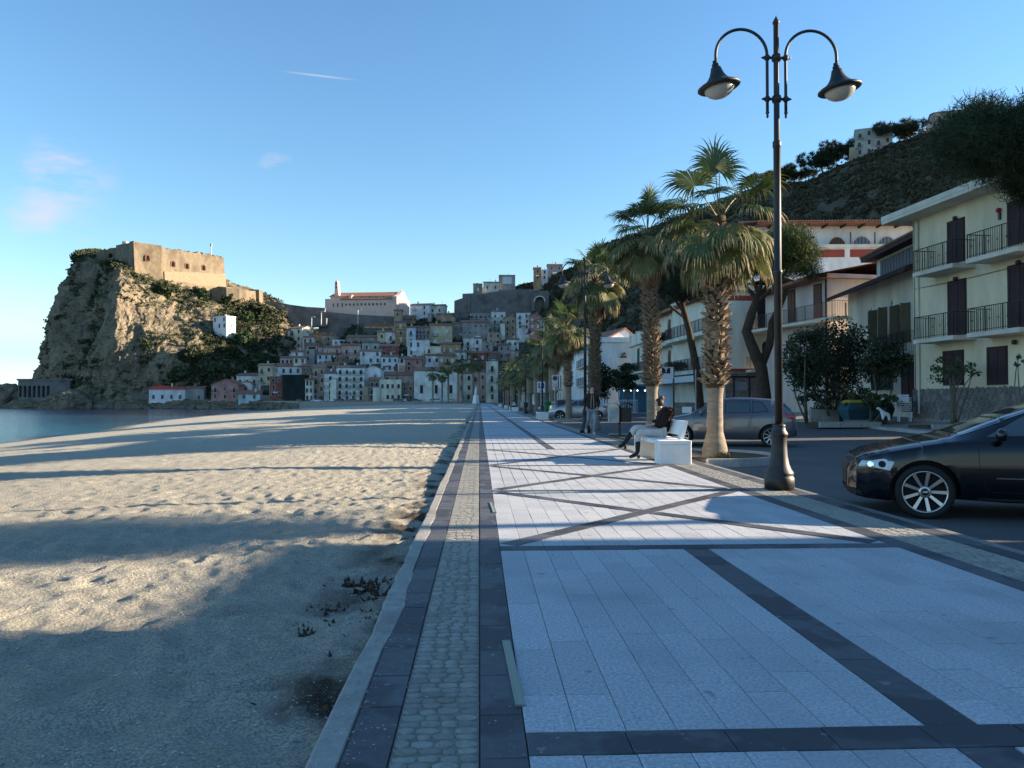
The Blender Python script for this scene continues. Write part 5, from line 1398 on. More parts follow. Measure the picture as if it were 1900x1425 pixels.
def build_car(label, loc, rz, spec, side, group=None, near=True, cat='car', name='parked_car'):
    t = thing(name, label, cat, loc, rz, group)
    L_, W_ = spec['L'], spec['W']; wr = spec['wr']; wx = spec['wx']
    key = spec['key']
    if key not in CARC: CARC[key] = car_body(L_, W_, spec['prof'], 'body', spec['paint'], wx, wr)
    me, bvh = CARC[key]
    if me.materials[0] != spec['paint']: me = me.copy(); me.materials[0] = spec['paint']
    b = obj('body', me, t)
    def P(nm, poly, sd, mat, par=b, off=.005, lab=None, res=.04):
        k = (key, nm, sd, tuple(map(tuple, poly)))
        if k not in CARC: CARC[k] = project_patch(bvh, poly, sd, nm, mat, off, res, L_)
        o = obj(nm, CARC[k], par); return o
    for sd in (('L', 'R') if near else (side,)):
        for w_ in spec['win']: so = P('side_window', w_, sd, m_carglass); obj('window_seal', seam(bvh, w_+[w_[0]], sd, 'window_seal', .022, m_dpl), so)
        for sm_ in spec['seams']: obj('door_seam', seam(bvh, sm_, sd), b)
        if 'trim' in spec: obj('side_trim', seam(bvh, spec['trim'], sd, 'side_trim', .012, m_chrome if spec.get('trimc') else m_dpl), b)
        if 'sill' in spec: P('sill', spec['sill'], sd, spec.get('sillm', m_dpl), off=.012)
        if 'head' in spec: P('headlight', spec['head'], sd, m_lampg, off=.006, res=.03)
        if key == 'a3':
            for cx_, cz_, rr_ in ((.22, .62, .036), (.34, .625, .042)): P('lens', [(cx_+rr_*math.cos(a_*.785), cz_+rr_*math.sin(a_*.785)) for a_ in range(8)], sd, m_blk if cx_ > .3 else m_chrome, off=.010, res=.012)
        if 'tail' in spec: P('tail_light', spec['tail'], sd, m_tail, off=.008, res=.03)
        for h_ in spec.get('handles', []):
            s = -1 if sd == 'R' else 1
            hh, nn_, _, _ = bvh.ray_cast(Vector((h_[0], s*3, h_[1])), Vector((0, -s, 0)))
            m = MB(); m.cbox(hh.x, hh.y+s*.012, hh.z, .19, .022, .028); obj('door_handle', m, b, mats=spec.get('handlem', spec['paint']))
    P('rear_window', spec['rear'], 'B', m_carglass); 
    if 'windscreen' in spec:
        x0, x1, y0, y1 = spec['windscreen']
        obj('windscreen', roof_patch(bvh, [(x0, -y0), (x0, y0), (x1, y1), (x1, -y1)], 'windscreen', m_carglass), b)
    if 'tailb' in spec:
        for s in (-1, 1): P('tail_light', [(s*a, z) for a, z in spec['tailb']], 'B', m_tail, off=.009, res=.03)
    P('rear_bumper', [(-.72, .33), (.72, .33), (.74, .50), (-.74, .50)], 'B', m_dpl)
    pl = P('number_plate', [(-.26, .60 if not spec.get('lowplate') else .52), (.26, .60 if not spec.get('lowplate') else .52), (.26, .71 if not spec.get('lowplate') else .63), (-.26, .71 if not spec.get('lowplate') else .63)], 'B', m_plate, off=.012)
    P('grille', spec['grille'], 'F', m_dpl, off=.006)
    if 'headf' in spec:
        for s in (-1, 1): P('headlight', [(s*a, z) for a, z in spec['headf']], 'F', m_lampg, off=.007, res=.03)
    if 'lower' in spec: P('front_bumper', spec['lower'], 'F', m_dpl, off=.01)
    for k, x in enumerate(wx):
        for s in (-1, 1): wheel(t, x, s*(W_/2-.115), wr, s, spec['spokes'], spec.get('twist', 0), spec.get('rimr', .73), steer=spec.get('steer', 0) if k == 0 else 0, cap=spec.get('cap'))
    # mirrors
    for s in (-1, 1):
        m = MB(); m.smooth = True; mx, mz = spec['mirror']
        yb = s*(W_/2-.06)
        m.lathe([(.02, -.07), (.06, -.055), (.075, 0), (.065, .05), (.02, .075)], 10); m.xf(Matrix.Translation((mx, yb+s*.13, mz)) @ Matrix.Diagonal((.75, 1.25, 1, 1)))
        m.smooth = False; m.bar((mx+.02, yb-s*.05, mz-.05), (mx, yb+s*.08, mz-.04), .05, .04)
        obj('wing_mirror', m, t, mats=spec['paint'])
    return t
CARC = {}
# black three-door hatch seen side-on (x from the nose)
A3 = dict(key='a3', L=4.21, W=1.77, wr=.317, wx=(.79, 3.37), paint=car_paint('black_paint', (.003, .003, .005), rough=.2), spokes=9, steer=R(-4), rimr=.74, cap='rings',
 prof=[(0, .26, .50, .54, .34, .40, .30), (.03, .22, .58, .62, .47, .53, .42), (.08, .20, .64, .68, .57, .62, .50), (.18, .18, .70, .74, .68, .73, .58), (.40, .17, .76, .80, .81, .835, .66), (.76, .20, .84, .885, .87, .872, .68), (.98, .22, .885, .93, .88, .885, .70), (1.12, .22, .90, .965, .885, .885, .66),
       (1.62, .20, .925, 1.175, .885, .885, .60), (2.12, .20, .93, 1.355, .885, .885, .58), (2.6, .20, .94, 1.415, .885, .885, .585), (3.1, .20, .955, 1.405, .88, .88, .58), (3.55, .22, .97, 1.36, .87, .87, .56), (3.85, .26, .975, 1.26, .85, .85, .54), (4.10, .30, .95, 1.03, .80, .82, .55), (4.19, .32, .80, .86, .72, .75, .52), (4.21, .35, .70, .76, .60, .66, .45)],
 win=[[(1.40, .955), (2.78, .985), (2.70, 1.315), (2.08, 1.305), (1.83, 1.20)], [(2.86, .985), (3.50, 1.03), (3.42, 1.23), (3.2, 1.29), (2.82, 1.315)]],
 seams=[[(1.33, .86), (1.34, .55), (1.42, .34)], [(2.80, .98), (2.78, .5), (2.68, .34)], [(1.45, .34), (2.66, .34)]], trim=[(1.5, .50), (2.7, .50)], trimc=1,
 sill=[(1.32, .205), (2.95, .205), (2.95, .27), (1.32, .27)], sillm=M('sill_grey', (.05, .05, .06), rough=.4),
 head=[(.09, .585), (.20, .56), (.42, .555), (.47, .665), (.36, .69), (.14, .665)],
 tail=[(4.05, .80), (4.17, .78), (4.17, .92), (4.02, .96)], tailb=[(.45, .80), (.72, .80), (.72, .94), (.45, .93)],
 rear=[(-.52, 1.00), (.52, 1.00), (.46, 1.28), (-.46, 1.28)], windscreen=(1.17, 2.04, .70, .55), grille=[(-.28, .32), (.28, .32), (.30, .62), (-.30, .62)], lower=[(-.62, .23), (.62, .23), (.62, .30), (-.62, .30)],
 handles=[(2.60, .86)], mirror=(1.54, .99))
_bp = MATS['black_paint'].node_tree.nodes['Principled BSDF']; _bp.inputs['Coat Weight'].default_value = .7; _bp.inputs['Specular IOR Level'].default_value = .25
POLO = dict(key='polo', L=4.07, W=1.75, wr=.315, wx=(.83, 3.38), paint=car_paint('grey_metallic', (.13, .13, .145), metal=.45, rough=.3), spokes=10, twist=.25, rimr=.72,
 prof=[(0, .24, .50, .54, .36, .42, .32), (.03, .22, .58, .62, .50, .55, .44), (.08, .20, .65, .69, .60, .64, .52), (.18, .18, .71, .75, .70, .74, .60), (.45, .17, .80, .85, .83, .84, .66), (.85, .20, .885, .93, .86, .865, .68), (1.10, .21, .92, .97, .87, .87, .68),
       (1.45, .20, .935, 1.17, .875, .875, .62), (1.90, .20, .94, 1.39, .875, .875, .58), (2.3, .20, .95, 1.445, .875, .875, .585), (2.9, .20, .965, 1.44, .87, .87, .58), (3.4, .22, .98, 1.40, .865, .865, .565), (3.72, .26, .985, 1.33, .85, .85, .55), (3.93, .30, .97, 1.06, .81, .83, .56), (4.04, .31, .86, .92, .75, .79, .52), (4.07, .34, .70, .76, .66, .70, .48)],
 win=[[(1.38, .965), (2.02, .985), (2.02, 1.33), (1.85, 1.30)], [(2.10, .985), (2.80, 1.0), (2.78, 1.345), (2.10, 1.335)], [(2.86, 1.0), (3.30, 1.04), (3.12, 1.30), (2.86, 1.34)]],
 seams=[[(1.22, .88), (1.22, .55), (1.3, .32)], [(2.06, .98), (2.06, .32)], [(2.84, .98), (2.82, .7), (2.98, .52)], [(1.3, .32), (2.8, .32)]],
 head=[(.06, .62), (.35, .66), (.50, .78), (.14, .74)], tail=[(3.80, .83), (4.00, .80), (4.00, .97), (3.74, .98)], tailb=[(.42, .84), (.76, .82), (.76, .98), (.44, .96)],
 rear=[(-.56, 1.04), (.56, 1.04), (.48, 1.33), (-.48, 1.33)], windscreen=(1.16, 1.78, .66, .55), grille=[(-.5, .35), (.5, .35), (.45, .6), (-.45, .6)], handles=[(1.92, .87), (2.72, .89)], lowplate=True, mirror=(1.42, 1.0))
SUV = dict(POLO); SUV.update(key='polo', paint=car_paint('silver_metallic', (.42, .44, .47), metal=.4, rough=.3), twist=0, spokes=5)
DARKC = dict(POLO); DARKC.update(paint=car_paint('dark_blue_metallic', (.02, .025, .035), metal=.3, rough=.25), twist=0, spokes=5)
REDC = dict(POLO); REDC.update(paint=car_paint('red_paint', (.25, .02, .02), rough=.3), twist=0, spokes=5)
WHITEC = dict(POLO); WHITEC.update(paint=car_paint('white_paint_car', (.7, .7, .7), rough=.3), twist=0, spokes=5)
# nose of the black car points to the sea, its left flank to the camera
pw = Vector((5.19, 8.78, 0))     # front wheel contact nearest the camera
ang = R(-21)
# car local +x runs nose -> tail; near flank is local -y
def place_by_wheel(spec, target, ang, side=-1, z=-.085):
    wx = spec['wx'][0]; off = Matrix.Rotation(ang, 3, 'Z') @ Vector((wx, side*(spec['W']/2-.06), 0)); return (target.x-off.x, target.y-off.y, z)
build_car('black hatchback parked nose to the promenade, only its front half in frame', place_by_wheel(A3, pw, ang, z=-.088), ang, A3, 'R')
rwc = GR(1432, 831, -.08)
angp = R(-19)
wx = POLO['wx'][1]; off = Matrix.Rotation(angp, 3, 'Z') @ Vector((wx, -(POLO['W']/2-.06), 0))
build_car('grey five-door hatchback parked behind the nearest palm', (rwc.x-off.x, rwc.y-off.y, -.072), angp, POLO, 'R')
sw = GR(1112, 774, -.08); angs = R(-8); off = Matrix.Rotation(angs, 3, 'Z') @ Vector((3.38, -.81, 0))
p_ = Vector((8.0, 52, 0)); off = Matrix.Rotation(angs, 3, 'Z') @ Vector((3.38, -.81, 0))
build_car('silver hatchback parked behind the walking man', (p_.x-off.x, p_.y-off.y, -.075), angs, SUV, 'R')
build_car('dark blue hatchback behind the silver car and the green bin', (5.5, 60.5, -.08), R(-10), DARKC, 'R', near=False)
build_car('grey car with round alloy wheel showing left of the palm trunks', (5.3, 70.5, -.08), R(-5), dict(POLO, paint=car_paint('mid_grey_car', (.12, .13, .15), metal=.4)), 'R', near=False)
cols_ = [SUV, DARKC, WHITEC, POLO, REDC, SUV, DARKC, WHITEC, DARKC, SUV, POLO, WHITEC, DARKC]
labs_ = ['silver car parked at the left end of the waterfront row', 'dark car second in the far waterfront row', 'white car third in the far waterfront row', 'grey car before the tall white balcony house', 'red car before the pale yellow house', 'silver car by the pale yellow house', 'dark car left of the big white church wall', 'white car before the big white church wall',
         'dark car under the left palm on the far waterfront', 'silver car between the far palms', 'grey car left of the white awnings', 'white car beside the far palm trunks', 'dark car parked below the big far palm']
for k, px in enumerate([598, 617, 634, 652, 668, 736, 752, 770, 786, 803, 822, 838, 905]):
    q = PT(px, 747, 272+(k % 3)); sp = cols_[k]
    build_car(labs_[k], (q.x-1, 279+(k % 3)*.6, .33), R(90 if k % 2 else -90) if k % 4 == 3 else (0 if k % 2 else math.pi), sp, 'R' if k % 2 else 'L', group='cars parked along the far waterfront', near=False)
# ================================================================== PEOPLE
def skin(name, V, E, Rr, mat, sub=2, root=0):
    me = bpy.data.meshes.new(name); me.from_pydata([tuple(v) for v in V], E, [])
    o = bpy.data.objects.new('s', me); COL.objects.link(o)
    md = o.modifiers.new('s', 'SKIN'); md.use_smooth_shade = True
    for i_, r in enumerate(Rr):
        sv = me.skin_vertices[0].data[i_]; sv.radius = (r, r) if not isinstance(r, tuple) else r; sv.use_root = (i_ == root)
    ss = o.modifiers.new('u', 'SUBSURF'); ss.levels = sub
    bpy.context.view_layer.update()
    dg = bpy.context.evaluated_depsgraph_get(); dg.update(); m2 = bpy.data.meshes.new_from_object(o.evaluated_get(dg)); bpy.data.objects.remove(o)
    m2.materials.clear(); m2.materials.append(mat); m2.polygons.foreach_set('use_smooth', [True]*len(m2.polygons)); m2.name = name; return m2
m_skin = M('skin', (.58, .36, .27), rough=.55, spec=.4)
m_jack = M('dark_brown_jacket', (.028, .018, .016), (.045, .028, .022), scale=18, rough=.8, bump=.3)
m_fur = M('brown_fur', (.05, .024, .017), (.085, .045, .03), scale=25, rough=1, bump=.8, bscale=60)
m_jeans = M('faded_jeans', (.16, .21, .28), (.30, .35, .40), scale=4, rough=.85)
m_whitep = M('off_white_trousers', (.60, .57, .54), (.5, .47, .45), scale=8, rough=.8, bump=.2)
m_hair = M('dark_hair', (.025, .013, .009), (.04, .02, .014), scale=30, rough=.6, bump=.3)
m_hairl = M('brown_hair_bun', (.16, .075, .035), (.09, .045, .02), scale=30, rough=.7)
m_boot_ = M('black_leather', (.01, .01, .012), rough=.35)
m_shoe = M('pale_shoe', (.5, .48, .45), rough=.6)
m_scarf = M('cream_scarf', (.42, .36, .28), rough=.9)
m_eye = M('eye_dark', (.02, .015, .012), rough=.2); m_lip = M('lips', (.35, .13, .11), rough=.5)
def ico(me_name, r, sx, sy, sz, mat, sub=3, fn=None):
    import bmesh
    bm = bmesh.new(); bmesh.ops.create_icosphere(bm, subdivisions=sub, radius=r)
    for v in bm.verts:
        v.co.x *= sx; v.co.y *= sy; v.co.z *= sz
        if fn: v.co = fn(v.co)
    me = bpy.data.meshes.new(me_name); bm.to_mesh(me); bm.free(); me.materials.append(mat); me.polygons.foreach_set('use_smooth', [True]*len(me.polygons)); return me
def hand_mesh(wrist, d, side, curl=.5, sc=1.0):
    """palm plus four fingers and a thumb, as one skinned figure part: returns V,E,R to append"""
    w_ = Vector(wrist); d = Vector(d).normalized(); side = Vector(side).normalized(); n = d.cross(side).normalized()
    V = [w_, w_+d*.045*sc, w_+d*.085*sc]; E = [(0, 1), (1, 2)]; Rr = [(.026*sc, .02*sc), (.038*sc, .017*sc), (.036*sc, .015*sc)]
    for k, (o, L_) in enumerate(((-.028, .060), (-.010, .072), (.010, .068), (.027, .054))):
        b = len(V); p = w_+d*.092*sc+side*o*sc; V += [p, p+(d*math.cos(curl*.6)+n*math.sin(curl*.6))*L_*.55*sc, p+(d*math.cos(curl*.6)+n*math.sin(curl*.6))*L_*.55*sc+(d*math.cos(curl*1.5)+n*math.sin(curl*1.5))*L_*.5*sc]
        E += [(2, b), (b, b+1), (b+1, b+2)]; Rr += [.0095*sc, .0085*sc, .007*sc]
    b = len(V); p = w_+d*.03*sc-side*.035*sc; V += [p, p+(d*.7-side*.6).normalized()*.035*sc, p+(d*.7-side*.6).normalized()*.035*sc+(d*.9+n*.4).normalized()*.03*sc]; E += [(1, b), (b, b+1), (b+1, b+2)]; Rr += [.013*sc, .0105*sc, .009*sc]
    return V, E, Rr
def body_mesh(J, k=1.0, hands=True):
    """J: joints dict; one continuous skinned body incl. head, hands, feet"""
    V = []; E = []; Rr = []
    def add(p, r, par=None):
        V.append(Vector(p)); Rr.append(r); 
        if par is not None: E.append((par, len(V)-1))
        return len(V)-1
    pv = add(J['pelvis'], (.135*k, .105*k)); wa = add(J['waist'], (.12*k, .095*k), pv); ch = add(J['chest'], (.145*k, .11*k), wa); nk = add(J['neck'], .055*k, ch); 
    h0 = add(Vector(J['head'])-Vector((0, 0, .07))*k, (.062*k, .07*k), nk); h1 = add(J['head'], (.078*k, .092*k), h0); h2 = add(Vector(J['head'])+Vector((0, 0, .075))*k, (.068*k, .078*k), h1)
    for s in ('l', 'r'):
        sh = add(J['sh_'+s], .06*k, ch); el = add(J['el_'+s], .042*k, sh); fa = add((Vector(J['el_'+s])+Vector(J['wr_'+s]))/2, .038*k, el); wr = add(J['wr_'+s], .027*k, fa)
        if hands:
            d = (Vector(J['wr_'+s])-Vector(J['el_'+s])).normalized(); sd = Vector(J.get('hs_'+s, (0, 1, 0)))
            hv, he, hr = hand_mesh(Vector(J['wr_'+s])+d*.012, d, sd, .7, k)
            o = len(V); V += hv; Rr += hr; E.append((wr, o)); E += [(a+o, b+o) for a, b in he]
        hp = add(J['hip_'+s], .09*k, pv); th = add((Vector(J['hip_'+s])*.5+Vector(J['kn_'+s])*.5), .078*k, hp); kn = add(J['kn_'+s], .056*k, th); ca = add(Vector(J['kn_'+s])*.65+Vector(J['an_'+s])*.35, .055*k, kn); an = add(J['an_'+s], .038*k, ca)
        bl = add(Vector(J['an_'+s])*.45+Vector(J['toe_'+s])*.55, (.030*k, .022*k), an); add(Vector(J['an_'+s])*.15+Vector(J['toe_'+s])*.85, (.024*k, .014*k), bl)
    return V, E, Rr
def seg_mesh(name, chain_list, mat, sub=2):
    """clothing: chains of (point, radius) that share a first node"""
    V = []; E = []; Rr = []; idx = {}
    for ch in chain_list:
        prev = None
        for (p, r) in ch:
            key = tuple(round(c, 4) for c in p)
            if key not in idx: idx[key] = len(V); V.append(Vector(p)); Rr.append(r)
            if prev is not None and (prev, idx[key]) not in E: E.append((prev, idx[key]))
            prev = idx[key]
    return skin(name, V, E, Rr, mat, sub)
def face(t, head, fwd, k=1.0):
    f = Vector(fwd).normalized(); s = f.cross(Vector((0, 0, 1))).normalized(); H = Vector(head)
    nose = skin('nose', [H+f*.085*k+Vector((0, 0, .012)), H+f*.108*k+Vector((0, 0, -.018)), H+f*.092*k+Vector((0, 0, -.028))], [(0, 1), (1, 2)], [.008*k, .012*k, .010*k], m_skin, 1); obj('nose', nose, t)
    for q in (-1, 1):
        obj('eye', ico('eye', .011*k, 1, 1, .6, m_eye, 1), t, tuple(H+f*.080*k+s*q*.031*k+Vector((0, 0, .012))))
        obj('ear', ico('ear', .026*k, .4, .8, 1.1, m_skin, 2), t, tuple(H+s*q*.080*k-f*.005+Vector((0, 0, -.005))), rz=math.atan2(s.y, s.x))
    m = MB(); m.cbox(0, 0, 0, .042*k, .012, .010*k); obj('mouth', m, t, tuple(H+f*.083*k+Vector((0, 0, -.052*k))), rz=math.atan2(s.y, s.x), mats=m_lip)
# ---- walking man towards the camera (local y towards the camera is -y)
t = thing('person', 'man walking towards the viewer in a dark hooded jacket and faded jeans', 'person', (4.17, 28.5, 0))
k = 1.03
J = dict(pelvis=(0, 0, .93*k), waist=(0, -.01, 1.10*k), chest=(0, 0, 1.34*k), neck=(0, -.01, 1.51*k), head=(.005, -.03, 1.655*k), sh_l=(.19, 0, 1.42*k), sh_r=(-.19, 0, 1.42*k),
 el_l=(.26, .05, 1.14*k), el_r=(-.27, .04, 1.14*k), wr_l=(.19, -.10, .96*k), wr_r=(-.20, -.11, .96*k), hs_l=(1, 0, 0), hs_r=(1, 0, 0),
 hip_l=(.09, 0, .90*k), hip_r=(-.09, 0, .90*k), kn_l=(.10, -.16, .50*k), kn_r=(-.12, .05, .50*k), an_l=(.05, -.22, .09*k), an_r=(-.15, .42, .20*k), toe_l=(.06, -.38, .035), toe_r=(-.16, .33, .04))
V, E, Rr = body_mesh(J, k); obj('body', skin('body', V, E, Rr, m_skin), t)
jk = seg_mesh('jacket', [[((0, 0, .86*k), (.185, .14)), ((0, 0, 1.02*k), (.18, .145)), ((0, 0, 1.2*k), (.185, .15)), ((0, 0, 1.38*k), (.17, .13)), ((0, 0, 1.48*k), (.09, .085))],
  [((0, 0, 1.38*k), (.17, .13)), ((.2, 0, 1.42*k), .085), ((.275, .05, 1.14*k), .072), ((.21, -.09, .98*k), .055)], [((0, 0, 1.38*k), (.17, .13)), ((-.2, 0, 1.42*k), .085), ((-.285, .04, 1.14*k), .072), ((-.22, -.10, .98*k), .055)]], m_jack); obj('jacket', jk, t)
for s in (-1, 1):
    m = MB(); m.tube([(s*.03, -.155, 1.44*k), (s*.05, -.17, 1.2*k), (s*.055, -.165, .95*k)], .012, 5); obj('jacket_edge', m, t, mats=m_scarf)
hd = seg_mesh('hood', [[((-.12, .02, 1.47*k), .05), ((-.05, .09, 1.50*k), .06), ((.05, .09, 1.50*k), .06), ((.12, .02, 1.47*k), .05)]], m_jack); obj('hood', hd, t)
tr = seg_mesh('jeans', [[((0, 0, .94*k), (.14, .11)), ((.09, 0, .88*k), .11), ((.1, -.08, .70*k), .088), ((.10, -.165, .50*k), .068), ((.07, -.2, .28*k), .058), ((.05, -.22, .11*k), .052)],
  [((0, 0, .94*k), (.14, .11)), ((-.09, 0, .88*k), .11), ((-.11, .02, .70*k), .088), ((-.12, .05, .50*k), .068), ((-.14, .24, .34*k), .058), ((-.15, .41, .22*k), .052)]], m_jeans); obj('jeans', tr, t)
for s, an, toe in (('l', J['an_l'], J['toe_l']), ('r', J['an_r'], J['toe_r'])):
    sh = seg_mesh('shoe', [[((an[0], an[1]+.02, an[2]+.02), .05), ((an[0], an[1]+.03, an[2]-.035), .055), ((an[0]*.5+toe[0]*.5, an[1]*.5+toe[1]*.5, (an[2]*.4+toe[2]*.6)), (.056, .045)), (tuple(toe), (.05, .034))]], m_shoe, 1); obj('shoe', sh, t)
H = J['head']; face(t, H, (0, -1, 0), k)
hr = ico('hair', .100*k, .95, 1.05, 1.12, m_hair, 3, fn=lambda c: Vector((c.x, max(c.y, -.062 if c.z < .05 else -.095), max(c.z, -.05)))); obj('hair', hr, t, (H[0], H[1]+.022, H[2]+.025))
# ---- seated woman facing the sea, legs crossed
t = thing('person', 'woman in a dark fur jacket and white trousers sitting cross-legged on the near bench', 'person', (4.0, 16.95, 0))
k = .97
J = dict(pelvis=(.05, 0, .60), waist=(.06, 0, .74), chest=(.10, 0, .96), neck=(.02, 0, 1.10), head=(-.03, 0, 1.215), sh_l=(.09, -.17, 1.03), sh_r=(.09, .17, 1.03),
 el_l=(.02, -.24, .80), el_r=(.0, .23, .80), wr_l=(-.20, -.12, .76), wr_r=(-.20, .08, .78), hs_l=(0, 1, 0), hs_r=(0, 1, 0),
 hip_l=(-.02, -.10, .58), hip_r=(-.02, .10, .58), kn_l=(-.50, -.10, .585), kn_r=(-.56, .02, .68), an_l=(-.52, -.10, .13), an_r=(-.80, -.02, .33), toe_l=(-.70, -.11, .045), toe_r=(-.93, -.04, .27))
V, E, Rr = body_mesh(J, k); obj('body', skin('body', V, E, Rr, m_skin), t)
jk = seg_mesh('fur_jacket', [[((.03, 0, .56), (.20, .19)), ((.06, 0, .72), (.20, .18)), ((.10, 0, .92), (.19, .17)), ((.10, 0, 1.03), (.15, .12)), ((.04, 0, 1.10), (.10, .10))],
  [((.10, 0, 1.03), (.15, .12)), ((.10, -.18, 1.01), .10), ((.04, -.26, .80), .09), ((-.15, -.15, .76), .07)], [((.10, 0, 1.03), (.15, .12)), ((.10, .18, 1.01), .10), ((.03, .25, .80), .09), ((-.15, .10, .77), .07)]], M('black_fur_jacket', (.014, .010, .010), (.03, .018, .015), scale=22, rough=.95, bump=.8, bscale=50)); obj('jacket', jk, t)
fh = seg_mesh('fur_hood', [[((.02, -.12, 1.08), .06), ((.17, -.08, 1.08), .085), ((.20, .05, 1.07), .085), ((.04, .13, 1.08), .06)]], m_fur)
V, F = leaves(np.array([(.15, -.10, 1.08), (.21, 0, 1.06), (.17, .08, 1.07), (.22, -.02, .95), (.2, 0, .85)]), np.array([.09, .1, .09, .09, .08]), 260, .03, 3); fo = obj('fur_hood', fh, t); obj('fur_trim', mesh_np('fur_trim', V, F, [m_fur]), fo)
tr = seg_mesh('trousers', [[((.04, 0, .58), (.16, .13)), ((-.02, -.10, .57), .115), ((-.26, -.10, .585), .105), ((-.50, -.10, .59), .082), ((-.515, -.10, .44), .072), ((-.517, -.10, .34), .066)],
  [((.04, 0, .58), (.16, .13)), ((-.02, .10, .58), .115), ((-.28, .06, .64), .105), ((-.56, .02, .685), .082), ((-.62, .01, .57), .07), ((-.67, .005, .50), .066)]], m_whitep); obj('trousers', tr, t)
for kn, an, toe in (((-.512, -.10, .47), J['an_l'], J['toe_l']), ((-.615, .01, .60), J['an_r'], J['toe_r'])):
    d = (Vector(toe)-Vector(an)).normalized(); a = Vector(an)
    b = seg_mesh('boot', [[(kn, .064), (tuple(Vector(kn).lerp(a, .5)), .062), (tuple(a), .054), (tuple(a+d*.08-Vector((0, 0, .02))), (.052, .048)), (tuple(Vector(toe)+d*.02), (.048, .036))]], m_boot_, 2); bo = obj('boot', b, t)
    m = MB(); m.cbox(0, 0, 0, .05, .06, .07); obj('heel', m, bo, tuple(a+Vector((.02, 0, -.085))), mats=m_boot_)
H = J['head']; face(t, H, (-1, 0, .02), k)
hr = ico('hair', .098, 1.05, .98, 1.1, m_hair, 3, fn=lambda c: Vector((max(c.x, -.058 if c.z < .05 else -.09), c.y, max(c.z, -.07)))); obj('hair', hr, t, (H[0]+.022, H[1], H[2]+.02))
obj('hair_bun', ico('hair_bun', .062, 1, 1, .95, m_hairl, 3), t, (H[0]+.07, H[1], H[2]+.125))
sc_ = seg_mesh('scarf', [[((-.06, -.05, 1.09), .035), ((-.07, .05, 1.09), .035)], [((-.07, .0, 1.06), .04), ((-.11, .0, .95), .03)]], m_scarf, 1); obj('scarf', sc_, t)
# ---- far seated person in a white top
t = thing('person', 'distant person in a white top and dark trousers sitting on a far bench', 'person', (4.0, 87, 0))
J = dict(pelvis=(.0, 0, .56), waist=(-.02, 0, .72), chest=(-.08, 0, .92), neck=(-.16, 0, 1.04), head=(-.22, 0, 1.14), sh_l=(-.08, -.17, .99), sh_r=(-.08, .17, .99), el_l=(-.18, -.22, .76), el_r=(-.18, .22, .76), wr_l=(-.38, -.08, .70), wr_r=(-.38, .08, .70),
 hip_l=(-.02, -.1, .54), hip_r=(-.02, .1, .54), kn_l=(-.48, -.12, .54), kn_r=(-.48, .12, .54), an_l=(-.44, -.12, .1), an_r=(-.44, .12, .1), toe_l=(-.62, -.12, .04), toe_r=(-.62, .12, .04))
V, E, Rr = body_mesh(J, 1.0, hands=True); obj('body', skin('body', V, E, Rr, m_skin, 1), t)
obj('sweater', seg_mesh('sweater', [[((.0, 0, .58), (.18, .16)), ((-.03, 0, .74), (.17, .15)), ((-.08, 0, .93), (.18, .14))], [((-.08, 0, .93), (.18, .14)), ((-.08, -.18, .98), .085), ((-.18, -.23, .76), .07), ((-.35, -.1, .70), .05)], [((-.08, 0, .93), (.18, .14)), ((-.08, .18, .98), .085), ((-.18, .23, .76), .07), ((-.35, .1, .70), .05)]], M('white_knit', (.65, .65, .65), rough=.9), 1), t)
obj('trousers', seg_mesh('trousers', [[((0, 0, .55), (.15, .12)), ((-.02, -.1, .54), .11), ((-.48, -.12, .55), .075), ((-.45, -.12, .1), .055)], [((0, 0, .55), (.15, .12)), ((-.02, .1, .54), .11), ((-.48, .12, .55), .075), ((-.45, .12, .1), .055)]], m_boot_, 1), t)
obj('hair', ico('hair', .1, 1, 1, 1.05, m_hair, 2), t, (-.205, 0, 1.165))
# ================================================================== BUILDINGS
def plaster(name, c, dirt=.35):
    d = tuple(x*.72 for x in c)
    return M(name, c, d, scale=.8, rough=.9, bump=.12, bscale=12, c3=tuple(x*.5+.02 for x in c), c3scale=.5, c3fac=dirt, stretch=(1, 1, .35))
def farpl(name, c): return M(name, c, tuple(x*.62 for x in c), scale=.5, rough=.95, c3=tuple(x*.5 for x in c), c3scale=.25, c3fac=.5, stretch=(1, 1, .5))
WC = {
 'white': (.66, .66, .64), 'offw': (.56, .54, .48), 'cream': (.55, .49, .38), 'yellow': (.44, .37, .24), 'pale': (.50, .48, .40), 'grey': (.30, .28, .26), 'dgrey': (.16, .15, .15), 'tan': (.38, .29, .20), 'brown': (.24, .17, .13),
 'pink': (.42, .22, .19), 'rose': (.50, .36, .31), 'orange': (.36, .23, .12), 'redd': (.28, .10, .08), 'blue': (.42, .50, .58), 'green': (.40, .46, .38), 'net': (.025, .035, .035), 'ruin': (.25, .22, .20)}
PL = {k: farpl('wall_'+k, tuple(min(.82, c_*(1.55 if k in ('white', 'offw', 'cream', 'pale', 'yellow', 'blue', 'orange') else 1.25 if k != 'net' else 1)) for c_ in v)) for k, v in WC.items()}
m_rt = M('terracotta_tiles', (.34, .15, .09), (.22, .11, .075), scale=1.2, rough=.9, bump=.6, bscale=6, c3=(.15, .10, .08), c3scale=.6, c3fac=.6)
m_rt2 = M('sun_bleached_tiles', (.36, .22, .15), (.25, .16, .12), scale=1.2, rough=.9, bump=.6, bscale=6, c3=(.2, .17, .14), c3scale=.6, c3fac=.6)
m_rt3 = M('grey_brown_tiles', (.20, .14, .115), (.15, .11, .095), scale=1.2, rough=.9, bump=.6, bscale=6)
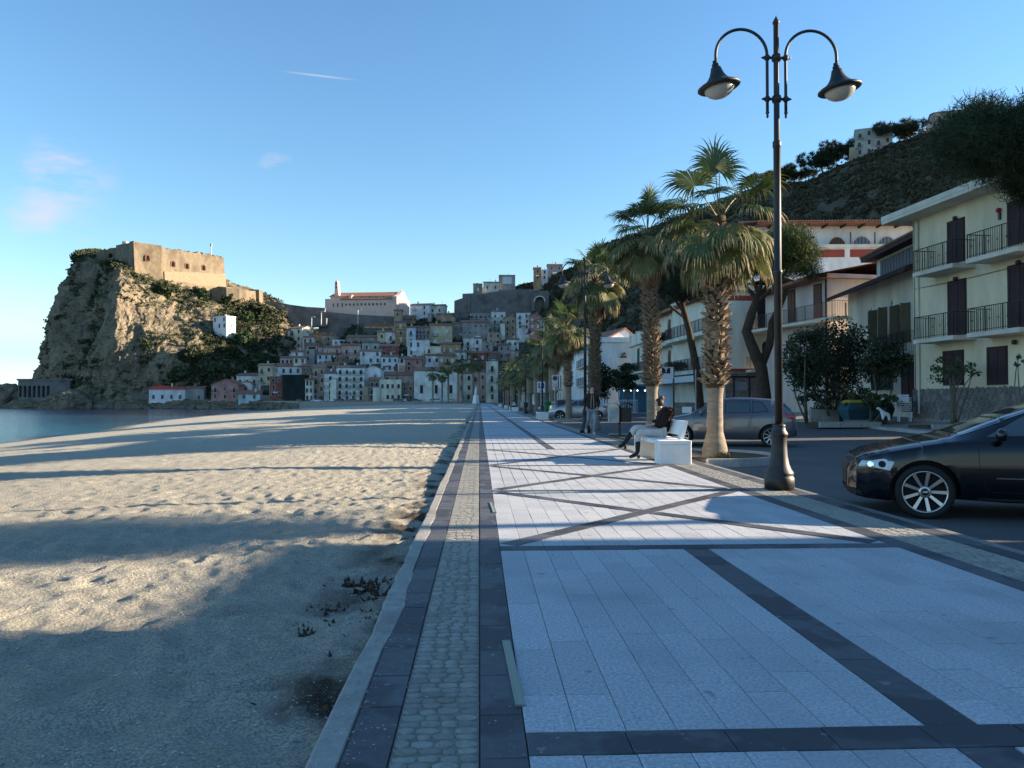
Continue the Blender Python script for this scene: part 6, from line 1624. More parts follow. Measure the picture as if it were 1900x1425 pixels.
m_stone = M('castle_masonry', (.25, .195, .13), (.17, .135, .09), scale=.9, rough=.95, bump=1, bscale=3.5, c3=(.12, .09, .06), c3scale=.22, c3fac=.8, stretch=(1, 1, .6))
m_stoneg = M('grey_retaining_wall', (.20, .185, .175), (.15, .138, .13), scale=.3, rough=.95, bump=.8, bscale=2, c3=(.08, .075, .07), c3scale=.15, c3fac=.6)
m_wfr = M('window_surround', (.50, .49, .46), rough=.8)
m_dark = M('dark_opening', (.018, .014, .012), rough=1, spec=0)
m_pane = M('window_pane', (.022, .024, .028), rough=.3, spec=.35)
m_shg = M('green_shutter', (.03, .13, .10), rough=.6); m_shb = M('brown_shutter', (.085, .045, .03), rough=.6); m_shd = M('dark_shutter', (.028, .018, .022), (.04, .026, .03), scale=4, rough=.55)
m_brick = M('arch_soffit_brick', (.17, .085, .055), rough=.9)
def unit_window(name, frame, pane, leaves_=False):
    m = MB(); f = .10
    m.mat(0); m.box(-.5, -.5+f, -.09, .0, 0, 1); m.box(.5-f, .5, -.09, .0, 0, 1); m.box(-.5+f, .5-f, -.09, .0, 1-f*.7, 1); m.box(-.56, .56, -.16, .0, -.05, 0)
    m.mat(1); m.box(-.5+f, .5-f, -.03, -.001, 0, 1-f*.7)
    m.mat(0 if not leaves_ else 2); m.box(-.012 if not leaves_ else -.02, .012 if not leaves_ else .02, -.05, -.031, 0, 1-f*.7)
    if leaves_:
        for k in range(5): z = .08+k*.17; m.box(-.36, -.04, -.046, -.031, z, z+.10); m.box(.04, .36, -.046, -.031, z, z+.10)
    return m.mesh(name, [frame, pane, pane])
UW = {'p': unit_window('window', m_wfr, m_pane), 'g': unit_window('window', m_wfr, m_shg, True), 'b': unit_window('window', m_wfr, m_shb, True), 'd': unit_window('window', m_wfr, m_shd, True), 'w': unit_window('window', m_wfr, M('white_blind', (.6, .62, .62), rough=.6), True)}
def unit_balcony():
    m = MB(); m.mat(0); m.box(-.5, .5, -.9, 0, -.16, 0); m.mat(1)
    m.box(-.5, .5, -.9, -.86, .95, 1.0)
    for k in range(15): x = -.5+k/14; m.box(x-.008, x+.008, -.89, -.87, 0, .95)
    for s in (-.5, .49): m.box(s, s+.01, -.9, 0, .95, 1.0); m.box(s, s+.01, -.6, -.57, 0, .95); m.box(s, s+.01, -.3, -.27, 0, .95)
    return m.mesh('balcony', [m_wfr, m_rail])
UB = unit_balcony()
def gable_roof(m, w_, d_, h, rise, ov=.35, axis='x', th=.22):
    """ridge along x (axis='x') or along y; m in local coordinates, building front at y=0, back y=d_"""
    if axis == 'x':
        for s in (0, 1):
            y0 = -ov if s == 0 else d_+ov; yr = d_/2; z0 = h-rise*ov/(d_/2)
            m.add([(-w_/2-ov, y0, z0), (w_/2+ov, y0, z0), (w_/2+ov, yr, h+rise), (-w_/2-ov, yr, h+rise), (-w_/2-ov, y0, z0+th), (w_/2+ov, y0, z0+th), (w_/2+ov, yr, h+rise+th), (-w_/2-ov, yr, h+rise+th)],
                  [(0, 3, 2, 1), (4, 5, 6, 7), (0, 1, 5, 4), (1, 2, 6, 5), (2, 3, 7, 6), (3, 0, 4, 7)])
    else:
        for s in (-1, 1):
            x0 = s*(w_/2+ov); z0 = h-rise*ov/(w_/2)
            m.add([(x0, -ov, z0), (0, -ov, h+rise), (0, d_+ov, h+rise), (x0, d_+ov, z0), (x0, -ov, z0+th), (0, -ov, h+rise+th), (0, d_+ov, h+rise+th), (x0, d_+ov, z0+th)],
                  [(0, 3, 2, 1), (4, 5, 6, 7), (0, 1, 5, 4), (1, 2, 6, 5), (2, 3, 7, 6), (3, 0, 4, 7)])
def ydep(yb): k = (742-yb)/1427; return min(420, 102.9/(.36-k))
HN = 0
def house(lab, x0, x1, yt, yb, wall, roof='flat', rows=2, cols=2, win='p', bal=0, depth=None, yaw=None, D=None, ww=1.1, wh=1.5, name='house', cat='house', sink=6, arch=None, skip=0, group='houses of the old town', sides=True):
    global HN
    HN += 1; r_ = random.Random(HN*13)
    Y = D or ydep(yb); a = PT(x0, yb, Y); b = PT(x1, yb, Y); top = PT((x0+x1)/2, yt, Y)
    w_ = (b-a).length; h = top.z-a.z; d_ = depth or max(6, min(11, w_*.9))
    yaw = r_.uniform(-9, 9) if yaw is None else yaw
    t = thing(name, lab, cat, ((a.x+b.x)/2, Y, a.z), rz=R(yaw), group=group)
    m = MB(); m.box(-w_/2, w_/2, 0, d_, -sink, h)
    rise = min(1.5, d_*.13); rmat = r_.choice([m_rt, m_rt, m_rt2, m_rt3])
    if roof == 'gy': rise = w_*.2; m.prism([(-w_/2, h), (w_/2, h), (0, h+rise)], .01, d_-.01, 'y')
    if roof == 'gx': m.prism([(0, h), (d_, h), (d_/2, h+rise)], -w_/2+.01, w_/2-.01, 'x')
    if roof == 'shed': m.prism([(0, h), (d_, h), (d_, h+rise*1.4)], -w_/2+.01, w_/2-.01, 'x')
    mat = PL[wall] if isinstance(wall, str) else wall
    wo = obj('wall', m, t, mats=mat)
    m = MB()
    if roof == 'gx': gable_roof(m, w_, d_, h, rise)
    elif roof == 'gy': gable_roof(m, w_, d_, h, rise, axis='y')
    elif roof == 'shed':
        z1 = h+rise*1.4; ov = .4
        m.add([(-w_/2-ov, -ov, h-.1), (w_/2+ov, -ov, h-.1), (w_/2+ov, d_+.1, z1+.03), (-w_/2-ov, d_+.1, z1+.03), (-w_/2-ov, -ov, h+.15), (w_/2+ov, -ov, h+.15), (w_/2+ov, d_+.1, z1+.28), (-w_/2-ov, d_+.1, z1+.28)], [(0, 3, 2, 1), (4, 5, 6, 7), (0, 1, 5, 4), (1, 2, 6, 5), (2, 3, 7, 6), (3, 0, 4, 7)])
    else:
        m.box(-w_/2-.12, w_/2+.12, -.12, .25, h, h+.35); m.box(-w_/2-.12, w_/2+.12, d_-.2, d_+.12, h, h+.35); m.box(-w_/2-.12, -w_/2+.2, .25, d_-.2, h, h+.35); m.box(w_/2-.2, w_/2+.12, .25, d_-.2, h, h+.35)
    ro = obj('roof' if roof != 'flat' else 'parapet', m, t, mats=rmat if roof != 'flat' else mat)
    if roof != 'flat' or r_.random() < .4:
        m = MB(); cx = r_.uniform(-.3, .3)*w_; cz = h+(rise if roof != 'flat' else 0); m.box(cx-.3, cx+.3, d_*.5, d_*.5+.6, cz-.6, cz+1.0); m.box(cx-.4, cx+.4, d_*.5-.1, d_*.5+.7, cz+1.0, cz+1.12); obj('chimney', m, ro, mats=mat)
    fh = h/rows
    if sides and w_ > 5 and r_.random() < .55:
        m = MB(); s_ = r_.choice((-1, 1)); aw = r_.uniform(1.6, 2.6); ah = h*r_.uniform(.35, .7); x_ = s_*(w_/2-.2); m.box(x_-(0 if s_ > 0 else aw), x_+(aw if s_ > 0 else 0), -r_.uniform(.6, 1.8), 3, -sink, ah)
        obj('annex', m, t, mats=PL[r_.choice(['offw', 'grey', 'tan', 'rose', 'pale'])])
    if r_.random() < .5:
        m = MB(); ax_ = r_.uniform(-.35, .35)*w_; az_ = h+(rise if roof != 'flat' else 0); m.bar((ax_, d_*.5, az_-.3), (ax_, d_*.5, az_+1.8), .07); m.bar((ax_-.6, d_*.5, az_+1.7), (ax_+.6, d_*.5, az_+1.7), .06); obj('aerial', m, ro, mats=m_rail)
    if rows > 1 and r_.random() < .4:
        m = MB(); aw = min(2.4, w_*.4); ax_ = r_.uniform(-.25, .25)*w_; m.add([(ax_-aw/2, -.01, fh*.85), (ax_+aw/2, -.01, fh*.85), (ax_+aw/2, -1.2, fh*.68), (ax_-aw/2, -1.2, fh*.68)], [(0, 1, 2, 3)]); obj('awning', m, t, mats=PL[r_.choice(['white', 'redd', 'green', 'blue'])])
    wh = wh*r_.uniform(.95, 1.35) if wh == 1.5 else wh
    for i_ in range(rows):
        for j in range(cols):
            if skip and r_.random() < skip: continue
            x = -w_/2+w_*(j+.5)/cols+r_.uniform(-.15, .15); z = i_*fh+fh*.28
            is_b = bal and i_ > 0 and (bal > 1 or j % 2 == 0)
            hh = min(fh*.62, wh*(1.35 if is_b else 1)); ww_ = min(ww, w_/cols*.62)
            wn = win[(i_*cols+j+HN) % len(win)]
            if is_b: z = i_*fh+.08
            o = obj('window', UW[wn], t, (x, 0, z), scale=(ww_, 1, hh))
            if is_b and bal == 1: obj('balcony', UB, t, (x, 0, i_*fh), scale=(min(ww_+1.0, w_/cols*.95), 1, 1))
        if bal == 2 and i_ > 0: obj('balcony', UB, t, (0, 0, i_*fh), scale=(w_*.96, 1, 1))
    if sides:
        for i_ in range(rows):
            if r_.random() < .7: obj('window', UW[win[(i_+HN) % len(win)]], t, (w_/2, d_*.5, i_*fh+fh*.28), rz=R(90), scale=(min(ww, .95), 1, min(fh*.55, wh)))
    if arch:
        cx, cw, cz, ch = arch; m = MB(); n = 10
        pts = [(cx+cw/2, cz)]+[(cx+cw/2*math.cos(math.pi*k/n), cz+ch-cw/2+cw/2*math.sin(math.pi*k/n)) for k in range(n+1)]+[(cx-cw/2, cz)]
        m.prism(pts, -.02, .6, 'y')
        rec = MB(); rec.prism(pts, -.03, -.01, 'y'); obj('arched_opening', rec, t, mats=m_pane)
        ring = MB()
        for k in range(n):
            a0, a1 = math.pi*k/n, math.pi*(k+1)/n; r0, r1 = cw/2, cw/2+.25; c0 = cz+ch-cw/2
            ring.prism([(cx+r0*math.cos(a0), c0+r0*math.sin(a0)), (cx+r1*math.cos(a0), c0+r1*math.sin(a0)), (cx+r1*math.cos(a1), c0+r1*math.sin(a1)), (cx+r0*math.cos(a1), c0+r0*math.sin(a1))], -.12, -.001, 'y')
        obj('arch_surround', ring, t, mats=mat)
    return t
H_ = house
# --- waterfront row, left to right
H_('pink gabled house low on the shore left of the old town', 391, 443, 714, 743, 'pink', 'gy', 2, 3, 'dp', 1, D=300)
H_('small white gabled house squeezed right of the pink gabled house', 444, 468, 712, 738, 'offw', 'gy', 2, 1, 'p', 1, D=306)
H_('low white house with tiled roof behind the pink gabled house', 438, 479, 697, 716, 'offw', 'gx', 1, 3, 'd', 0, D=316)
H_('long dark-roofed shed with pale blue front on the shore', 443, 482, 731, 743, 'blue', 'shed', 1, 2, 'p', 0, D=294, sides=False)
H_('yellow house with a big arched ground-floor opening', 479, 505, 678, 726, 'yellow', 'gx', 3, 2, 'dg', 1, D=306, arch=(0, 3.2, -1.5, 4.6), skip=.2)
H_('dark red house left of the netted building site', 501, 524, 700, 738, 'redd', 'flat', 3, 2, 'dp', 0, D=295, yaw=0, skip=.3)
H_('white house with blue-grey terrace above the netted building', 505, 561, 680, 697, 'white', 'gx', 1, 4, 'pd', 0, D=318)
H_('tall building wrapped in dark green scaffold netting', 524, 566, 697, 746, 'net', 'flat', 1, 1, 'd', 0, D=291, yaw=0, skip=1, sides=False, name='scaffolded_building', cat='building')
H_('narrow pale house with red roof right of the netted building', 566, 581, 705, 746, 'pale', 'shed', 3, 2, 'pd', 0, D=290)
H_('grey-brown tall house beside the white balcony block', 580, 602, 682, 746, 'tan', 'gx', 4, 2, 'db', 1, D=292, depth=9)
H_('brown house with long glazed loggia above the narrow pale house', 562, 600, 680, 694, 'brown', 'gx', 1, 6, 'p', 0, D=312, sides=False)
H_('white four-storey house with red window surrounds, left part of the balcony block', 601, 624, 693, 746, 'white', 'gx', 4, 1, 'b', 2, D=287, yaw=0)
H_('white four-storey house with green shutters in the balcony block', 624, 650, 682, 746, 'white', 'gx', 5, 2, 'gd', 2, D=287, yaw=0)
H_('white five-storey house with long balconies, right part of the balcony block', 650, 676, 682, 746, 'white', 'gx', 5, 2, 'gd', 2, D=286.5, yaw=0)
H_('blank white gable wall with tiled roof right of the balcony block', 677, 706, 684, 744, 'white', 'gy', 3, 1, 'p', 0, D=289, skip=.6, yaw=-4)
H_('brown house with red roof and loggias right of the white gable', 684, 704, 704, 746, 'brown', 'shed', 3, 2, 'd', 2, D=285, yaw=0)
H_('pale yellow low house with arched doors on the waterfront', 704, 744, 706, 746, 'cream', 'flat', 2, 4, 'dp', 0, D=285, yaw=0, skip=.2)
H_('rose-grey wide house with tiled roof behind the pale yellow house', 708, 766, 696, 712, 'rose', 'gx', 1, 3, 'p', 0, D=306, skip=.5)
H_('shaded brown house between pale yellow house and white church', 745, 767, 712, 746, 'brown', 'flat', 2, 2, 'd', 0, D=287)
ch_ = H_('big white church with long red roof behind the waterfront palms', 768, 850, 688, 746, 'offw', 'gx', 1, 3, 'd', 0, D=284, depth=13, yaw=0, ww=1.3, wh=3.2, name='church', cat='church', group='houses of the old town')
H_('cream block adjoining the church behind the palms', 850, 876, 693, 746, 'pale', 'gx', 3, 2, 'd', 0, D=286, yaw=0)
H_('grey-pink house behind the white statue', 876, 902, 690, 746, 'rose', 'gx', 3, 2, 'p', 1, D=284, yaw=0)
H_('pale corner house with hanging balcony at the end of the promenade', 902, 924, 672, 746, 'pale', 'flat', 4, 1, 'dp', 1, D=278, yaw=0)
# --- second tier
H_('small cream cube house with one window above the pale yellow house', 738, 751, 676, 691, 'cream', 'flat', 1, 1, 'd', 0, D=312, yaw=0)
H_('blue-grey house with two stacked arches', 707, 738, 662, 690, 'blue', 'gx', 2, 3, 'p', 0, D=318, arch=(3.2, 2.2, .3, 3.2), yaw=0)
H_('red-brown house with red roof left above the church', 751, 783, 667, 690, 'pink', 'shed', 2, 2, 'd', 1, D=312, yaw=0)
H_('wide white house with few small windows in the middle tier', 668, 707, 652, 675, 'white', 'gx', 2, 3, 'p', 0, D=330, skip=.4)
H_('pale rose house with crowded dark balconies', 634, 668, 641, 674, 'rose', 'gx', 2, 2, 'd', 2, D=332)
H_('small white house with red roof in the left middle tier', 539, 561, 653, 672, 'white', 'gx', 2, 1, 'p', 0, D=340)
H_('plain grey house next to the small white red-roofed one', 561, 583, 649, 672, 'grey', 'flat', 2, 1, 'd', 0, D=342)
H_('brown house with one wide dark loggia opening', 564, 593, 637, 655, 'brown', 'flat', 1, 1, 'd', 0, D=352, ww=4.5, wh=1.8)
H_('blue-grey low house with blue shutters', 588, 622, 658, 680, 'blue', 'gx', 2, 3, 'pd', 0, D=336)
H_('low terracotta roofed house above the balcony block', 590, 628, 676, 688, 'tan', 'gx', 1, 4, 'pd', 0, D=318)
H_('rust-roofed small house left of the low terracotta one', 520, 545, 664, 680, 'rose', 'gx', 1, 3, 'd', 0, D=332)
H_('white gabled house with long pediment above the church roof', 790, 816, 660, 676, 'white', 'gx', 1, 2, 'd', 0, D=322)
H_('brown and white house with laundry above the church roof', 815, 845, 660, 677, 'tan', 'shed', 1, 3, 'wb', 0, D=320)
H_('pale green house beside the white canopy roof', 845, 866, 653, 674, 'green', 'shed', 2, 2, 'w', 0, D=322)
H_('house with dark red roof and white eaves line right of the pale green one', 866, 900, 655, 672, 'redd', 'gx', 1, 3, 'w', 0, D=324)
# --- third tier
H_('long grey-white house with lit tiled roof, top left of the old town', 475, 516, 611, 650, 'offw', 'gx', 2, 3, 'pb', 2, D=372, yaw=6, depth=8)
H_('bluish house patched with pipes in the top left row', 513, 537, 613, 652, 'blue', 'gx', 3, 2, 'p', 0, D=370, yaw=4, skip=.3)
H_('tall cream house whose right gable catches the sun', 533, 563, 609, 648, 'cream', 'gx', 3, 2, 'd', 1, D=370, yaw=-24, depth=9)
H_('orange-brown house with a big round arch and lit roof', 575, 603, 620, 645, 'orange', 'gx', 1, 1, 'd', 0, D=372, arch=(0, 3.8, -.5, 3.8), skip=1, yaw=-8)
H_('ochre narrow house with dark tall shutters', 597, 620, 622, 662, 'tan', 'gx', 4, 1, 'd', 1, D=364, yaw=-8)
H_('small white house with flat terrace right of the ochre narrow one', 617, 640, 632, 656, 'white', 'flat', 2, 2, 'pd', 0, D=362)
H_('long grey house with square dark windows', 643, 700, 626, 645, 'grey', 'gx', 1, 4, 'p', 0, D=362, yaw=0, wh=1.1, ww=1.3)
H_('low orange-yellow long house under the car park wall', 676, 734, 604, 618, 'orange', 'gx', 1, 5, 'w', 0, D=388, yaw=0)
H_('narrow yellow house beside the narrow white one', 700, 716, 616, 646, 'yellow', 'shed', 2, 1, 'd', 0, D=360, yaw=0)
H_('narrow white house with two dark windows beside the yellow one', 716, 733, 616, 648, 'white', 'shed', 2, 1, 'p', 1, D=359, yaw=0)
H_('tall orange house with four balconies', 733, 754, 598, 658, 'orange', 'gx', 5, 1, 'bw', 2, D=356, yaw=3)
H_('orange-roofed upper part behind the tall orange house', 752, 770, 597, 608, 'orange', 'gx', 1, 1, 'd', 0, D=392)
H_('pale blue narrow house right of the tall orange house', 754, 771, 608, 652, 'blue', 'gx', 3, 1, 'p', 1, D=354, yaw=0)
H_('grey house with three long railed galleries', 771, 797, 608, 632, 'grey', 'gx', 2, 4, 'p', 2, D=358, yaw=0)
H_('white house with curved glazed veranda', 756, 796, 633, 662, 'white', 'flat', 2, 3, 'p', 0, D=338, yaw=0, skip=.4)
H_('large yellow house with white window bays', 797, 839, 604, 642, 'yellow', 'gx', 2, 2, 'w', 1, D=360, yaw=0, ww=1.7, wh=1.9)
H_('orange house with red roof and white windows', 817, 855, 639, 658, 'orange', 'gx', 1, 3, 'w', 0, D=338, yaw=0)
H_('tan terrace house left of the orange red-roofed one', 789, 818, 644, 660, 'cream', 'flat', 1, 2, 'd', 0, D=334, yaw=0, skip=.4)
H_('grey house with green awning left of the large stone-grey house', 840, 862, 600, 634, 'grey', 'gx', 2, 2, 'pg', 0, D=366, yaw=0)
H_('large stone-grey house with a row of small top windows', 858, 907, 598, 634, 'grey', 'gx', 3, 5, 'pdg', 0, D=362, yaw=0, wh=.95, skip=.35)
H_('pale house with two pairs of dark windows and thin balconies', 860, 894, 630, 654, 'offw', 'flat', 2, 2, 'd', 1, D=342, yaw=0)
H_('round-cornered grey house at the right of the pale one', 894, 914, 636, 664, 'grey', 'flat', 2, 1, 'd', 0, D=338, skip=.5)
# --- upper tier, skyline
H_('white-blue house with lit red roof edge on the skyline right of the church', 760, 797, 566, 598, 'white', 'gx', 3, 2, 'pw', 1, D=402, yaw=-14)
H_('beige gabled house beside the skyline white one', 795, 823, 567, 600, 'pale', 'gx', 2, 2, 'p', 0, D=404, yaw=-14)
H_('low round-roofed tan house left of the great wall', 809, 839, 583, 600, 'tan', 'gx', 1, 2, 'p', 0, D=398, yaw=-6, skip=.5)
H_('rough brown house below the skyline white one', 740, 772, 586, 606, 'brown', 'flat', 1, 2, 'd', 0, D=400)
H_('long dark terrace of houses under the great wall', 872, 912, 582, 600, 'grey', 'flat', 2, 5, 'dp', 2, D=392, yaw=0)
H_('white house with red roof under the great wall', 912, 938, 578, 596, 'white', 'gx', 1, 2, 'p', 0, D=388, yaw=0)
H_('grey-green house with glazed gallery below the white red-roofed one', 912, 936, 590, 622, 'green', 'flat', 3, 2, 'p', 2, D=372, yaw=0)
H_('tan narrow house with red-brown doors on the right', 936, 957, 590, 626, 'tan', 'gy', 3, 2, 'b', 1, D=368, yaw=0)
H_('white and blue house stepping up beside the tan narrow house', 958, 984, 582, 612, 'white', 'flat', 3, 2, 'p', 1, D=362, yaw=-6)
H_('pink house with white frames above the lamp head', 982, 1004, 586, 612, 'pink', 'gy', 2, 2, 'w', 1, D=356, yaw=-6)
H_('grey ruined house shell open to the sky on the skyline', 878, 895, 527, 545, 'ruin', 'flat', 1, 1, 'w', 0, D=440, yaw=0)
H_('beige low house next to the ruined shell', 897, 926, 524, 540, 'pale', 'shed', 1, 2, 'p', 0, D=442, yaw=0)
H_('grey block with large glazed front on the skyline', 926, 956, 511, 532, 'grey', 'flat', 1, 1, 'w', 0, D=444, yaw=0, ww=7.5, wh=4)
H_('narrow orange tower house high on the skyline', 991, 1004, 497, 521, 'orange', 'gx', 2, 1, 'd', 0, D=452, yaw=0)
H_('white house between the orange tower house and the pink block', 1004, 1017, 501, 520, 'white', 'flat', 2, 1, 'd', 0, D=453, yaw=0)
H_('rose block with red roof at the top of the skyline', 1017, 1044, 491, 516, 'rose', 'gx', 2, 2, 'p', 0, D=454, yaw=0)
H_('grey concrete block on the ridge behind the lit palm', 1106, 1136, 462, 500, 'grey', 'flat', 3, 3, 'p', 0, D=420, yaw=-10)
# --- fill-in houses half seen between others
for k, (x0, x1, yt, yb, wl, rf) in enumerate([(562, 580, 626, 640, 'pale', 'gx'), (600, 634, 645, 660, 'rose', 'gx'), (622, 640, 664, 684, 'brown', 'gx'), (704, 740, 642, 660, 'redd', 'gx'), (672, 704, 636, 652, 'green', 'gx'), (741, 758, 664, 676, 'offw', 'gx'), (776, 796, 664, 682, 'tan', 'gx'), (545, 566, 664, 690, 'pale', 'gx'),
    (855, 872, 668, 684, 'pale', 'gx'), (898, 925, 655, 676, 'brown', 'gx'), (904, 930, 618, 640, 'tan', 'flat'), (925, 948, 640, 668, 'grey', 'gx'), (590, 612, 690, 712, 'tan', 'gx'), (940, 962, 630, 660, 'offw', 'gx')]):
    H_(['pale house peeping above the brown loggia house', 'rose house wedged under the ochre narrow house', 'brown house behind the blue-grey low house', 'dark red roofed house above the blue-grey arches', 'green-grey house above the wide white house', 'tiny off-white house left of the red-brown house', 'tan house hidden behind the red-brown house', 'pale house above the scaffold netting',
        'pale house between the green one and the church roof', 'brown house behind the big far palm', 'tan house with terrace below the great wall', 'grey house above the far palms on the right', 'tan house between netting and balcony block', 'off-white house behind the sunlit far palms'][k],
       x0, x1, yt, yb, wl, rf, 1 if yb-yt < 18 else 2, 2, 'pd', 0)
# --- white cube house under the castle
_h = ROCKBVH.ray_cast(Vector((0, 0, CAMZ)), ray(408, 606).normalized())[0]; _D = (_h.y-5) if _h else 352
H_('bright white cube house standing alone on the rock under the castle', 389, 426, 588, 611, M('whitewash', (.82, .80, .78), (.74, .72, .70), scale=.4, rough=.9), 'flat', 2, 3, 'p', 0, D=_D, yaw=-32, depth=5, skip=.25, group=None)
H_('low cream ledge house on the slope right of the lit crag', 346, 372, 571, 580, 'cream', 'flat', 1, 1, 'd', 0, D=362, skip=1, group=None, sides=False)
H_('small rose ruin among the terraces', 383, 404, 727-40, 700, 'rose', 'flat', 1, 1, 'd', 0, D=326, skip=1, group=None, sides=False)
t = H_('boathouse with bright coral-red roof on the shore under the rock', 277, 342, 722, 747, 'white', 'shed', 1, 4, 'p', 0, D=310, yaw=4, depth=10, group=None)
m_coral = M('coral_roof', (.62, .10, .06), (.5, .09, .06), scale=.5, rough=.7)
[o for o in COL.objects if o.parent == t and o.name.startswith('roof')][0].data.materials[0] = m_coral
H_('grey stone store adjoining the coral-roofed boathouse', 343, 378, 720, 750, 'grey', 'shed', 1, 2, 'p', 0, D=311, yaw=4, skip=.5, group=None)

# ================================================================== CASTLE
def arched_wall(m, x0, x1, z0, z1, ops, y0, y1, n=10):
    """wall in the xz plane from y0 to y1 with real round-arched openings; ops: (cx, width, zbottom, zspring)"""
    ops = sorted(ops); x = x0
    for (cx, wd, zb, zs) in ops:
        a, b = cx-wd/2, cx+wd/2; r_ = wd/2
        if a > x: m.box(x, a, y0, y1, z0, z1)
        if zb > z0: m.box(a, b, y0, y1, z0, zb)
        for k in range(n):
            t0, t1 = math.pi*(1-k/n), math.pi*(1-(k+1)/n)
            p0 = (cx+r_*math.cos(t0), zs+r_*math.sin(t0)); p1 = (cx+r_*math.cos(t1), zs+r_*math.sin(t1))
            m.prism([p0, p1, (p1[0], z1), (p0[0], z1)], y0, y1, 'y')
        x = b
    if x < x1: m.box(x, x1, y0, y1, z0, z1)
def wall_between(t, name, A, B, z0, z1a, z1b, thick, mat, batter=0.0, seg=12, ragged=0, seed=0, wins=()):
    """battered wall from A to B (xy), top height runs z1a to z1b; visible face is on the right hand looking from A to B"""
    A = Vector((*A, 0)); B = Vector((*B, 0)); d = (B-A); L_ = d.length; d.normalize(); n_ = Vector((d.y, -d.x, 0))
    g = random.Random(seed); m = MB(); V = []; F = []
    k = max(2, seg)
    for i_ in range(k+1):
        f = i_/k; p = A.lerp(B, f); zt = z1a+(z1b-z1a)*f-(g.random()*ragged)
        off = n_*batter*(zt-z0)
        V += [tuple(p+off+Vector((0, 0, z0))), tuple(p+Vector((0, 0, zt))), tuple(p-n_*thick+Vector((0, 0, zt))), tuple(p-n_*thick+Vector((0, 0, z0)))]
    for i_ in range(k):
        for j in range(4): F.append((i_*4+j, i_*4+(j+1) % 4, i_*4+4+(j+1) % 4, i_*4+4+j))
    F.append((3, 2, 1, 0)); F.append(tuple(k*4+j for j in range(4)))
    m.add(V, F); return obj(name, m, t, mats=mat)
cast = thing('castle', 'sunlit stone castle crowning the sea rock', 'castle', (0, 0, 0))
c1 = PT(247, 510, 348); c2 = PT(415, 518, 386); cL = PT(215, 500, 366)
zt1 = PT(247, 447, 348).z; zt2 = PT(415, 473, 386).z; zb = min(c1.z, c2.z)-5
w1 = wall_between(cast, 'main_wall', (c1.x, 348), (c2.x, 386), zb, zt1, zt2, 14, m_stone, .10, 30, 1.7, 3)
wall_between(cast, 'lower_scarp', tuple(Vector((c1.x, 348)).lerp(Vector((c2.x, 386)), .30)+Vector((1.3, -1.0))), (c2.x+1.3, 385), zb-2, PT(300, 505, 362).z, PT(415, 508, 386).z, 2, M('pale_scarp_masonry', (.31, .25, .165), (.23, .18, .115), scale=1.2, rough=.95, bump=1, bscale=3), .10, 20, .5, 7)
w2 = wall_between(cast, 'bastion_face', (cL.x, 366), (c1.x, 348), zb, PT(215, 455, 366).z, zt1, 12, m_stone, .10, 8, .5, 4)
cB = PT(168, 478, 372)
wall_between(cast, 'rear_wall', (cB.x, 366), (cL.x+.5, 367.5), zb-2, PT(170, 470, 366).z, PT(215, 456, 367).z, 10, m_stone, .10, 8, .8, 5)
m = MB(); m.prism([(cB.x+1, 368), (cL.x, 369), (c1.x, 352), (c2.x-3, 390), (c2.x-12, 410), (cB.x+8, 402)], zb, zt1-6); obj('castle_core', m, cast, mats=m_stone)
# raised strip near the corner
ca = PT(247, 447, 348); cb_ = PT(290, 452, 357); wall_between(cast, 'raised_parapet', (c1.x, 348.3), (cb_.x, 357.6), zt1-4, zt1+.2, zt1-.4, 3, m_stone, .02, 6, .3, 8)
m = MB(); q = PT(232, 450, 357); m.box(q.x-.9, q.x+.9, 356, 358.5, q.z-4, q.z+.4); obj('sentry_box', m, cast, mats=PL['cream'])
# deep arched gun windows
def on_wall(A, B, px):
    """world xy on the line A-B seen at pixel column px"""
    d = ray(px, 742); A = Vector(A); B = Vector(B); e = B-A
    den = d.x*e.y-d.y*e.x; s_ = (A.x*e.y-A.y*e.x)/den; p = Vector((d.x*s_, d.y*s_)); return p
def castle_window(px, py, A, B, w_=2.6, h=3.4):
    p = on_wall(A, B, px); z = PT(px, py, p.y).z; e = (Vector(B)-Vector(A)).normalized(); an = math.atan2(e.y, e.x)
    # offset for the batter
    n_ = Vector((e.y, -e.x)); off = .10*(zt1-z)+(.9 if px == 268 else .05)
    m = MB(); pts = [(w_/2, -h/2), (w_/2, 0)]+[(w_/2*math.cos(math.pi*k/8), w_/2*math.sin(math.pi*k/8)) for k in range(1, 8)]+[(-w_/2, 0), (-w_/2, -h/2)]
    o = obj('arched_window', MB().prism(pts, -.12, .3, 'y'), cast, (p.x+n_.x*off, p.y+n_.y*off, z), rz=an, mats=m_brick)
    obj('window_recess', MB().prism([(a*.62, b*.8-.15) for a, b in pts], -.16, -.125, 'y'), o, mats=m_dark)
A1, B1_ = (c1.x, 348), (c2.x, 386)
for (px, py) in ((268, 478), (317, 489), (343, 493), (374, 496)): castle_window(px, py, A1, B1_)
castle_window(203, 474, (cB.x, 366), (cL.x, 367.5), 2.4, 3.4)
m = MB(); q = PT(392, 472, 392); m.tube([(q.x, 392, q.z-2), (q.x, 392, q.z+5.5)], .25, 6); m.box(q.x-.6, q.x+.3, 391.7, 392.3, q.z+4.2, q.z+5.4); obj('flag_mast', m, cast, mats=m_wfr)
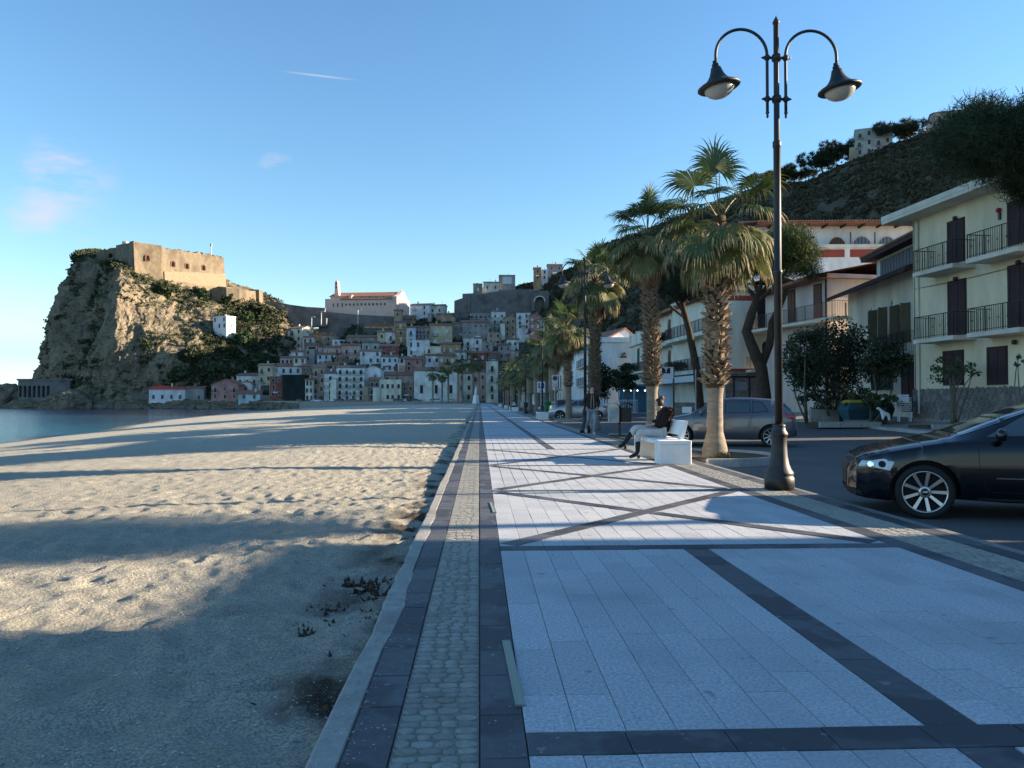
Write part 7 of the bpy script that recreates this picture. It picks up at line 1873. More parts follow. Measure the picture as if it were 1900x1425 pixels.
# gate house and outer wall stepping down to the right
g0 = PT(421, 556, 372); g1 = PT(482, 576, 396); g2 = PT(486, 560, 392)
wall_between(cast, 'outer_wall', (g0.x+1, 368), (g1.x+1, 392), g1.z-7, PT(421, 534, 372).z, PT(482, 543, 396).z, 8, m_stone, .06, 12, .5, 9)
gl = PT(402, 560, 384); wall_between(cast, 'outer_wall_return', (gl.x, 384), (g0.x+1, 368), g1.z-4, PT(402, 530, 384).z, PT(421, 535, 372).z, 6, m_stone, .06, 5, .4, 10)
m = MB(); m.box(g1.x-3.5, g1.x+1.6, 389, 396, g1.z-4, PT(480, 542, 394).z+.6); gh = obj('gate_house', m, cast, mats=m_stone)
q = PT(481, 560, 391.9); m = MB(); m.prism([(q.x-.9, q.z-2.2), (q.x+.9, q.z-2.2), (q.x+.9, q.z+.6), (q.x, q.z+1.5), (q.x-.9, q.z+.6)], 388.8, 389.2, 'y'); obj('gate', m, gh, mats=m_brick)
wall_between(cast, 'middle_terrace_wall', (PT(300, 520, 356).x, 356), (PT(455, 545, 394).x, 394), PT(380, 545, 375).z-4, PT(300, 518, 356).z, PT(455, 536, 394).z, 14, m_stone, .12, 16, 1.0, 12)
# scrub on the castle tops
tops = [Vector((c1.x, 350)).lerp(Vector((c2.x, 388)), f) for f in np.linspace(.05, .98, 26)]
g = np.random.default_rng(8); P_ = np.array([(p.x-1.5+g.normal()*.5, p.y+2+g.normal()*.6, zt1+(zt2-zt1)*f-.4) for p, f in zip(tops, np.linspace(.05, .98, 26))])
V, F = leaves(P_, .35+.7*g.random(26)**2, 20, .45, 8); obj('castle_top_scrub', mesh_np('castle_top_scrub', V, F, [m_scrub]), kind='stuff')

# ---- arched bridge and retaining walls between castle and town
t = thing('stone_bridge', 'dark arched stone bridge road leading up from the castle gate', 'bridge', (0, 0, 0))
m = MB(); a = PT(484, 600, 398); b = PT(520, 600, 398); zt = PT(500, 562, 398).z; c = PT(502.5, 576, 398); arched_wall(m, a.x, b.x, PT(500, 590, 398).z, zt, [(c.x, 1.9, PT(500, 590, 398).z, PT(500, 570, 398).z)], 396.5, 399.5); obj('arch_wall', m, t, mats=m_stoneg)
m = MB(); pts = [PT(484, 560, 398), PT(505, 559, 398), PT(540, 566, 398), PT(570, 570, 398), PT(604, 572, 398)]
for p, q in zip(pts[:-1], pts[1:]): m.prism([(p.x, PT(0, 590, 398).z), (q.x, PT(0, 590, 398).z), (q.x, q.z), (p.x, p.z)] if False else [(p.x, p.z-(.8 if p.x < b.x-.1 else 6)), (q.x, q.z-(.8 if q.x < b.x+.1 else 6)), (q.x, q.z), (p.x, p.z)], 396.3, 402, 'y')
obj('parapet', m, t, mats=m_stoneg)
t = thing('retaining_wall', 'plain grey retaining wall under the bridge road with lit left end', 'wall', (0, 0, 0))
m = MB(); P_ = [PT(488, 606, 392), PT(606, 606, 392), PT(606, 590, 392), PT(560, 583, 392), PT(512, 580, 392)]; m.prism([(p.x, p.z) for p in P_], 391, 396, 'y'); obj('wall_face', m, t, mats=m_stoneg)
t = thing('retaining_wall', 'dark stone car park wall running below the upper church', 'wall', (0, 0, 0))
m = MB(); P_ = [PT(588, 640, 396), PT(740, 636, 396), PT(760, 592, 396), PT(740, 588, 396), PT(660, 584, 396), PT(596, 578, 396)]; m.prism([(p.x, p.z) for p in P_], 395, 402, 'y'); obj('wall_face', m, t, mats=m_stoneg)
t = thing('great_wall', 'huge dark retaining wall above the right part of the old town', 'wall', (0, 0, 0))
m = MB(); P_ = [PT(842, 606, 420), PT(1010, 600, 420), PT(1010, 545, 420), PT(985, 536, 420), PT(930, 539, 420), PT(895, 545, 420), PT(870, 549, 420), PT(843, 558, 420)]; m.prism([(p.x, p.z) for p in P_], 420, 432, 'y'); obj('wall_face', m, t, mats=m_stoneg)
m = MB(); a, b = PT(858, 552, 419.5), PT(862, 552, 419.5)
q0 = PT(870, 549, 420); m.box(q0.x-.6, q0.x+.6, 419.2, 420.1, q0.z-9, q0.z); obj('buttress', m, t, mats=m_stoneg)
m = MB(); P2 = [PT(858, 556, 423), PT(878, 548, 423), PT(878, 544, 423), PT(858, 545, 423)]; m.prism([(p.x, p.z) for p in P2], 423, 430, 'y'); obj('upper_terrace', m, t, mats=m_stoneg)
t = thing('tunnel_portal', 'pale arched tunnel mouth at the right end of the great wall', 'tunnel', (0, 0, 0))
m = MB(); a = PT(986, 575, 418); b = PT(1018, 575, 418); zt = PT(1000, 540, 418).z; zb_ = PT(1000, 578, 418).z; cx = PT(1001, 560, 418); arched_wall(m, a.x, b.x, zb_, zt, [(cx.x, 5.2, zb_, cx.z)], 416.5, 419.5); obj('portal_wall', m, t, mats=m_stoneg)
m = MB(); 
for k in range(12):
    a0, a1 = math.pi*k/12, math.pi*(k+1)/12; m.prism([(cx.x+2.6*math.cos(a0), cx.z+2.6*math.sin(a0)), (cx.x+3.2*math.cos(a0), cx.z+3.2*math.sin(a0)), (cx.x+3.2*math.cos(a1), cx.z+3.2*math.sin(a1)), (cx.x+2.6*math.cos(a1), cx.z+2.6*math.sin(a1))], 416.2, 416.6, 'y')
obj('portal_ring', m, t, mats=PL['pale']); m = MB(); m.box(cx.x-3, cx.x+3, 421, 421.5, zb_, cx.z+3); obj('tunnel_dark', m, t, mats=m_pane)

g = np.random.default_rng(91); n_ = 900; px_ = -104+100*g.random(n_); py_ = 330+78*g.random(n_); P_ = np.stack([px_, py_, town_z(px_, py_)+.2], -1); P_ = P_[fbm(px_*.06, py_*.06, oct=3, seed=14) > -.1]
V, F = leaves(P_, .6+1.3*g.random(len(P_)), 26, .55, 92, .7); obj('town_slope_scrub', mesh_np('town_slope_scrub', V, F, [m_scrub]), kind='stuff')
# ================================================================== UPPER CHURCH (rose basilica)
m_basil = M('rose_basilica_plaster', (.74, .53, .43), (.66, .47, .38), scale=.3, rough=.9, c3=(.42, .30, .24), c3scale=.2, c3fac=.4)
t = thing('church', 'large rose-coloured basilica with bell tower on the hill, its gabled front sunlit', 'church', (0, 0, 0))
Yc = 405
cs = thing('tmp', None, None); bpy.data.objects.remove(cs)
a = PT(603, 588, Yc); b = PT(731, 590, Yc); L_ = b.x-a.x; t.location = (a.x, Yc, b.z-1); t.rotation_euler = (0, 0, R(-9)); L_ /= math.cos(R(9))
def hz(py): return PT(660, py, Yc).z-(b.z-1)
m = MB(); m.box(0, L_, 0, 26, -6, hz(555)); 
m.box(1.5, L_, 4, 22, 0, hz(549)); obj('nave_wall', m, t, mats=m_basil)
m = MB(); zr = hz(541); ze = hz(549)
m.add([(.8, 3.2, ze-.1), (L_+.2, 3.2, ze-.1), (L_+.2, 13, zr+1.0), (.8, 13, zr+1.0), (.8, 22.8, ze-.1), (L_+.2, 22.8, ze-.1)], [(0, 1, 2, 3), (3, 2, 5, 4), (0, 3, 4), (1, 5, 2), (0, 4, 5, 1)]); obj('nave_roof', m, t, mats=m_rt)
m = MB(); m.add([(8, -.4, hz(556)), (L_+.1, -.4, hz(556)), (L_+.1, 4.2, hz(551.5)), (8, 4.2, hz(551.5)), (8, -.4, hz(556)-.4), (L_+.1, -.4, hz(556)-.4)], [(0, 1, 2, 3), (0, 4, 5, 1), (1, 5, 2), (0, 3, 4)]); obj('aisle_roof', m, t, mats=m_rt)
# gabled west front facing right
m = MB(); zf = hz(537); m.prism([(-.3, -6), (26.3, -6), (26.3, hz(552)), (21, hz(548)), (17, hz(541)), (13, hz(536)), (9, hz(541)), (5, hz(548)), (-.3, hz(552))], L_, L_+2.2, 'x'); obj('gabled_front', m, t, mats=m_basil)
m = MB(); m.bar((L_+1, 13, hz(536)), (L_+1, 13, hz(531)), .2); m.bar((L_+1, 12.2, hz(533)), (L_+1, 13.8, hz(533)), .2); obj('cross', m, t, mats=m_wfr)
for k in range(11): obj('window', UW['p'], t, (L_-4.3-k*2.06, 0, hz(568)), scale=(1.15, 1, 1.2))
for k in range(5): obj('window', UW['p'], t, (L_-6-k*3.9, 4, hz(553)), scale=(.8, 1, .8))
for k in range(3): obj('window', UW['p'], t, (4.5+k*2.4, 0, hz(570)), scale=(.8, 1, 2.0))
for k in range(3): obj('window', UW['p'], t, (L_+2.2, 6+k*6, hz(575)), rz=R(90), scale=(1.3, 1, 3.2))
# curved buttress and bell tower
m = MB(); m.prism([(12, hz(553)), (13.4, hz(553)), (13.9, hz(547)), (12.8, hz(546)), (12.2, hz(549))], 2, 5, 'y'); obj('buttress', m, t, mats=m_basil)
m = MB(); tw = [(3.0, hz(552)), (6.2, hz(552)), (5.3, hz(540)), (5.0, hz(522)), (4.6, hz(518.5)), (3.9, hz(518.5)), (3.5, hz(522)), (3.4, hz(540))]; m.prism(tw, 5, 8.2, 'y'); bt_ = obj('bell_tower', m, t, mats=m_basil)
for z in (524, 531): m = MB(); m.box(3.85, 4.6, 4.9, 5.0, hz(z+2), hz(z-1.5)); obj('bell_opening', m, bt_, mats=m_pane)
H_('small tan house in front of the basilica front', 731, 745, 576, 590, 'tan', 'gx', 1, 1, 'd', 0, D=386, yaw=0)

# ================================================================== SHORE: arcade, rocks, riprap
t = thing('arcade', 'dark arcaded sea wall gallery at the foot of the rock', 'arcade', (0, 0, 0))
a = PT(33, 746, 330); b = PT(93, 746, 330); zt = PT(50, 706, 330).z; m = MB(); n_ = 7; st = (b.x-a.x)/n_
arched_wall(m, a.x, b.x+8, SEAZ-1, zt, [(a.x+st*(k+.5), st*.66, PT(0, 737, 330).z, PT(0, 718, 330).z) for k in range(n_)], 330, 332.2); m.box(a.x, b.x+8, 332.3, 340, zt-.6, zt); m.box(a.x-.4, b.x+9, 329.6, 341, zt, zt+.7)
obj('arches', m, t, mats=m_stoneg); m = MB(); m.box(a.x, b.x+8, 337, 339, -3, zt-.7); obj('back_wall', m, t, mats=m_stoneg)
m = MB(); p0, p1 = PT(130, 712, 334), PT(300, 733, 326)
for k in range(10):
    f0, f1 = k/10, (k+1)/10; q0, q1 = p0.lerp(p1, f0), p0.lerp(p1, f1); m.add([(q0.x, q0.y, -3), (q1.x, q1.y, -3), (q1.x, q1.y, q1.z), (q0.x, q0.y, q0.z), (q0.x, q0.y+8, q0.z), (q1.x, q1.y+8, q1.z)], [(0, 1, 2, 3), (3, 2, 5, 4)])
obj('ramp_wall', m, t, mats=m_stoneg)
t = thing('shore_wall', 'low grey shore road wall in front of the boathouse', 'wall', (0, 0, 0))
m = MB(); p0, p1, p2 = PT(160, 740, 322), PT(300, 748, 312), PT(480, 749, 292)
for q0, q1 in ((p0, p1), (p1, p2), (p2, Vector((-66, 284, 0)))):
    m.add([(q0.x, q0.y, -4), (q1.x, q1.y, -4), (q1.x, q1.y, .9), (q0.x, q0.y, .9), (q0.x, q0.y+16, .9), (q1.x, q1.y+16, .9)], [(0, 1, 2, 3), (3, 2, 5, 4)])
obj('wall_face', m, t, mats=m_conc)
def boulder_mesh(seed, name='rock', sub=3, rough=.35, sc=(1, 1, 1)):
    import bmesh
    bm = bmesh.new(); bmesh.ops.create_icosphere(bm, subdivisions=sub, radius=1)
    co = np.array([list(v.co) for v in bm.verts]); n_ = 1+rough*fbm(co[:, 0]*1.3+seed, co[:, 1]*1.3, co[:, 2]*1.3, oct=4, seed=seed, ridged=True)+rough*.5*fbm(co[:, 0]*4, co[:, 1]*4+seed, co[:, 2]*4, oct=3, seed=seed)
    for v, s_ in zip(bm.verts, n_): v.co = Vector((v.co.x*s_*sc[0], v.co.y*s_*sc[1], v.co.z*s_*sc[2]))
    me = bpy.data.meshes.new(name); bm.to_mesh(me); bm.free(); me.materials.append(m_rock); return me
for (px, py, D, rx, rz_, lab, sd) in [(45, 754, 318, 6.5, 2.4, 'low rock lying off the point, nearest the open sea', 3), (122, 747, 316, 7.0, 5.4, 'jagged rock outcrop in front of the arcade', 5), (12, 738, 345, 9, 5.5, 'lit rock headland at the far left edge of the photo', 9), (150, 751, 314, 4.5, 2.5, 'small rock right of the jagged outcrop', 12), (95, 752, 315, 4.0, 2.0, 'small rock left of the jagged outcrop', 15)]:
    c = PT(px, py, D); obj('shore_rock', boulder_mesh(sd, 'shore_rock', 4, .42, (rx, rx*.7, rz_)), loc=(c.x, D, c.z-rz_*.15), label=lab, cat='rock')
g = np.random.default_rng(3); Vs = []; Fs = []; o_ = 0; bms = [boulder_mesh(20+k, 'b', 2, .3) for k in range(4)]
for k in range(620):
    f = g.random(); px = 150+f*430; 
    b0 = PT(px, 755, np.interp(px, [150, 300, 480, 580], [314, 306, 288, 280])); r0 = .5+g.random()*.9
    me = bms[k % 4]; co = np.array([list(v.co) for v in me.vertices])*r0*np.array([1.2, 1, .8]); an = g.random()*6.28; co = np.stack([co[:, 0]*math.cos(an)-co[:, 1]*math.sin(an), co[:, 0]*math.sin(an)+co[:, 1]*math.cos(an), co[:, 2]], -1)
    dy_ = g.random()*6; co += np.array([b0.x+g.normal()*.6, b0.y+dy_, SEAZ+.1+dy_*.42+g.random()*.4]); Vs.append(co); Fs.append(np.array([tuple(p.vertices) for p in me.polygons])+o_); o_ += len(co)
obj('riprap', mesh_np('riprap', np.concatenate(Vs), np.concatenate(Fs), [m_rock]), kind='stuff')
# ================================================================== STREET HOUSES ON THE RIGHT
m_yel = plaster('yellow_cream_plaster', (.80, .70, .49), .3); m_crm = plaster('cream_plaster', (.76, .72, .60), .3); m_pnk = plaster('pinkish_plaster', (.66, .55, .48), .3); m_wht = plaster('white_plaster', (.80, .80, .79), .2); m_trim = plaster('pale_trim', (.72, .68, .57), .4)
m_bsh = M('purple_brown_shutter', (.040, .022, .026), (.052, .03, .034), scale=5, rough=.6)
m_osh = M('olive_shutter', (.13, .115, .075), (.10, .09, .06), scale=5, rough=.6); m_wood = M('warm_brown_shutter', (.16, .065, .035), (.11, .05, .03), scale=5, rough=.6); m_gsh = M('teal_green_shutter', (.025, .085, .075), rough=.6)
m_red = M('red_band', (.33, .07, .05), (.26, .06, .045), scale=1.5, rough=.9); m_eave = M('dark_wood_eaves', (.045, .028, .022), rough=.8)
def crazy_mat(name, c1, c2, sc, joint):
    m = M(name, c1, c2, scale=2, rough=.9); t = m.node_tree; b = t.nodes['Principled BSDF']; return m
m_rag = M('rough_grey_stone', (.20, .19, .18), (.13, .12, .115), scale=3, rough=.95, bump=.7, bscale=8, rnd=.18)
m_ragj = M('stone_wall_mortar', (.28, .26, .23), rough=.95)
class Facade:
    """a street front: plane from far corner B to near corner A; local x runs B->A, local -y looks to the road"""
    def __init__(s, t_name, label, B, A, z0, group=None, cat='house', name='house'):
        s.B = Vector(B); s.A = Vector(A); e = s.A-s.B; s.L = e.length; s.an = math.atan2(e.y, e.x); s.e = e.normalized(); s.n = Vector((s.e.y, -s.e.x)); s.z0 = z0
        s.t = thing(name, label, cat, (B[0], B[1], z0), rz=s.an, group=group or 'houses along the seafront road')
    def uv(s, px, py, off=0.0):
        """pixel -> local (x, z) on the plane pushed out by off towards the road"""
        d = ray(px, py); o = s.B+s.n*off; nn = s.n; k = (o.x*nn.x+o.y*nn.y)/(d.x*nn.x+d.y*nn.y)
        p = Vector((d.x*k, d.y*k)); return (p-o).dot(s.e), CAMZ+d.z*k-s.z0
    def rect(s, x0, x1, y0, y1, off=0.0):
        xc = (x0+x1)/2; yc = (y0+y1)/2
        a, _ = s.uv(x0, yc, off); b, _ = s.uv(x1, yc, off); _, zt = s.uv(xc, y0, off); _, zb = s.uv(xc, y1, off); return min(a, b), max(a, b), zb, zt
    def add(s, name, m, mats, par=None, **k): return obj(name, m, par or s.t, mats=mats, **k)
    def wall(s, x0, x1, d_, h, mat, z=-1.5, name='wall'): return s.add(name, MB().box(x0, x1, 0, d_, z, h), mat)
    def shutter(s, x0, x1, z0, z1, mat, arch=False, frame=None, name='shuttered_door', slats=True):
        fr = MB(); f = .07
        fr.box(x0-f, x0, -.03, .0, z0, z1); fr.box(x1, x1+f, -.03, .0, z0, z1); fr.box(x0-f, x1+f, -.03, .0, z1, z1+f)
        p = s.add(name, fr, frame or m_eave)
        xm = (x0+x1)/2
        if arch:
            r_ = (x1-x0)/2; a = MB(); a.prism([(xm+r_*math.cos(math.pi*k/8), z1+r_*.9*math.sin(math.pi*k/8)) for k in range(9)], -.045, -.001, 'y'); s.add('arched_head', a, mat, p)
        for (a, b) in ((x0, xm-.008), (xm+.008, x1)):
            m = MB(); m.box(a, b, -.035, -.001, z0, z1); w_ = .06
            m.box(a, a+w_, -.06, -.0355, z0, z1); m.box(b-w_, b, -.06, -.0355, z0, z1); m.box(a+w_, b-w_, -.06, -.0355, z1-w_, z1); m.box(a+w_, b-w_, -.06, -.0355, z0, z0+w_*1.5)
            if slats:
                n = int((z1-z0)/.075)
                for k in range(1, n):
                    z = z0+(z1-z0)*k/n; m.add([(a+w_, -.036, z+.045), (b-w_, -.036, z+.045), (b-w_, -.056, z), (a+w_, -.056, z)], [(3, 2, 1, 0)])
            s.add('shutter_leaf', m, mat, p)
        return p
    def window(s, x0, x1, z0, z1, frame=None, arch=False, name='window', pane=None):
        f = .06; m = MB(); m.box(x0-f, x0, -.04, 0, z0, z1); m.box(x1, x1+f, -.04, 0, z0, z1); m.box(x0-f, x1+f, -.04, 0, z1, z1+f); m.box(x0-.1, x1+.1, -.1, 0, z0-.06, z0); m.box((x0+x1)/2-.025, (x0+x1)/2+.025, -.03, -.012, z0, z1); m.box(x0, x1, -.03, -.012, (z0+z1)/2-.02, (z0+z1)/2+.02)
        p = s.add(name, m, frame or m_wfr); s.add('pane', MB().box(x0, x1, -.011, -.001, z0, z1), pane or m_glassd, p); return p
    def balcony(s, x0, x1, z, proj, slab=.18, rail=1.0, mat=None, deco=True, step=.12, bracket=None):
        b = s.add('balcony', MB().box(x0, x1, -proj, -.002, z-slab, z), mat or m_trim)
        m = MB(); y = -proj+.05
        m.box(x0+.03, x1-.03, y-.02, y+.02, z+rail-.03, z+rail); m.box(x0+.03, x1-.03, y-.012, y+.012, z+.08, z+.10)
        n = int((x1-x0)/step)
        for k in range(n+1):
            x = x0+.04+(x1-x0-.08)*k/n; th = .018 if k % 8 == 0 else .007; m.box(x-th, x+th, y-th, y+th, z, z+rail-.03)
            if deco and k % 4 == 2: m.box(x-.022, x+.022, y-.012, y+.012, z+rail*.45, z+rail*.52)
        for xx in (x0+.04, x1-.04):
            m.box(xx-.015, xx+.015, y, -.01, z+rail-.03, z+rail); nn = int(proj/step)
            for k in range(nn): yy = y+proj*k/nn; m.box(xx-.007, xx+.007, yy-.007, yy+.007, z, z+rail-.03)
        s.add('railing', m, m_rail, b); return b
    def pipe(s, x, z0, z1, off=-.06, mat=None):
        m = MB(); m.tube([(x, off, z0), (x, off, z1)], .045, 8); return s.add('downpipe', m, mat or m_eave)
    def lampo(s, px, py):
        x, z = s.uv(px, py); m = MB(); m.smooth = True; m.lathe([(.02, -.09), (.08, -.06), (.1, 0), (.08, .06), (.02, .09)], 10); m.xf(Matrix.Translation((x, -.1, z)) @ Matrix.Rotation(R(90), 4, 'Y') @ Matrix.Diagonal((1, .7, 1.3, 1))); return s.add('wall_lamp', m, m_iron)
# ---- yellow house (nearest)
f = Facade('h', 'yellow three-storey house with dark shutters and railed balconies at the right edge', (20.35, 35.2), (20.87, 27.5), .45)
zr = f.uv(1702, 425)[1]
f.wall(-.0, f.L, 9, 9.25, m_yel)
zp = f.uv(1760, 723)[1]
pl_ = f.add('stone_plinth', MB().box(-.03, f.L, -.05, -.003, -1.5, zp), m_ragj)
r_ = random.Random(4)
x = 0; mes = []
for s_ in range(5):
    rr = random.Random(s_+50); n = rr.choice([5, 6, 7]); pts = [(.5*math.cos(6.283*k/n+.2)*(.85+.3*rr.random()), .5*math.sin(6.283*k/n+.2)*(.85+.3*rr.random())) for k in range(n)]
    mes.append(MB().prism(pts, -.03, 0, 'y').mesh('stone', [m_rag]))
zz_ = .02; row = 0
while zz_ < zp-.1:
    x = .1+(.16 if row % 2 else 0)
    while x < f.L-.05:
        sc = .33*r_.uniform(.9, 1.12); obj('stone', r_.choice(mes), pl_, (x, -.048, zz_+.12+r_.uniform(-.02, .02)), rot=(0, r_.uniform(0, 6.28), 0), scale=(sc, 1, sc)); x += .315
    zz_ += .27; row += 1
# eaves: deep pale fascia, flat roof edge
m = MB(); m.box(-.9, f.L+.2, -1.0, 9.2, 9.25, 9.40); m.box(-.9, f.L+.2, -1.02, -.95, 9.40, 9.62); m.box(-.92, -.85, -1.0, 9.2, 9.40, 9.62); f.add('eaves', m, m_trim)
m = MB(); m.add([(-.9, -.95, 9.62), (f.L+.2, -.95, 9.62), (f.L+.2, 4.5, 11.2), (-.9, 4.5, 11.2), (-.9, 9.2, 9.62), (f.L+.2, 9.2, 9.62)], [(0, 1, 2, 3), (3, 2, 5, 4), (0, 3, 4), (1, 5, 2)]); f.add('roof', m, m_rt)
for (a, b, c, d, nm) in ((1760, 1789, 410, 488, 'shuttered_door'), (1761, 1792, 522, 622, 'shuttered_door'), (1873, 1912, 492, 608, 'shuttered_door'), (1872, 1912, 372, 452, 'shuttered_door'), (1752, 1787, 653, 715, 'shuttered_window'), (1834, 1868, 646, 714, 'shuttered_window')):
    x0, x1, z0, z1 = f.rect(a, b, c, d); f.shutter(x0, x1, z0, z1, m_bsh, name=nm)
zb2 = f.uv(1766, 488, 1.05)[1]; zb1 = f.uv(1766, 622, 1.05)[1]
for zf in (zb1, zb2):
    a0 = f.uv(1693, 500, 1.05)[0]; a1 = f.uv(1767, 500, 1.05)[0]; a2 = f.uv(1792, 500, 1.05)[0]
    f.balcony(max(-.4, a0), a1, zf, 1.05); f.balcony(a2, f.L, zf, 1.05)
m = MB(); m.tube([(.1, -.03, zb2-.5), (f.L*.4, -.03, zb2-.56), (f.L, -.03, zb2-.5)], .012, 5); m.tube([(.12, -.03, .3), (.12, -.03, 9.2)], .012, 5); f.add('cable', m, m_rail); f.pipe(.45, .2, 9.2, -.08, m_trim)
for (px, py) in ((1775, 405), (1776, 517), (1893, 487), (1886, 635)): f.lampo(px, py)
x, z = f.uv(1856, 396); m = MB(); m.smooth = True; m.lathe([(.02, -.1), (.1, -.04), (.09, .06), (.03, .1)], 8); m.xf(Matrix.Translation((x, -.08, z+.12))); o = f.add('wall_ornament', m, M('red_glaze', (.5, .03, .04), rough=.4)); m = MB(); m.box(x-.05, x+.06, -.07, -.01, z-.25, z+.02); f.add('ornament_leaf', m, m_gsh, o)
# ---- cream house with olive shutters
f = Facade('h', 'cream house with olive shutters, creeper stems and stacked plastic chairs at its door', (22.9, 46.8), (21.5, 36.3), .45)
zt = f.uv(1588, 540)[1]
f.wall(0, f.L, 8, zt, m_crm)
m = MB(); m.add([(-1.1, -1.0, zt-.35), (f.L+.3, -1.0, zt-.35), (f.L+.3, 1.6, zt+.55), (-1.1, 1.6, zt+.55), (-1.1, -1.0, zt-.12), (f.L+.3, -1.0, zt-.12), (f.L+.3, 1.6, zt+.75), (-1.1, 1.6, zt+.75)], [(0, 3, 2, 1), (4, 5, 6, 7), (0, 1, 5, 4), (1, 2, 6, 5), (2, 3, 7, 6), (3, 0, 4, 7)]); f.add('lower_eaves', m, m_eave)
f.add('upper_wall', MB().box(.9, f.L, 1.4, 8, zt+.3, zt+2.0), m_crm)
m = MB()
for k in range(16): xx = 1.6+k*.42; m.box(xx, xx+.30, 1.33, 1.395, zt+.75, zt+1.75)
f.add('louvre_boards', m, M('grey_boards', (.14, .14, .15), rough=.8), kind=None)
m = MB(); z2 = zt+2.0; m.add([(.2, .7, z2-.1), (f.L+.3, .7, z2-.1), (f.L+.3, 4.5, z2+1.2), (.2, 4.5, z2+1.2), (.2, 8.4, z2-.1), (f.L+.3, 8.4, z2-.1), (.2, .7, z2+.12), (f.L+.3, .7, z2+.12)], [(6, 7, 2, 3), (3, 2, 5, 4), (0, 1, 7, 6), (0, 4, 5, 1), (0, 6, 3, 4)]); rf = f.add('upper_roof', m, m_eave)
for k in range(38):
    xx = .3+k*(f.L)/38; m = MB(); m.smooth = True; m.tube([(xx, .62, z2+.17), (xx, 4.5, z2+1.27)], .085, 6); obj('roof_tile_row', m, rf, mats=m_rt)
for (a, b, c, d) in ((1612, 1626, 579, 618), (1655, 1667, 569, 622)):
    x0, x1, z0, z1 = f.rect(a, b, c, d); f.shutter(x0, x1, z0, z1, m_osh, name='shuttered_window')
m_curt = M('white_curtain', (.55, .58, .60), rough=.8)
for (a, b, c, d) in ((1629, 1647, 573, 634), (1669, 1690, 565, 634)):
    x0, x1, z0, z1 = f.rect(a, b, c, d); p = f.window(x0+.1, x1-.1, z0, z1, m_osh, name='french_door'); f.add('curtain', MB().box(x0+.15, x0+.15+(x1-x0)*.3, -.02, -.0115, z0, z1-.1), m_curt, p)
    for xx in (x0-.02, x1-.02): f.add('open_shutter', MB().box(xx, xx+.05, -.5, -.05, z0, z1), m_osh, p)
a0 = f.uv(1622, 640, .8)[0]; zf = f.uv(1690, 650, .8)[1]; f.balcony(a0, f.L-.1, zf, .8, deco=False, step=.09)
x0, x1, z0, z1 = f.rect(1674, 1700, 674, 764); f.shutter(x0, x1, z0, z1, m_bsh, name='front_door', slats=False)
x0, x1, z0, z1 = f.rect(1618, 1656, 690, 722); p = f.window(x0, x1, z0, z1, m_bsh)
m = MB()
for k in range(3):
    xx = f.L*.45+k*1.3; pts = [(xx+math.sin(j*.9+k)*.15+j*.13*(1 if k % 2 else -1), -.02, zf-1+j*.65) for j in range(7)]; m.tube([p_ for p_ in pts if p_[2] < zt-.3], .015, 5)
f.add('creeper_stems', m, m_bark2)
f.pipe(-.25, zt-1.4, zt-.5)
# ---- pinkish house
f = Facade('h', 'pinkish house with brown doors and a long railed balcony behind the garden trees', (21.3, 56.4), (22.6, 49.0), .4)
h_ = f.uv(1548, 503)[1]
f.wall(0, f.L, 9, h_, m_pnk)
f.add('roof', MB().add([(-.3, -1.1, h_-.55), (f.L+.35, -1.1, h_-.35), (f.L+.35, 4.5, h_+1.0), (-.3, 4.5, h_+1.0), (f.L+.35, 9.3, h_-.3), (-.3, 9.3, h_-.3), (-.3, -1.1, h_-.35), (f.L+.35, -1.1, h_-.15)], [(6, 7, 2, 3), (3, 2, 4, 5), (0, 1, 7, 6), (0, 5, 4, 1)]), m_rt)
f.add('eaves_soffit', MB().add([(-.3, -1.05, h_-.56), (f.L+.3, -1.05, h_-.36), (f.L+.3, .02, h_-.05), (-.3, .02, h_-.05)], [(0, 3, 2, 1)]), m_eave)
for (a, b, c, d) in ((1463, 1475, 540, 598), (1511, 1524, 529, 590)):
    x0, x1, z0, z1 = f.rect(a, b, c, d); f.shutter(x0, x1, z0, z1, m_wood, slats=False)
x0, x1, z0, z1 = f.rect(1464, 1477, 622, 646); f.window(x0, x1, z0, z1, m_wood)
zf = f.uv(1549, 586, 1.0)[1]; f.balcony(-1.2, f.uv(1550, 586, 1.0)[0], zf, 1.0, deco=False); f.pipe(f.L-.1, 0, h_-.2)
ew = MB(); ew.box(f.L+.001, f.L+.03, .5, 8.8, 0, h_-2.5)
# ---- big balconied house E
f = Facade('h', 'long cream house with arched brown shutters and two rows of balconies behind the palms', (18.1, 77.5), (18.85, 58.6), .2)
h_ = f.uv(1262, 575)[1]
f.wall(0, f.L, 9, h_, m_crm)
f.add('roof', MB().add([(-.3, -.9, h_), (f.L+.3, -.9, h_), (f.L+.3, 4.5, h_+1.3), (-.3, 4.5, h_+1.3), (f.L+.3, 9.3, h_), (-.3, 9.3, h_), (-.3, -.9, h_+.25), (f.L+.3, -.9, h_+.25)], [(6, 7, 2, 3), (3, 2, 4, 5), (0, 1, 7, 6), (0, 5, 4, 1)]), m_rt)
zf2 = f.uv(1262, 626, 1.2)[1]; zf1 = f.uv(1262, 690, 1.2)[1]
for zf in (zf1, zf2): f.balcony(.1, 6.9, zf, 1.0, deco=False, slab=.3); f.balcony(7.4, f.L-.2, zf, 1.4, deco=False, slab=.3)
for k, (a, b) in enumerate(((1240, 1245), (1256, 1261), (1272, 1284), (1298, 1304), (1322, 1332))):
    x0, x1, _, _ = f.rect(a, b, 600, 610)
    for zf in (zf1, zf2): f.shutter(x0, x1, zf, zf+1.95, m_wood, arch=True, frame=m_trim)
for x in (.05, 7.1, f.L-.3): f.add('pilaster', MB().box(x, x+.5, -.18, -.001, 0, h_-.1), m_trim)
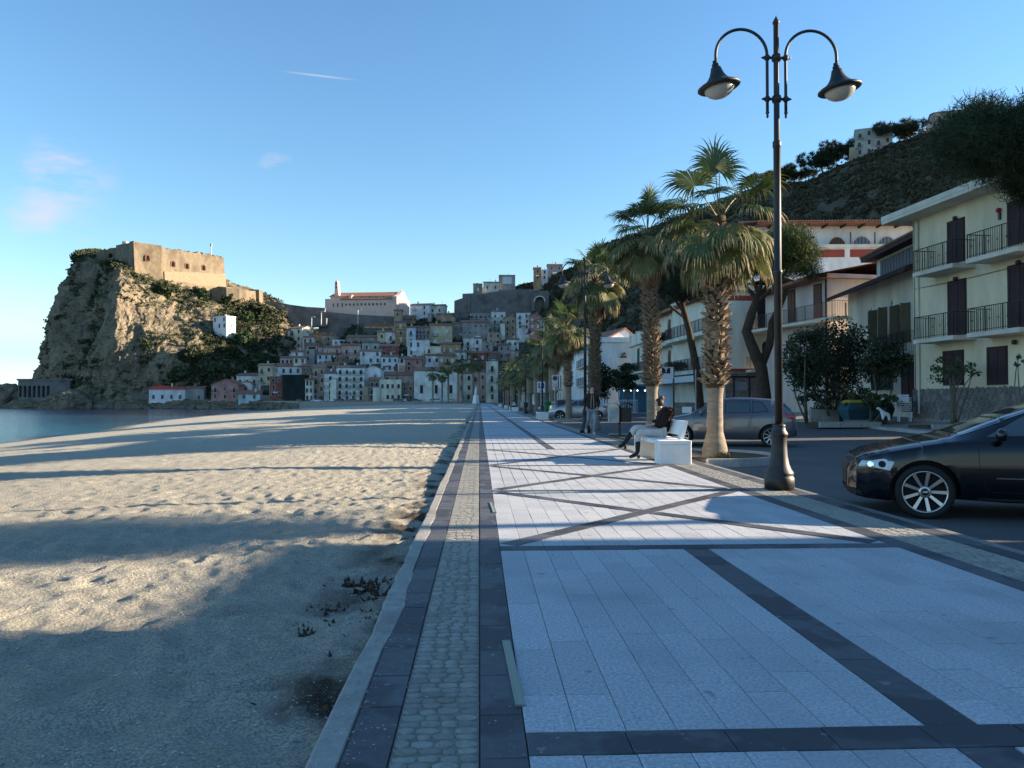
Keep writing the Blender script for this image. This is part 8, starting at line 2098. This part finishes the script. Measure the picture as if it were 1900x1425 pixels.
for zf, xs_ in ((zf1, (3.2, 9.0, 11.0)), (zf2, (4.5, 5.4))):
    for x in xs_:
        V, F = leaves([(x, -1.0, zf+.55)], [.55], 260, .13, int(x*7)); f.add('balcony_plant', mesh_np('balcony_plant', V, F, [m_lf]), None)
f.add('shop_fascia', MB().box(1.0, f.L-2, -1.5, -1.3, zf1-.95, zf1-.45), M('shop_white', (.62, .66, .68), rough=.6)); f.add('shop_canopy', MB().box(1.0, f.L-2, -1.3, -.001, zf1-.5, zf1-.42), MATS['shop_white'])
f.add('ground_render', MB().box(.1, f.L-6, -.05, -.001, 0, zf1-1.0), M('blue_white_render', (.46, .54, .62), rough=.9))
for x in (1.5, 4.5, 7.6, 10.8): f.window(x, x+1.4, 1.0, 2.2)
f.shutter(f.L-4.2, f.L-3.0, .1, 2.4, m_bsh, name='ground_door')
# end block with stone base that faces the camera
f = Facade('h', 'cream block with stone-clad ground floor and arched dark doors behind the crooked pine', (20.5, 58.4), (26.4, 58.9), .2)
h_ = f.uv(1380, 540)[1]; f.wall(-1.7, f.L, 12, h_, m_crm)
f.add('upper_cornice', MB().box(-1.9, f.L+.2, -.5, 12.2, h_, h_+.4), m_trim); f.add('red_band', MB().box(-1.7, f.L, -.02, -.001, h_-.75, h_-.35), m_red)
zs = f.uv(1375, 690)[1]; zs2 = f.uv(1375, 684)[1]
f.add('red_band', MB().box(-1.7, f.L, -.03, -.001, zs, zs2), m_red)
sc_ = f.add('stone_cladding', MB().box(-1.7, f.L, -.03, -.001, -1, zs-.003), m_ragj)
us = MB().box(-.5, .5, -.05, 0, 0, 1).mesh('stone', [m_rag])
z = 0.0; r_ = random.Random(9)
while z < zs-.1:
    x = -1.7
    while x < 4.2:
        w_ = r_.uniform(.35, .8); obj('stone', us, sc_, (x+w_/2, -.03, z), scale=(w_-.03, r_.uniform(.6, 1.4), .17)); x += w_
    z += .20
x0, x1, z0, z1 = f.rect(1405, 1430, 566, 609); f.shutter(x0, x1, z0, z1, m_shd, arch=True, frame=m_trim)
f.balcony(f.uv(1393, 612, .9)[0], f.uv(1447, 612, .9)[0], f.uv(1405, 612, .9)[1], .9, deco=False)
x0, x1, z0, z1 = f.rect(1414, 1434, 642, 688); f.shutter(x0, x1, z0, z1, m_shd, arch=True, frame=m_trim)
f.balcony(f.uv(1393, 686, .9)[0], f.uv(1447, 686, .9)[0], f.uv(1405, 686, .9)[1], .9, deco=False)
x0, x1, z0, z1 = f.rect(1408, 1417, 704, 711); f.window(x0, x1, z0, z1)
# tall narrow white sign board with vertical dark lettering
p_ = PT(1437, 640, 56)
t = thing('vertical_sign', 'tall narrow white sign board with faint dark vertical letters left of the lamp post', 'sign', (p_.x, 56, .3)); zt_ = PT(1437, 545, 56).z-.3; zb_ = PT(1437, 655, 56).z-.3
m = MB(); m.tube([(.2, 0, 0), (.2, 0, zb_)], .04, 8); obj('post', m, t, mats=m_galv); pb = obj('board', MB().box(-.16, .5, -.05, .05, zb_, zt_), t, mats=MATS['shop_white'])
zc = PT(1437, 573, 56).z-.3
for k, ch in enumerate('LE SIR'):
    if ch != ' ': text(ch, pb, (.10, -.054, zc-k*.30), .26, m_sblk)
# low stone wall with white plaque, black steel pergola
p0 = PT(1252, 744, 50); p1 = PT(1322, 744, 48)
t = thing('garden_wall', 'low stone garden wall with a white plaque behind the nearest palm', 'wall', (p0.x, 50, 0), rz=math.atan2(-2, p1.x-p0.x))
L_ = math.hypot(p1.x-p0.x, 2); core = obj('wall_core', MB().box(0, L_, 0, .3, -.2, 1.05), t, mats=m_ragj); z = .02
while z < 1.0:
    x = 0
    while x < L_-.1: w_ = min(r_.uniform(.25, .6), L_-x); obj('stone', us, core, (x+w_/2, 0, z), scale=(w_-.02, 1, .13)); x += w_
    z += .15
obj('coping', MB().box(-.05, L_+.05, -.08, .38, 1.05, 1.13), t, mats=m_rag); obj('plaque', MB().box(L_*.22, L_*.48, -.1, -.06, .45, .85), t, mats=m_swhite)
t = thing('pergola', 'thin black steel pergola frame in front of the stone-clad house', 'pergola', (0, 0, .1))
m = MB(); xs_ = [PT(px, 740, 46).x for px in (1362, 1391, 1418)]; ztp = PT(1380, 701, 46).z-.1
for x in xs_: obj('post', MB().box(x-.05, x+.05, 46, 46.1, 0, ztp), t, mats=m_iron)
obj('beam', MB().box(xs_[0]-.2, xs_[-1]+.2, 45.95, 46.15, ztp, ztp+.12), t, mats=m_iron); obj('awning_roll', MB().box(xs_[0]+.1, xs_[1]-.1, 46.2, 46.25, ztp-.75, ztp-.25), t, mats=M('awning_grey', (.33, .32, .34), rough=.9))
# cream house F with parapet and green shutters
f = Facade('h', 'old cream house with balustraded parapet and tall green shutters', (17.9, 90.5), (18.1, 78.0), .2)
h_ = f.uv(1185, 640)[1]; f.wall(0, f.L, 9, h_, m_crm); f.add('cornice', MB().box(-.2, f.L+.1, -.35, 9.1, h_, h_+.22), m_trim); f.add('parapet', MB().box(-.1, f.L, -.1, .25, h_+.22, h_+1.35), m_crm)
for x in (0, 3.4, 7.6, f.L-.4): f.add('parapet_pier', MB().box(x, x+.4, -.16, .3, h_+.22, h_+1.6), m_trim)
zf = f.uv(1195, 687, .9)[1]; f.balcony(.1, f.L-.2, zf, .9, deco=False)
for (a, b) in ((1183, 1187), (1195, 1200), (1209, 1215)):
    x0, x1, _, _ = f.rect(a, b, 650, 660); f.shutter(x0, x1, zf, f.uv(1190, 645)[1], m_gsh, frame=m_trim)
for k in range(6): x = .8+k*2.1; f.add('bracket', MB().box(x, x+.15, -.7, -.002, zf-.7, zf-.19), m_trim)
f.window(2, 3.2, .8, 2.4); f.window(6, 7.2, .8, 2.4)
# white gable house and its terrace (facing the camera)
f = Facade('h', 'blank white gabled wall behind a terrace with red flower boxes', (14.6, 98), (20.9, 99.5), .2)
h_ = f.uv(1112, 642)[1]; f.wall(0, f.L, 10, h_, m_wht); pk = f.uv(1160, 611)[1]; xp = f.uv(1160, 640)[0]
f.add('gable', MB().prism([(0, h_), (f.L, h_+.5), (xp, pk)], .001, 10, 'y'), m_wht)
f.add('roof_edge', MB().prism([(-.2, h_-.1), (xp, pk), (f.L+.2, h_+.5), (f.L+.2, h_+.7), (xp, pk+.25), (-.2, h_+.1)], -.15, 10.1, 'y'), m_rt)
zt_ = f.uv(1140, 664, 6)[1]; f.add('terrace_parapet', MB().box(-.5, f.L, -6.2, -6.0, zt_-1.6, zt_), m_wht); f.add('terrace', MB().box(-.5, f.L, -6.0, -.01, -.5, zt_-1.6), m_wht)
for x in (1.0, 2.4, 4.2, 5.4):
    b_ = f.add('flower_box', MB().box(x, x+1.0, -6.2, -5.95, zt_+.001, zt_+.2), m_red); V, F = leaves([(x+.5, -6.1, zt_+.35)], [.4], 70, .12, int(x*9)); f.add('flowers', mesh_np('flowers', V, F, [m_lf]), None, b_)
# white house H with thin balconies
f = Facade('h', 'white house with two thin black balconies behind the palm trunks', (14.6, 129), (13.6, 92.5), .2)
h_ = f.uv(1075, 650)[1]; f.wall(0, f.L, 9, h_, m_wht); f.add('roof_slab', MB().box(-.3, f.L+.3, -.7, 9.1, h_, h_+.6), m_wht)
for zz_, in ((f.uv(1075, 682, .8)[1],), (f.uv(1075, 716, .8)[1],)):
    f.balcony(f.L-16, f.L-.5, zz_, .8, deco=False, slab=.12, step=.3)
    for x in (f.L-14.5, f.L-10.5, f.L-7, f.L-3.5): f.shutter(x, x+.9, zz_, zz_+2.1, m_bsh, slats=False)
    for x in (3, 7, 11): f.window(x, x+1.1, zz_+.3, zz_+1.8)
for k, (y0, y1, x, hh, mt, lab) in enumerate([(131, 152, 14.2, 7.6, m_crm, 'cream seafront house with white shopfront awning beyond the white balconied house'), (154, 176, 13.9, 8.6, PL['blue'], 'pale blue seafront house further along the palm row'), (178, 206, 13.7, 9.5, m_wht, 'white seafront house near the far end of the palm row'), (208, 240, 13.6, 11, PL['rose'], 'rose seafront house near the far end of the road'), (242, 272, 13.6, 12, m_crm, 'last cream seafront house at the end of the road')]):
    f = Facade('h', lab, (x, y1), (x, y0), .1); f.wall(0, f.L, 10, hh, mt); f.add('roof', MB().box(-.2, f.L+.2, -.5, 10.1, hh, hh+.35), m_rt if k % 2 else mt)
    for fl in range(int(hh//3)):
        for q in range(int(f.L//4)): f.window(1.5+q*4, 2.6+q*4, fl*3+.9, fl*3+2.4) if fl == 0 else f.shutter(1.5+q*4, 2.6+q*4, fl*3+.3, fl*3+2.4, [m_gsh, m_bsh, m_wood][k % 3], slats=False)
        if fl: f.balcony(1, f.L-1, fl*3+.25, .8, deco=False, step=.5)
p_ = PT(1012, 738, 118); t = thing('shop_awning', 'white shop awning and sign board behind the third lamp post', 'awning', (p_.x, 118, 0)); obj('sign_board', MB().box(-1.6, 1.6, -.1, .1, 3.1, 3.9), t, mats=m_swhite); obj('canopy', MB().add([(-1.6, -.1, 3.0), (1.6, -.1, 3.0), (1.6, -1.6, 2.5), (-1.6, -1.6, 2.5)], [(0, 1, 2, 3)]), t, mats=m_swhite); obj('posts', MB().box(-1.6, -1.5, -1.6, -1.5, 0, 2.5).box(1.5, 1.6, -1.6, -1.5, 0, 2.5), t, mats=m_galv)
tx = text('Caffe', t, (0, -.11, 3.5), .5, m_sblk)
# blue kiosk with small lights
p_ = PT(1188, 743, 70); t = thing('kiosk', 'blue beach kiosk with white railings and small lights at the roadside', 'kiosk', (p_.x, 70, .1)); m_kb = M('kiosk_blue', (.05, .17, .30), (.07, .22, .36), scale=2, rough=.5)
obj('back_wall', MB().box(-1.6, 1.6, 1.6, 1.7, 0, 2.5), t, mats=m_kb); obj('roof', MB().box(-1.8, 1.8, -.3, 1.8, 2.45, 2.62), t, mats=m_kb)
for x in (-1.6, -.55, .5, 1.5): obj('post', MB().box(x, x+.1, -.1, 0, 0, 2.45), t, mats=m_kb)
for x in (-1.05, 1.0): obj('white_frame', MB().box(x-.5, x+.5, -.06, -.02, 2.1, 2.2).box(x-.5, x-.43, -.06, -.02, .1, 2.1).box(x+.43, x+.5, -.06, -.02, .1, 2.1), t, mats=m_swhite)
m_led = bpy.data.materials.new('lamp_glow'); m_led.use_nodes = True; bs = m_led.node_tree.nodes['Principled BSDF']; bs.inputs['Emission Color'].default_value = (.9, .95, 1, 1); bs.inputs['Emission Strength'].default_value = 1.6
for x in (-1.5, -.9, -.3, .4): obj('bulb', ico('bulb', .07, 1, 1, 1, m_led, 2), t, (x, -.2, 2.05))
t = thing('white_fence', 'low white lattice fence in front of the blue kiosk', 'fence', (PT(1163, 745, 66).x, 66, .05))
m = MB(); m.box(-.9, .9, -.02, .02, 1.2, 1.26); m.box(-.9, .9, -.02, .02, .1, .16)
for k in range(13): x = -.9+k*.15; m.box(x-.02, x+.02, -.015, .015, .1, 1.2)
obj('lattice', m, t, mats=m_swhite)
# house with arched windows on the slope
f = Facade('h', 'white upper house with four half-round windows, red bands and long tiled eaves', (31.0, 76), (44.5, 75), 4)
zt_ = f.uv(1600, 418)[1]; f.wall(-3, f.L, 12, zt_, m_wht, z=-6)
zl = f.uv(1600, 458)[1]; r0, r1 = f.uv(1600, 467)[1], f.uv(1600, 481)[1]
f.add('terrace_ledge', MB().box(-3, f.L+.3, -1.4, -.001, zl-.35, zl), m_trim)
f.add('lower_wall', MB().box(-6, f.L+.3, -1.2, -.003, -6, zl-.36), m_wht)
for (a, b) in ((1484, 1567), (1577, 1628), (1638, 1722)): x0, x1, _, _ = f.rect(a, b, 470, 480, 1.2); f.add('red_panel', MB().box(x0, x1, -1.24, -1.201, r1, r0), m_red)
for k, (a, b) in enumerate(((1537, 1568), (1582, 1615), (1629, 1661), (1679, 1708))):
    x0, x1, _, _ = f.rect(a, b, 440, 450); xm = (x0+x1)/2; r_0 = (x1-x0)/2; zb = zl+.02; m = MB()
    m.prism([(xm+r_0*math.cos(math.pi*q/14), zb+r_0*1.15*math.sin(math.pi*q/14)) for q in range(15)], -.05, -.001, 'y'); o = f.add('half_round_window', m, [m_wood, M('grey_blind', (.17, .20, .25), rough=.6)][k in (1, 2)])
    m = MB()
    for q in range(14):
        a0, a1 = math.pi*q/14, math.pi*(q+1)/14; m.prism([(xm+r_0*math.cos(a0), zb+1.15*r_0*math.sin(a0)), (xm+(r_0+.09)*math.cos(a0), zb+1.15*(r_0+.09)*math.sin(a0)), (xm+(r_0+.09)*math.cos(a1), zb+1.15*(r_0+.09)*math.sin(a1)), (xm+r_0*math.cos(a1), zb+1.15*r_0*math.sin(a1))], -.1, -.001, 'y')
    f.add('arch_frame', m, m_trim, o); m = MB()
    for q in range(5): xx = xm-r_0*.8+q*r_0*.4; hh = 1.1*math.sqrt(max(0, r_0**2-(xx-xm)**2)); m.box(xx-.03, xx+.03, -.07, -.0505, zb, zb+hh)
    f.add('glazing_bars', m, m_eave, o)
rf = f.add('roof', MB().add([(-3.4, -1.5, zt_-.1), (f.L+.4, -1.5, zt_-.1), (f.L+.4, 6, zt_+1.7), (-3.4, 6, zt_+1.7), (f.L+.4, 13, zt_-.1), (-3.4, 13, zt_-.1), (-3.4, -1.5, zt_+.05), (f.L+.4, -1.5, zt_+.05)], [(6, 7, 2, 3), (3, 2, 4, 5), (0, 1, 7, 6), (0, 5, 4, 1)]), m_rt)
for k in range(60): x = -3.3+k*(f.L+3.6)/60; m = MB(); m.smooth = True; m.tube([(x, -1.58, zt_+.1), (x, 6, zt_+1.78)], .11, 6); obj('roof_tile_row', m, rf, mats=m_rt)
for k in range(9): x = -2+k*1.8; f.add('rafter', MB().box(x, x+.14, -1.4, -.001, zt_-.32, zt_-.11), m_eave)
for px in (1578, 1623): x = f.uv(px, 440)[0]; f.pipe(x, zl, zt_-.7)
x, z = f.uv(1670, 450); f.add('air_conditioner', MB().box(x-.35, x+.35, -.35, -.05, z-.3, z+.35), m_dpl)
# hilltop houses
m_ht = farpl('hilltop_cream', (.50, .50, .46))
def hilltop(lab, px0, px1, pyt, pyb, D, yaw, d_, rows, cols, mat, win, roof='flat'):
    return house(lab, px0, px1, pyt, pyb, mat, roof, rows, cols, win, 1, depth=d_, yaw=yaw, D=D, ww=1.3, wh=1.9, name='house', cat='house', group='houses on the hilltop', sink=8)
hilltop('white modern block on the hilltop with balconies and orange-lit side', 1590, 1652, 238, 288, 288, -24, 9, 3, 4, m_ht, 'pb')
hilltop('cream hilltop block with dark roof behind the giant pine', 1740, 1822, 205, 262, 268, -20, 12, 3, 5, farpl('hilltop_tan', (.44, .40, .33)), 'pd', 'gx')
hilltop('low ochre house between the two hilltop blocks', 1716, 1742, 246, 262, 275, -18, 8, 1, 2, PL['orange'], 'p')
t = thing('ridge_parapet', 'pale parapet and railing along the hilltop road', 'parapet', (0, 0, 0))
for a, b in zip(ridge_px[5:-1], ridge_px[6:]):
    A = PT(*a); B = PT(*b); m = MB()
    for k in range(6):
        p, q = A.lerp(B, k/6), A.lerp(B, (k+1)/6); m.add([(p.x, p.y, p.z-1.2), (q.x, q.y, q.z-1.2), (q.x, q.y, q.z+.7), (p.x, p.y, p.z+.7), (p.x+.5, p.y+.3, p.z+.7), (q.x+.5, q.y+.3, q.z+.7)], [(0, 1, 2, 3), (3, 2, 5, 4)])
        m.bar((p.x, p.y, p.z+.7), (p.x, p.y, p.z+1.7), .12); m.bar((p.x, p.y, p.z+1.7), (q.x, q.y, q.z+1.7), .09)
    obj('parapet_section', m, t, mats=PL['pale'])
# garden things by the cream house
def plastic_chairs():
    p = PT(1678, 762, 34.5); t = thing('chair_stack', 'stack of white plastic garden chairs by the front door', 'chairs', (p.x, 34.5, .3), rz=R(-20)); mw = M('white_plastic', (.62, .64, .66), rough=.5)
    for s in (-.24, .24):
        for y in (-.22, .22): obj('leg', MB().box(s-.02, s+.02, y-.02, y+.02, 0, .42), t, mats=mw)
    for k in range(6):
        z = .42+k*.09; m = MB(); m.box(-.25, .25, -.24, .22, z, z+.025); m.box(-.27, -.23, -.24, .24, z+.2, z+.225); m.box(.23, .27, -.24, .24, z+.2, z+.225)
        for j in range(3): m.box(-.24, .24, .22+.01*j, .24+.01*j, z+.08+j*.11, z+.15+j*.11)
        obj('seat_shell', m, t, mats=mw)
plastic_chairs()
p = PT(1612, 757, 36); t = thing('covered_boat', 'small boat under a dark blue cover with a yellow edge in the garden', 'boat', (p.x, 36, .3), rz=R(8)); m = MB(); m.smooth = True
def hull(z, s, l): return [(-l/2, -s*.5, z), (l*.25, -s*.5, z), (l/2, 0, z), (l*.25, s*.5, z), (-l/2, s*.5, z)]
v = hull(.05, .5, 2.4)+hull(.55, .9, 2.8)+hull(.85, .7, 2.5); fs = [(4, 3, 2, 1, 0), (10, 11, 12, 13, 14)]+[(r_*5+k, r_*5+(k+1) % 5, r_*5+5+(k+1) % 5, r_*5+5+k) for r_ in range(2) for k in range(5)]
obj('cover', MB().add(v, fs), t, mats=M('blue_tarp', (.03, .09, .12), rough=.7)); v = hull(.86, .74, 2.6)+hull(1.0, .5, 2.2); obj('yellow_edge', MB().add(v, [(4, 3, 2, 1, 0), (5, 6, 7, 8, 9)]+[(k, (k+1) % 5, 5+(k+1) % 5, 5+k) for k in range(5)]), t, mats=M('yellow_tarp', (.38, .30, .03), rough=.7))
p = PT(1638, 752, 33.5); t = thing('white_dog_statue', 'small white animal figure among the shrubs by the house', 'statue', (p.x, 33.5, .35)); m = MB(); m.smooth = True
sk = skin('figure', [(0, 0, .35), (.25, 0, .3), (-.1, 0, .5), (-.2, 0, .58), (.0, 0, .05), (.3, 0, .02), (-.3, 0, .56)], [(0, 1), (0, 2), (2, 3), (0, 4), (1, 5), (3, 6)], [.09, .09, .06, .07, .04, .04, .04], m_swhite, 2); obj('figure', sk, t)
p = PT(1500, 766, 38); t = thing('low_wall', 'low grey block wall beside the tail of the grey hatchback', 'wall', (p.x, 37, .1)); obj('wall_block', MB().box(-.3, 1.1, 0, .3, -.2, .75), t, mats=m_conc)
for (px0, px1, Y, lab) in ((1523, 1640, 34, 'long pale kerb edging in front of the garden hedge'), (1723, 1772, 30, 'pale kerb of the small planting bed by the yellow house')):
    a, b = PT(px0, 775, Y), PT(px1, 775, Y); t = thing('kerb_edging', lab, 'kerb', (a.x, Y, .16), rz=R(2)); n = max(2, int((b.x-a.x)/.8))
    for k in range(n): obj('kerb_stone', me_k, t, (k*(b.x-a.x)/n+.4, 0, .15), scale=((b.x-a.x)/n*.97, .14, .25))
    obj('bed_soil', MB().box(0, b.x-a.x, .08, 1.4, -.1, .1), t, mats=m_soil)
# ---- the neighbour to the right of the frame whose shade covers the near paving
t = thing('house', 'plain cream house just outside the frame on the right', 'house', (19.5, -8, 0), group='houses along the seafront road')
obj('wall', MB().box(0, 6, 0, 16.6, -1, 6.6), t, mats=m_crm); obj('roof', MB().add([(-.5, -.6, 6.6), (-.5, 17.0, 6.6), (3, 17.0, 7.4), (3, -.6, 7.4), (6.2, 17.0, 6.6), (6.2, -.6, 6.6)], [(0, 3, 2, 1), (3, 5, 4, 2), (0, 1, 4, 5), (1, 2, 4), (0, 5, 3)]), t, mats=m_rt)
t = thing('house', 'tall cream apartment block outside the frame behind the lower house', 'house', (27, -10, 0), group='houses along the seafront road')
obj('wall', MB().box(0, 10, 0, 17.3, -1, 13.5), t, mats=m_crm); obj('roof', MB().box(-.6, 10.5, -.5, 17.8, 13.5, 13.9), t, mats=m_rt)
t = thing('house', 'low single-storey cream house just outside the frame beside the yellow one', 'house', (20.6, 9.3, .3), group='houses along the seafront road')
obj('wall', MB().box(0, 8, 0, 16.6, -1, 4.5), t, mats=m_crm); obj('roof', MB().add([(-.5, -.4, 4.5), (-.5, 17, 4.5), (4, 17, 5.3), (4, -.4, 5.3), (8.5, 17, 4.5), (8.5, -.4, 4.5)], [(0, 3, 2, 1), (3, 5, 4, 2), (0, 1, 4, 5), (1, 2, 4), (0, 5, 3)]), t, mats=m_rt)
t = thing('house', 'plain cream house behind the viewer outside the frame', 'house', (19.5, -26, 0), group='houses along the seafront road')
obj('wall', MB().box(0, 10, 0, 15, -1, 12.5), t, mats=m_crm)
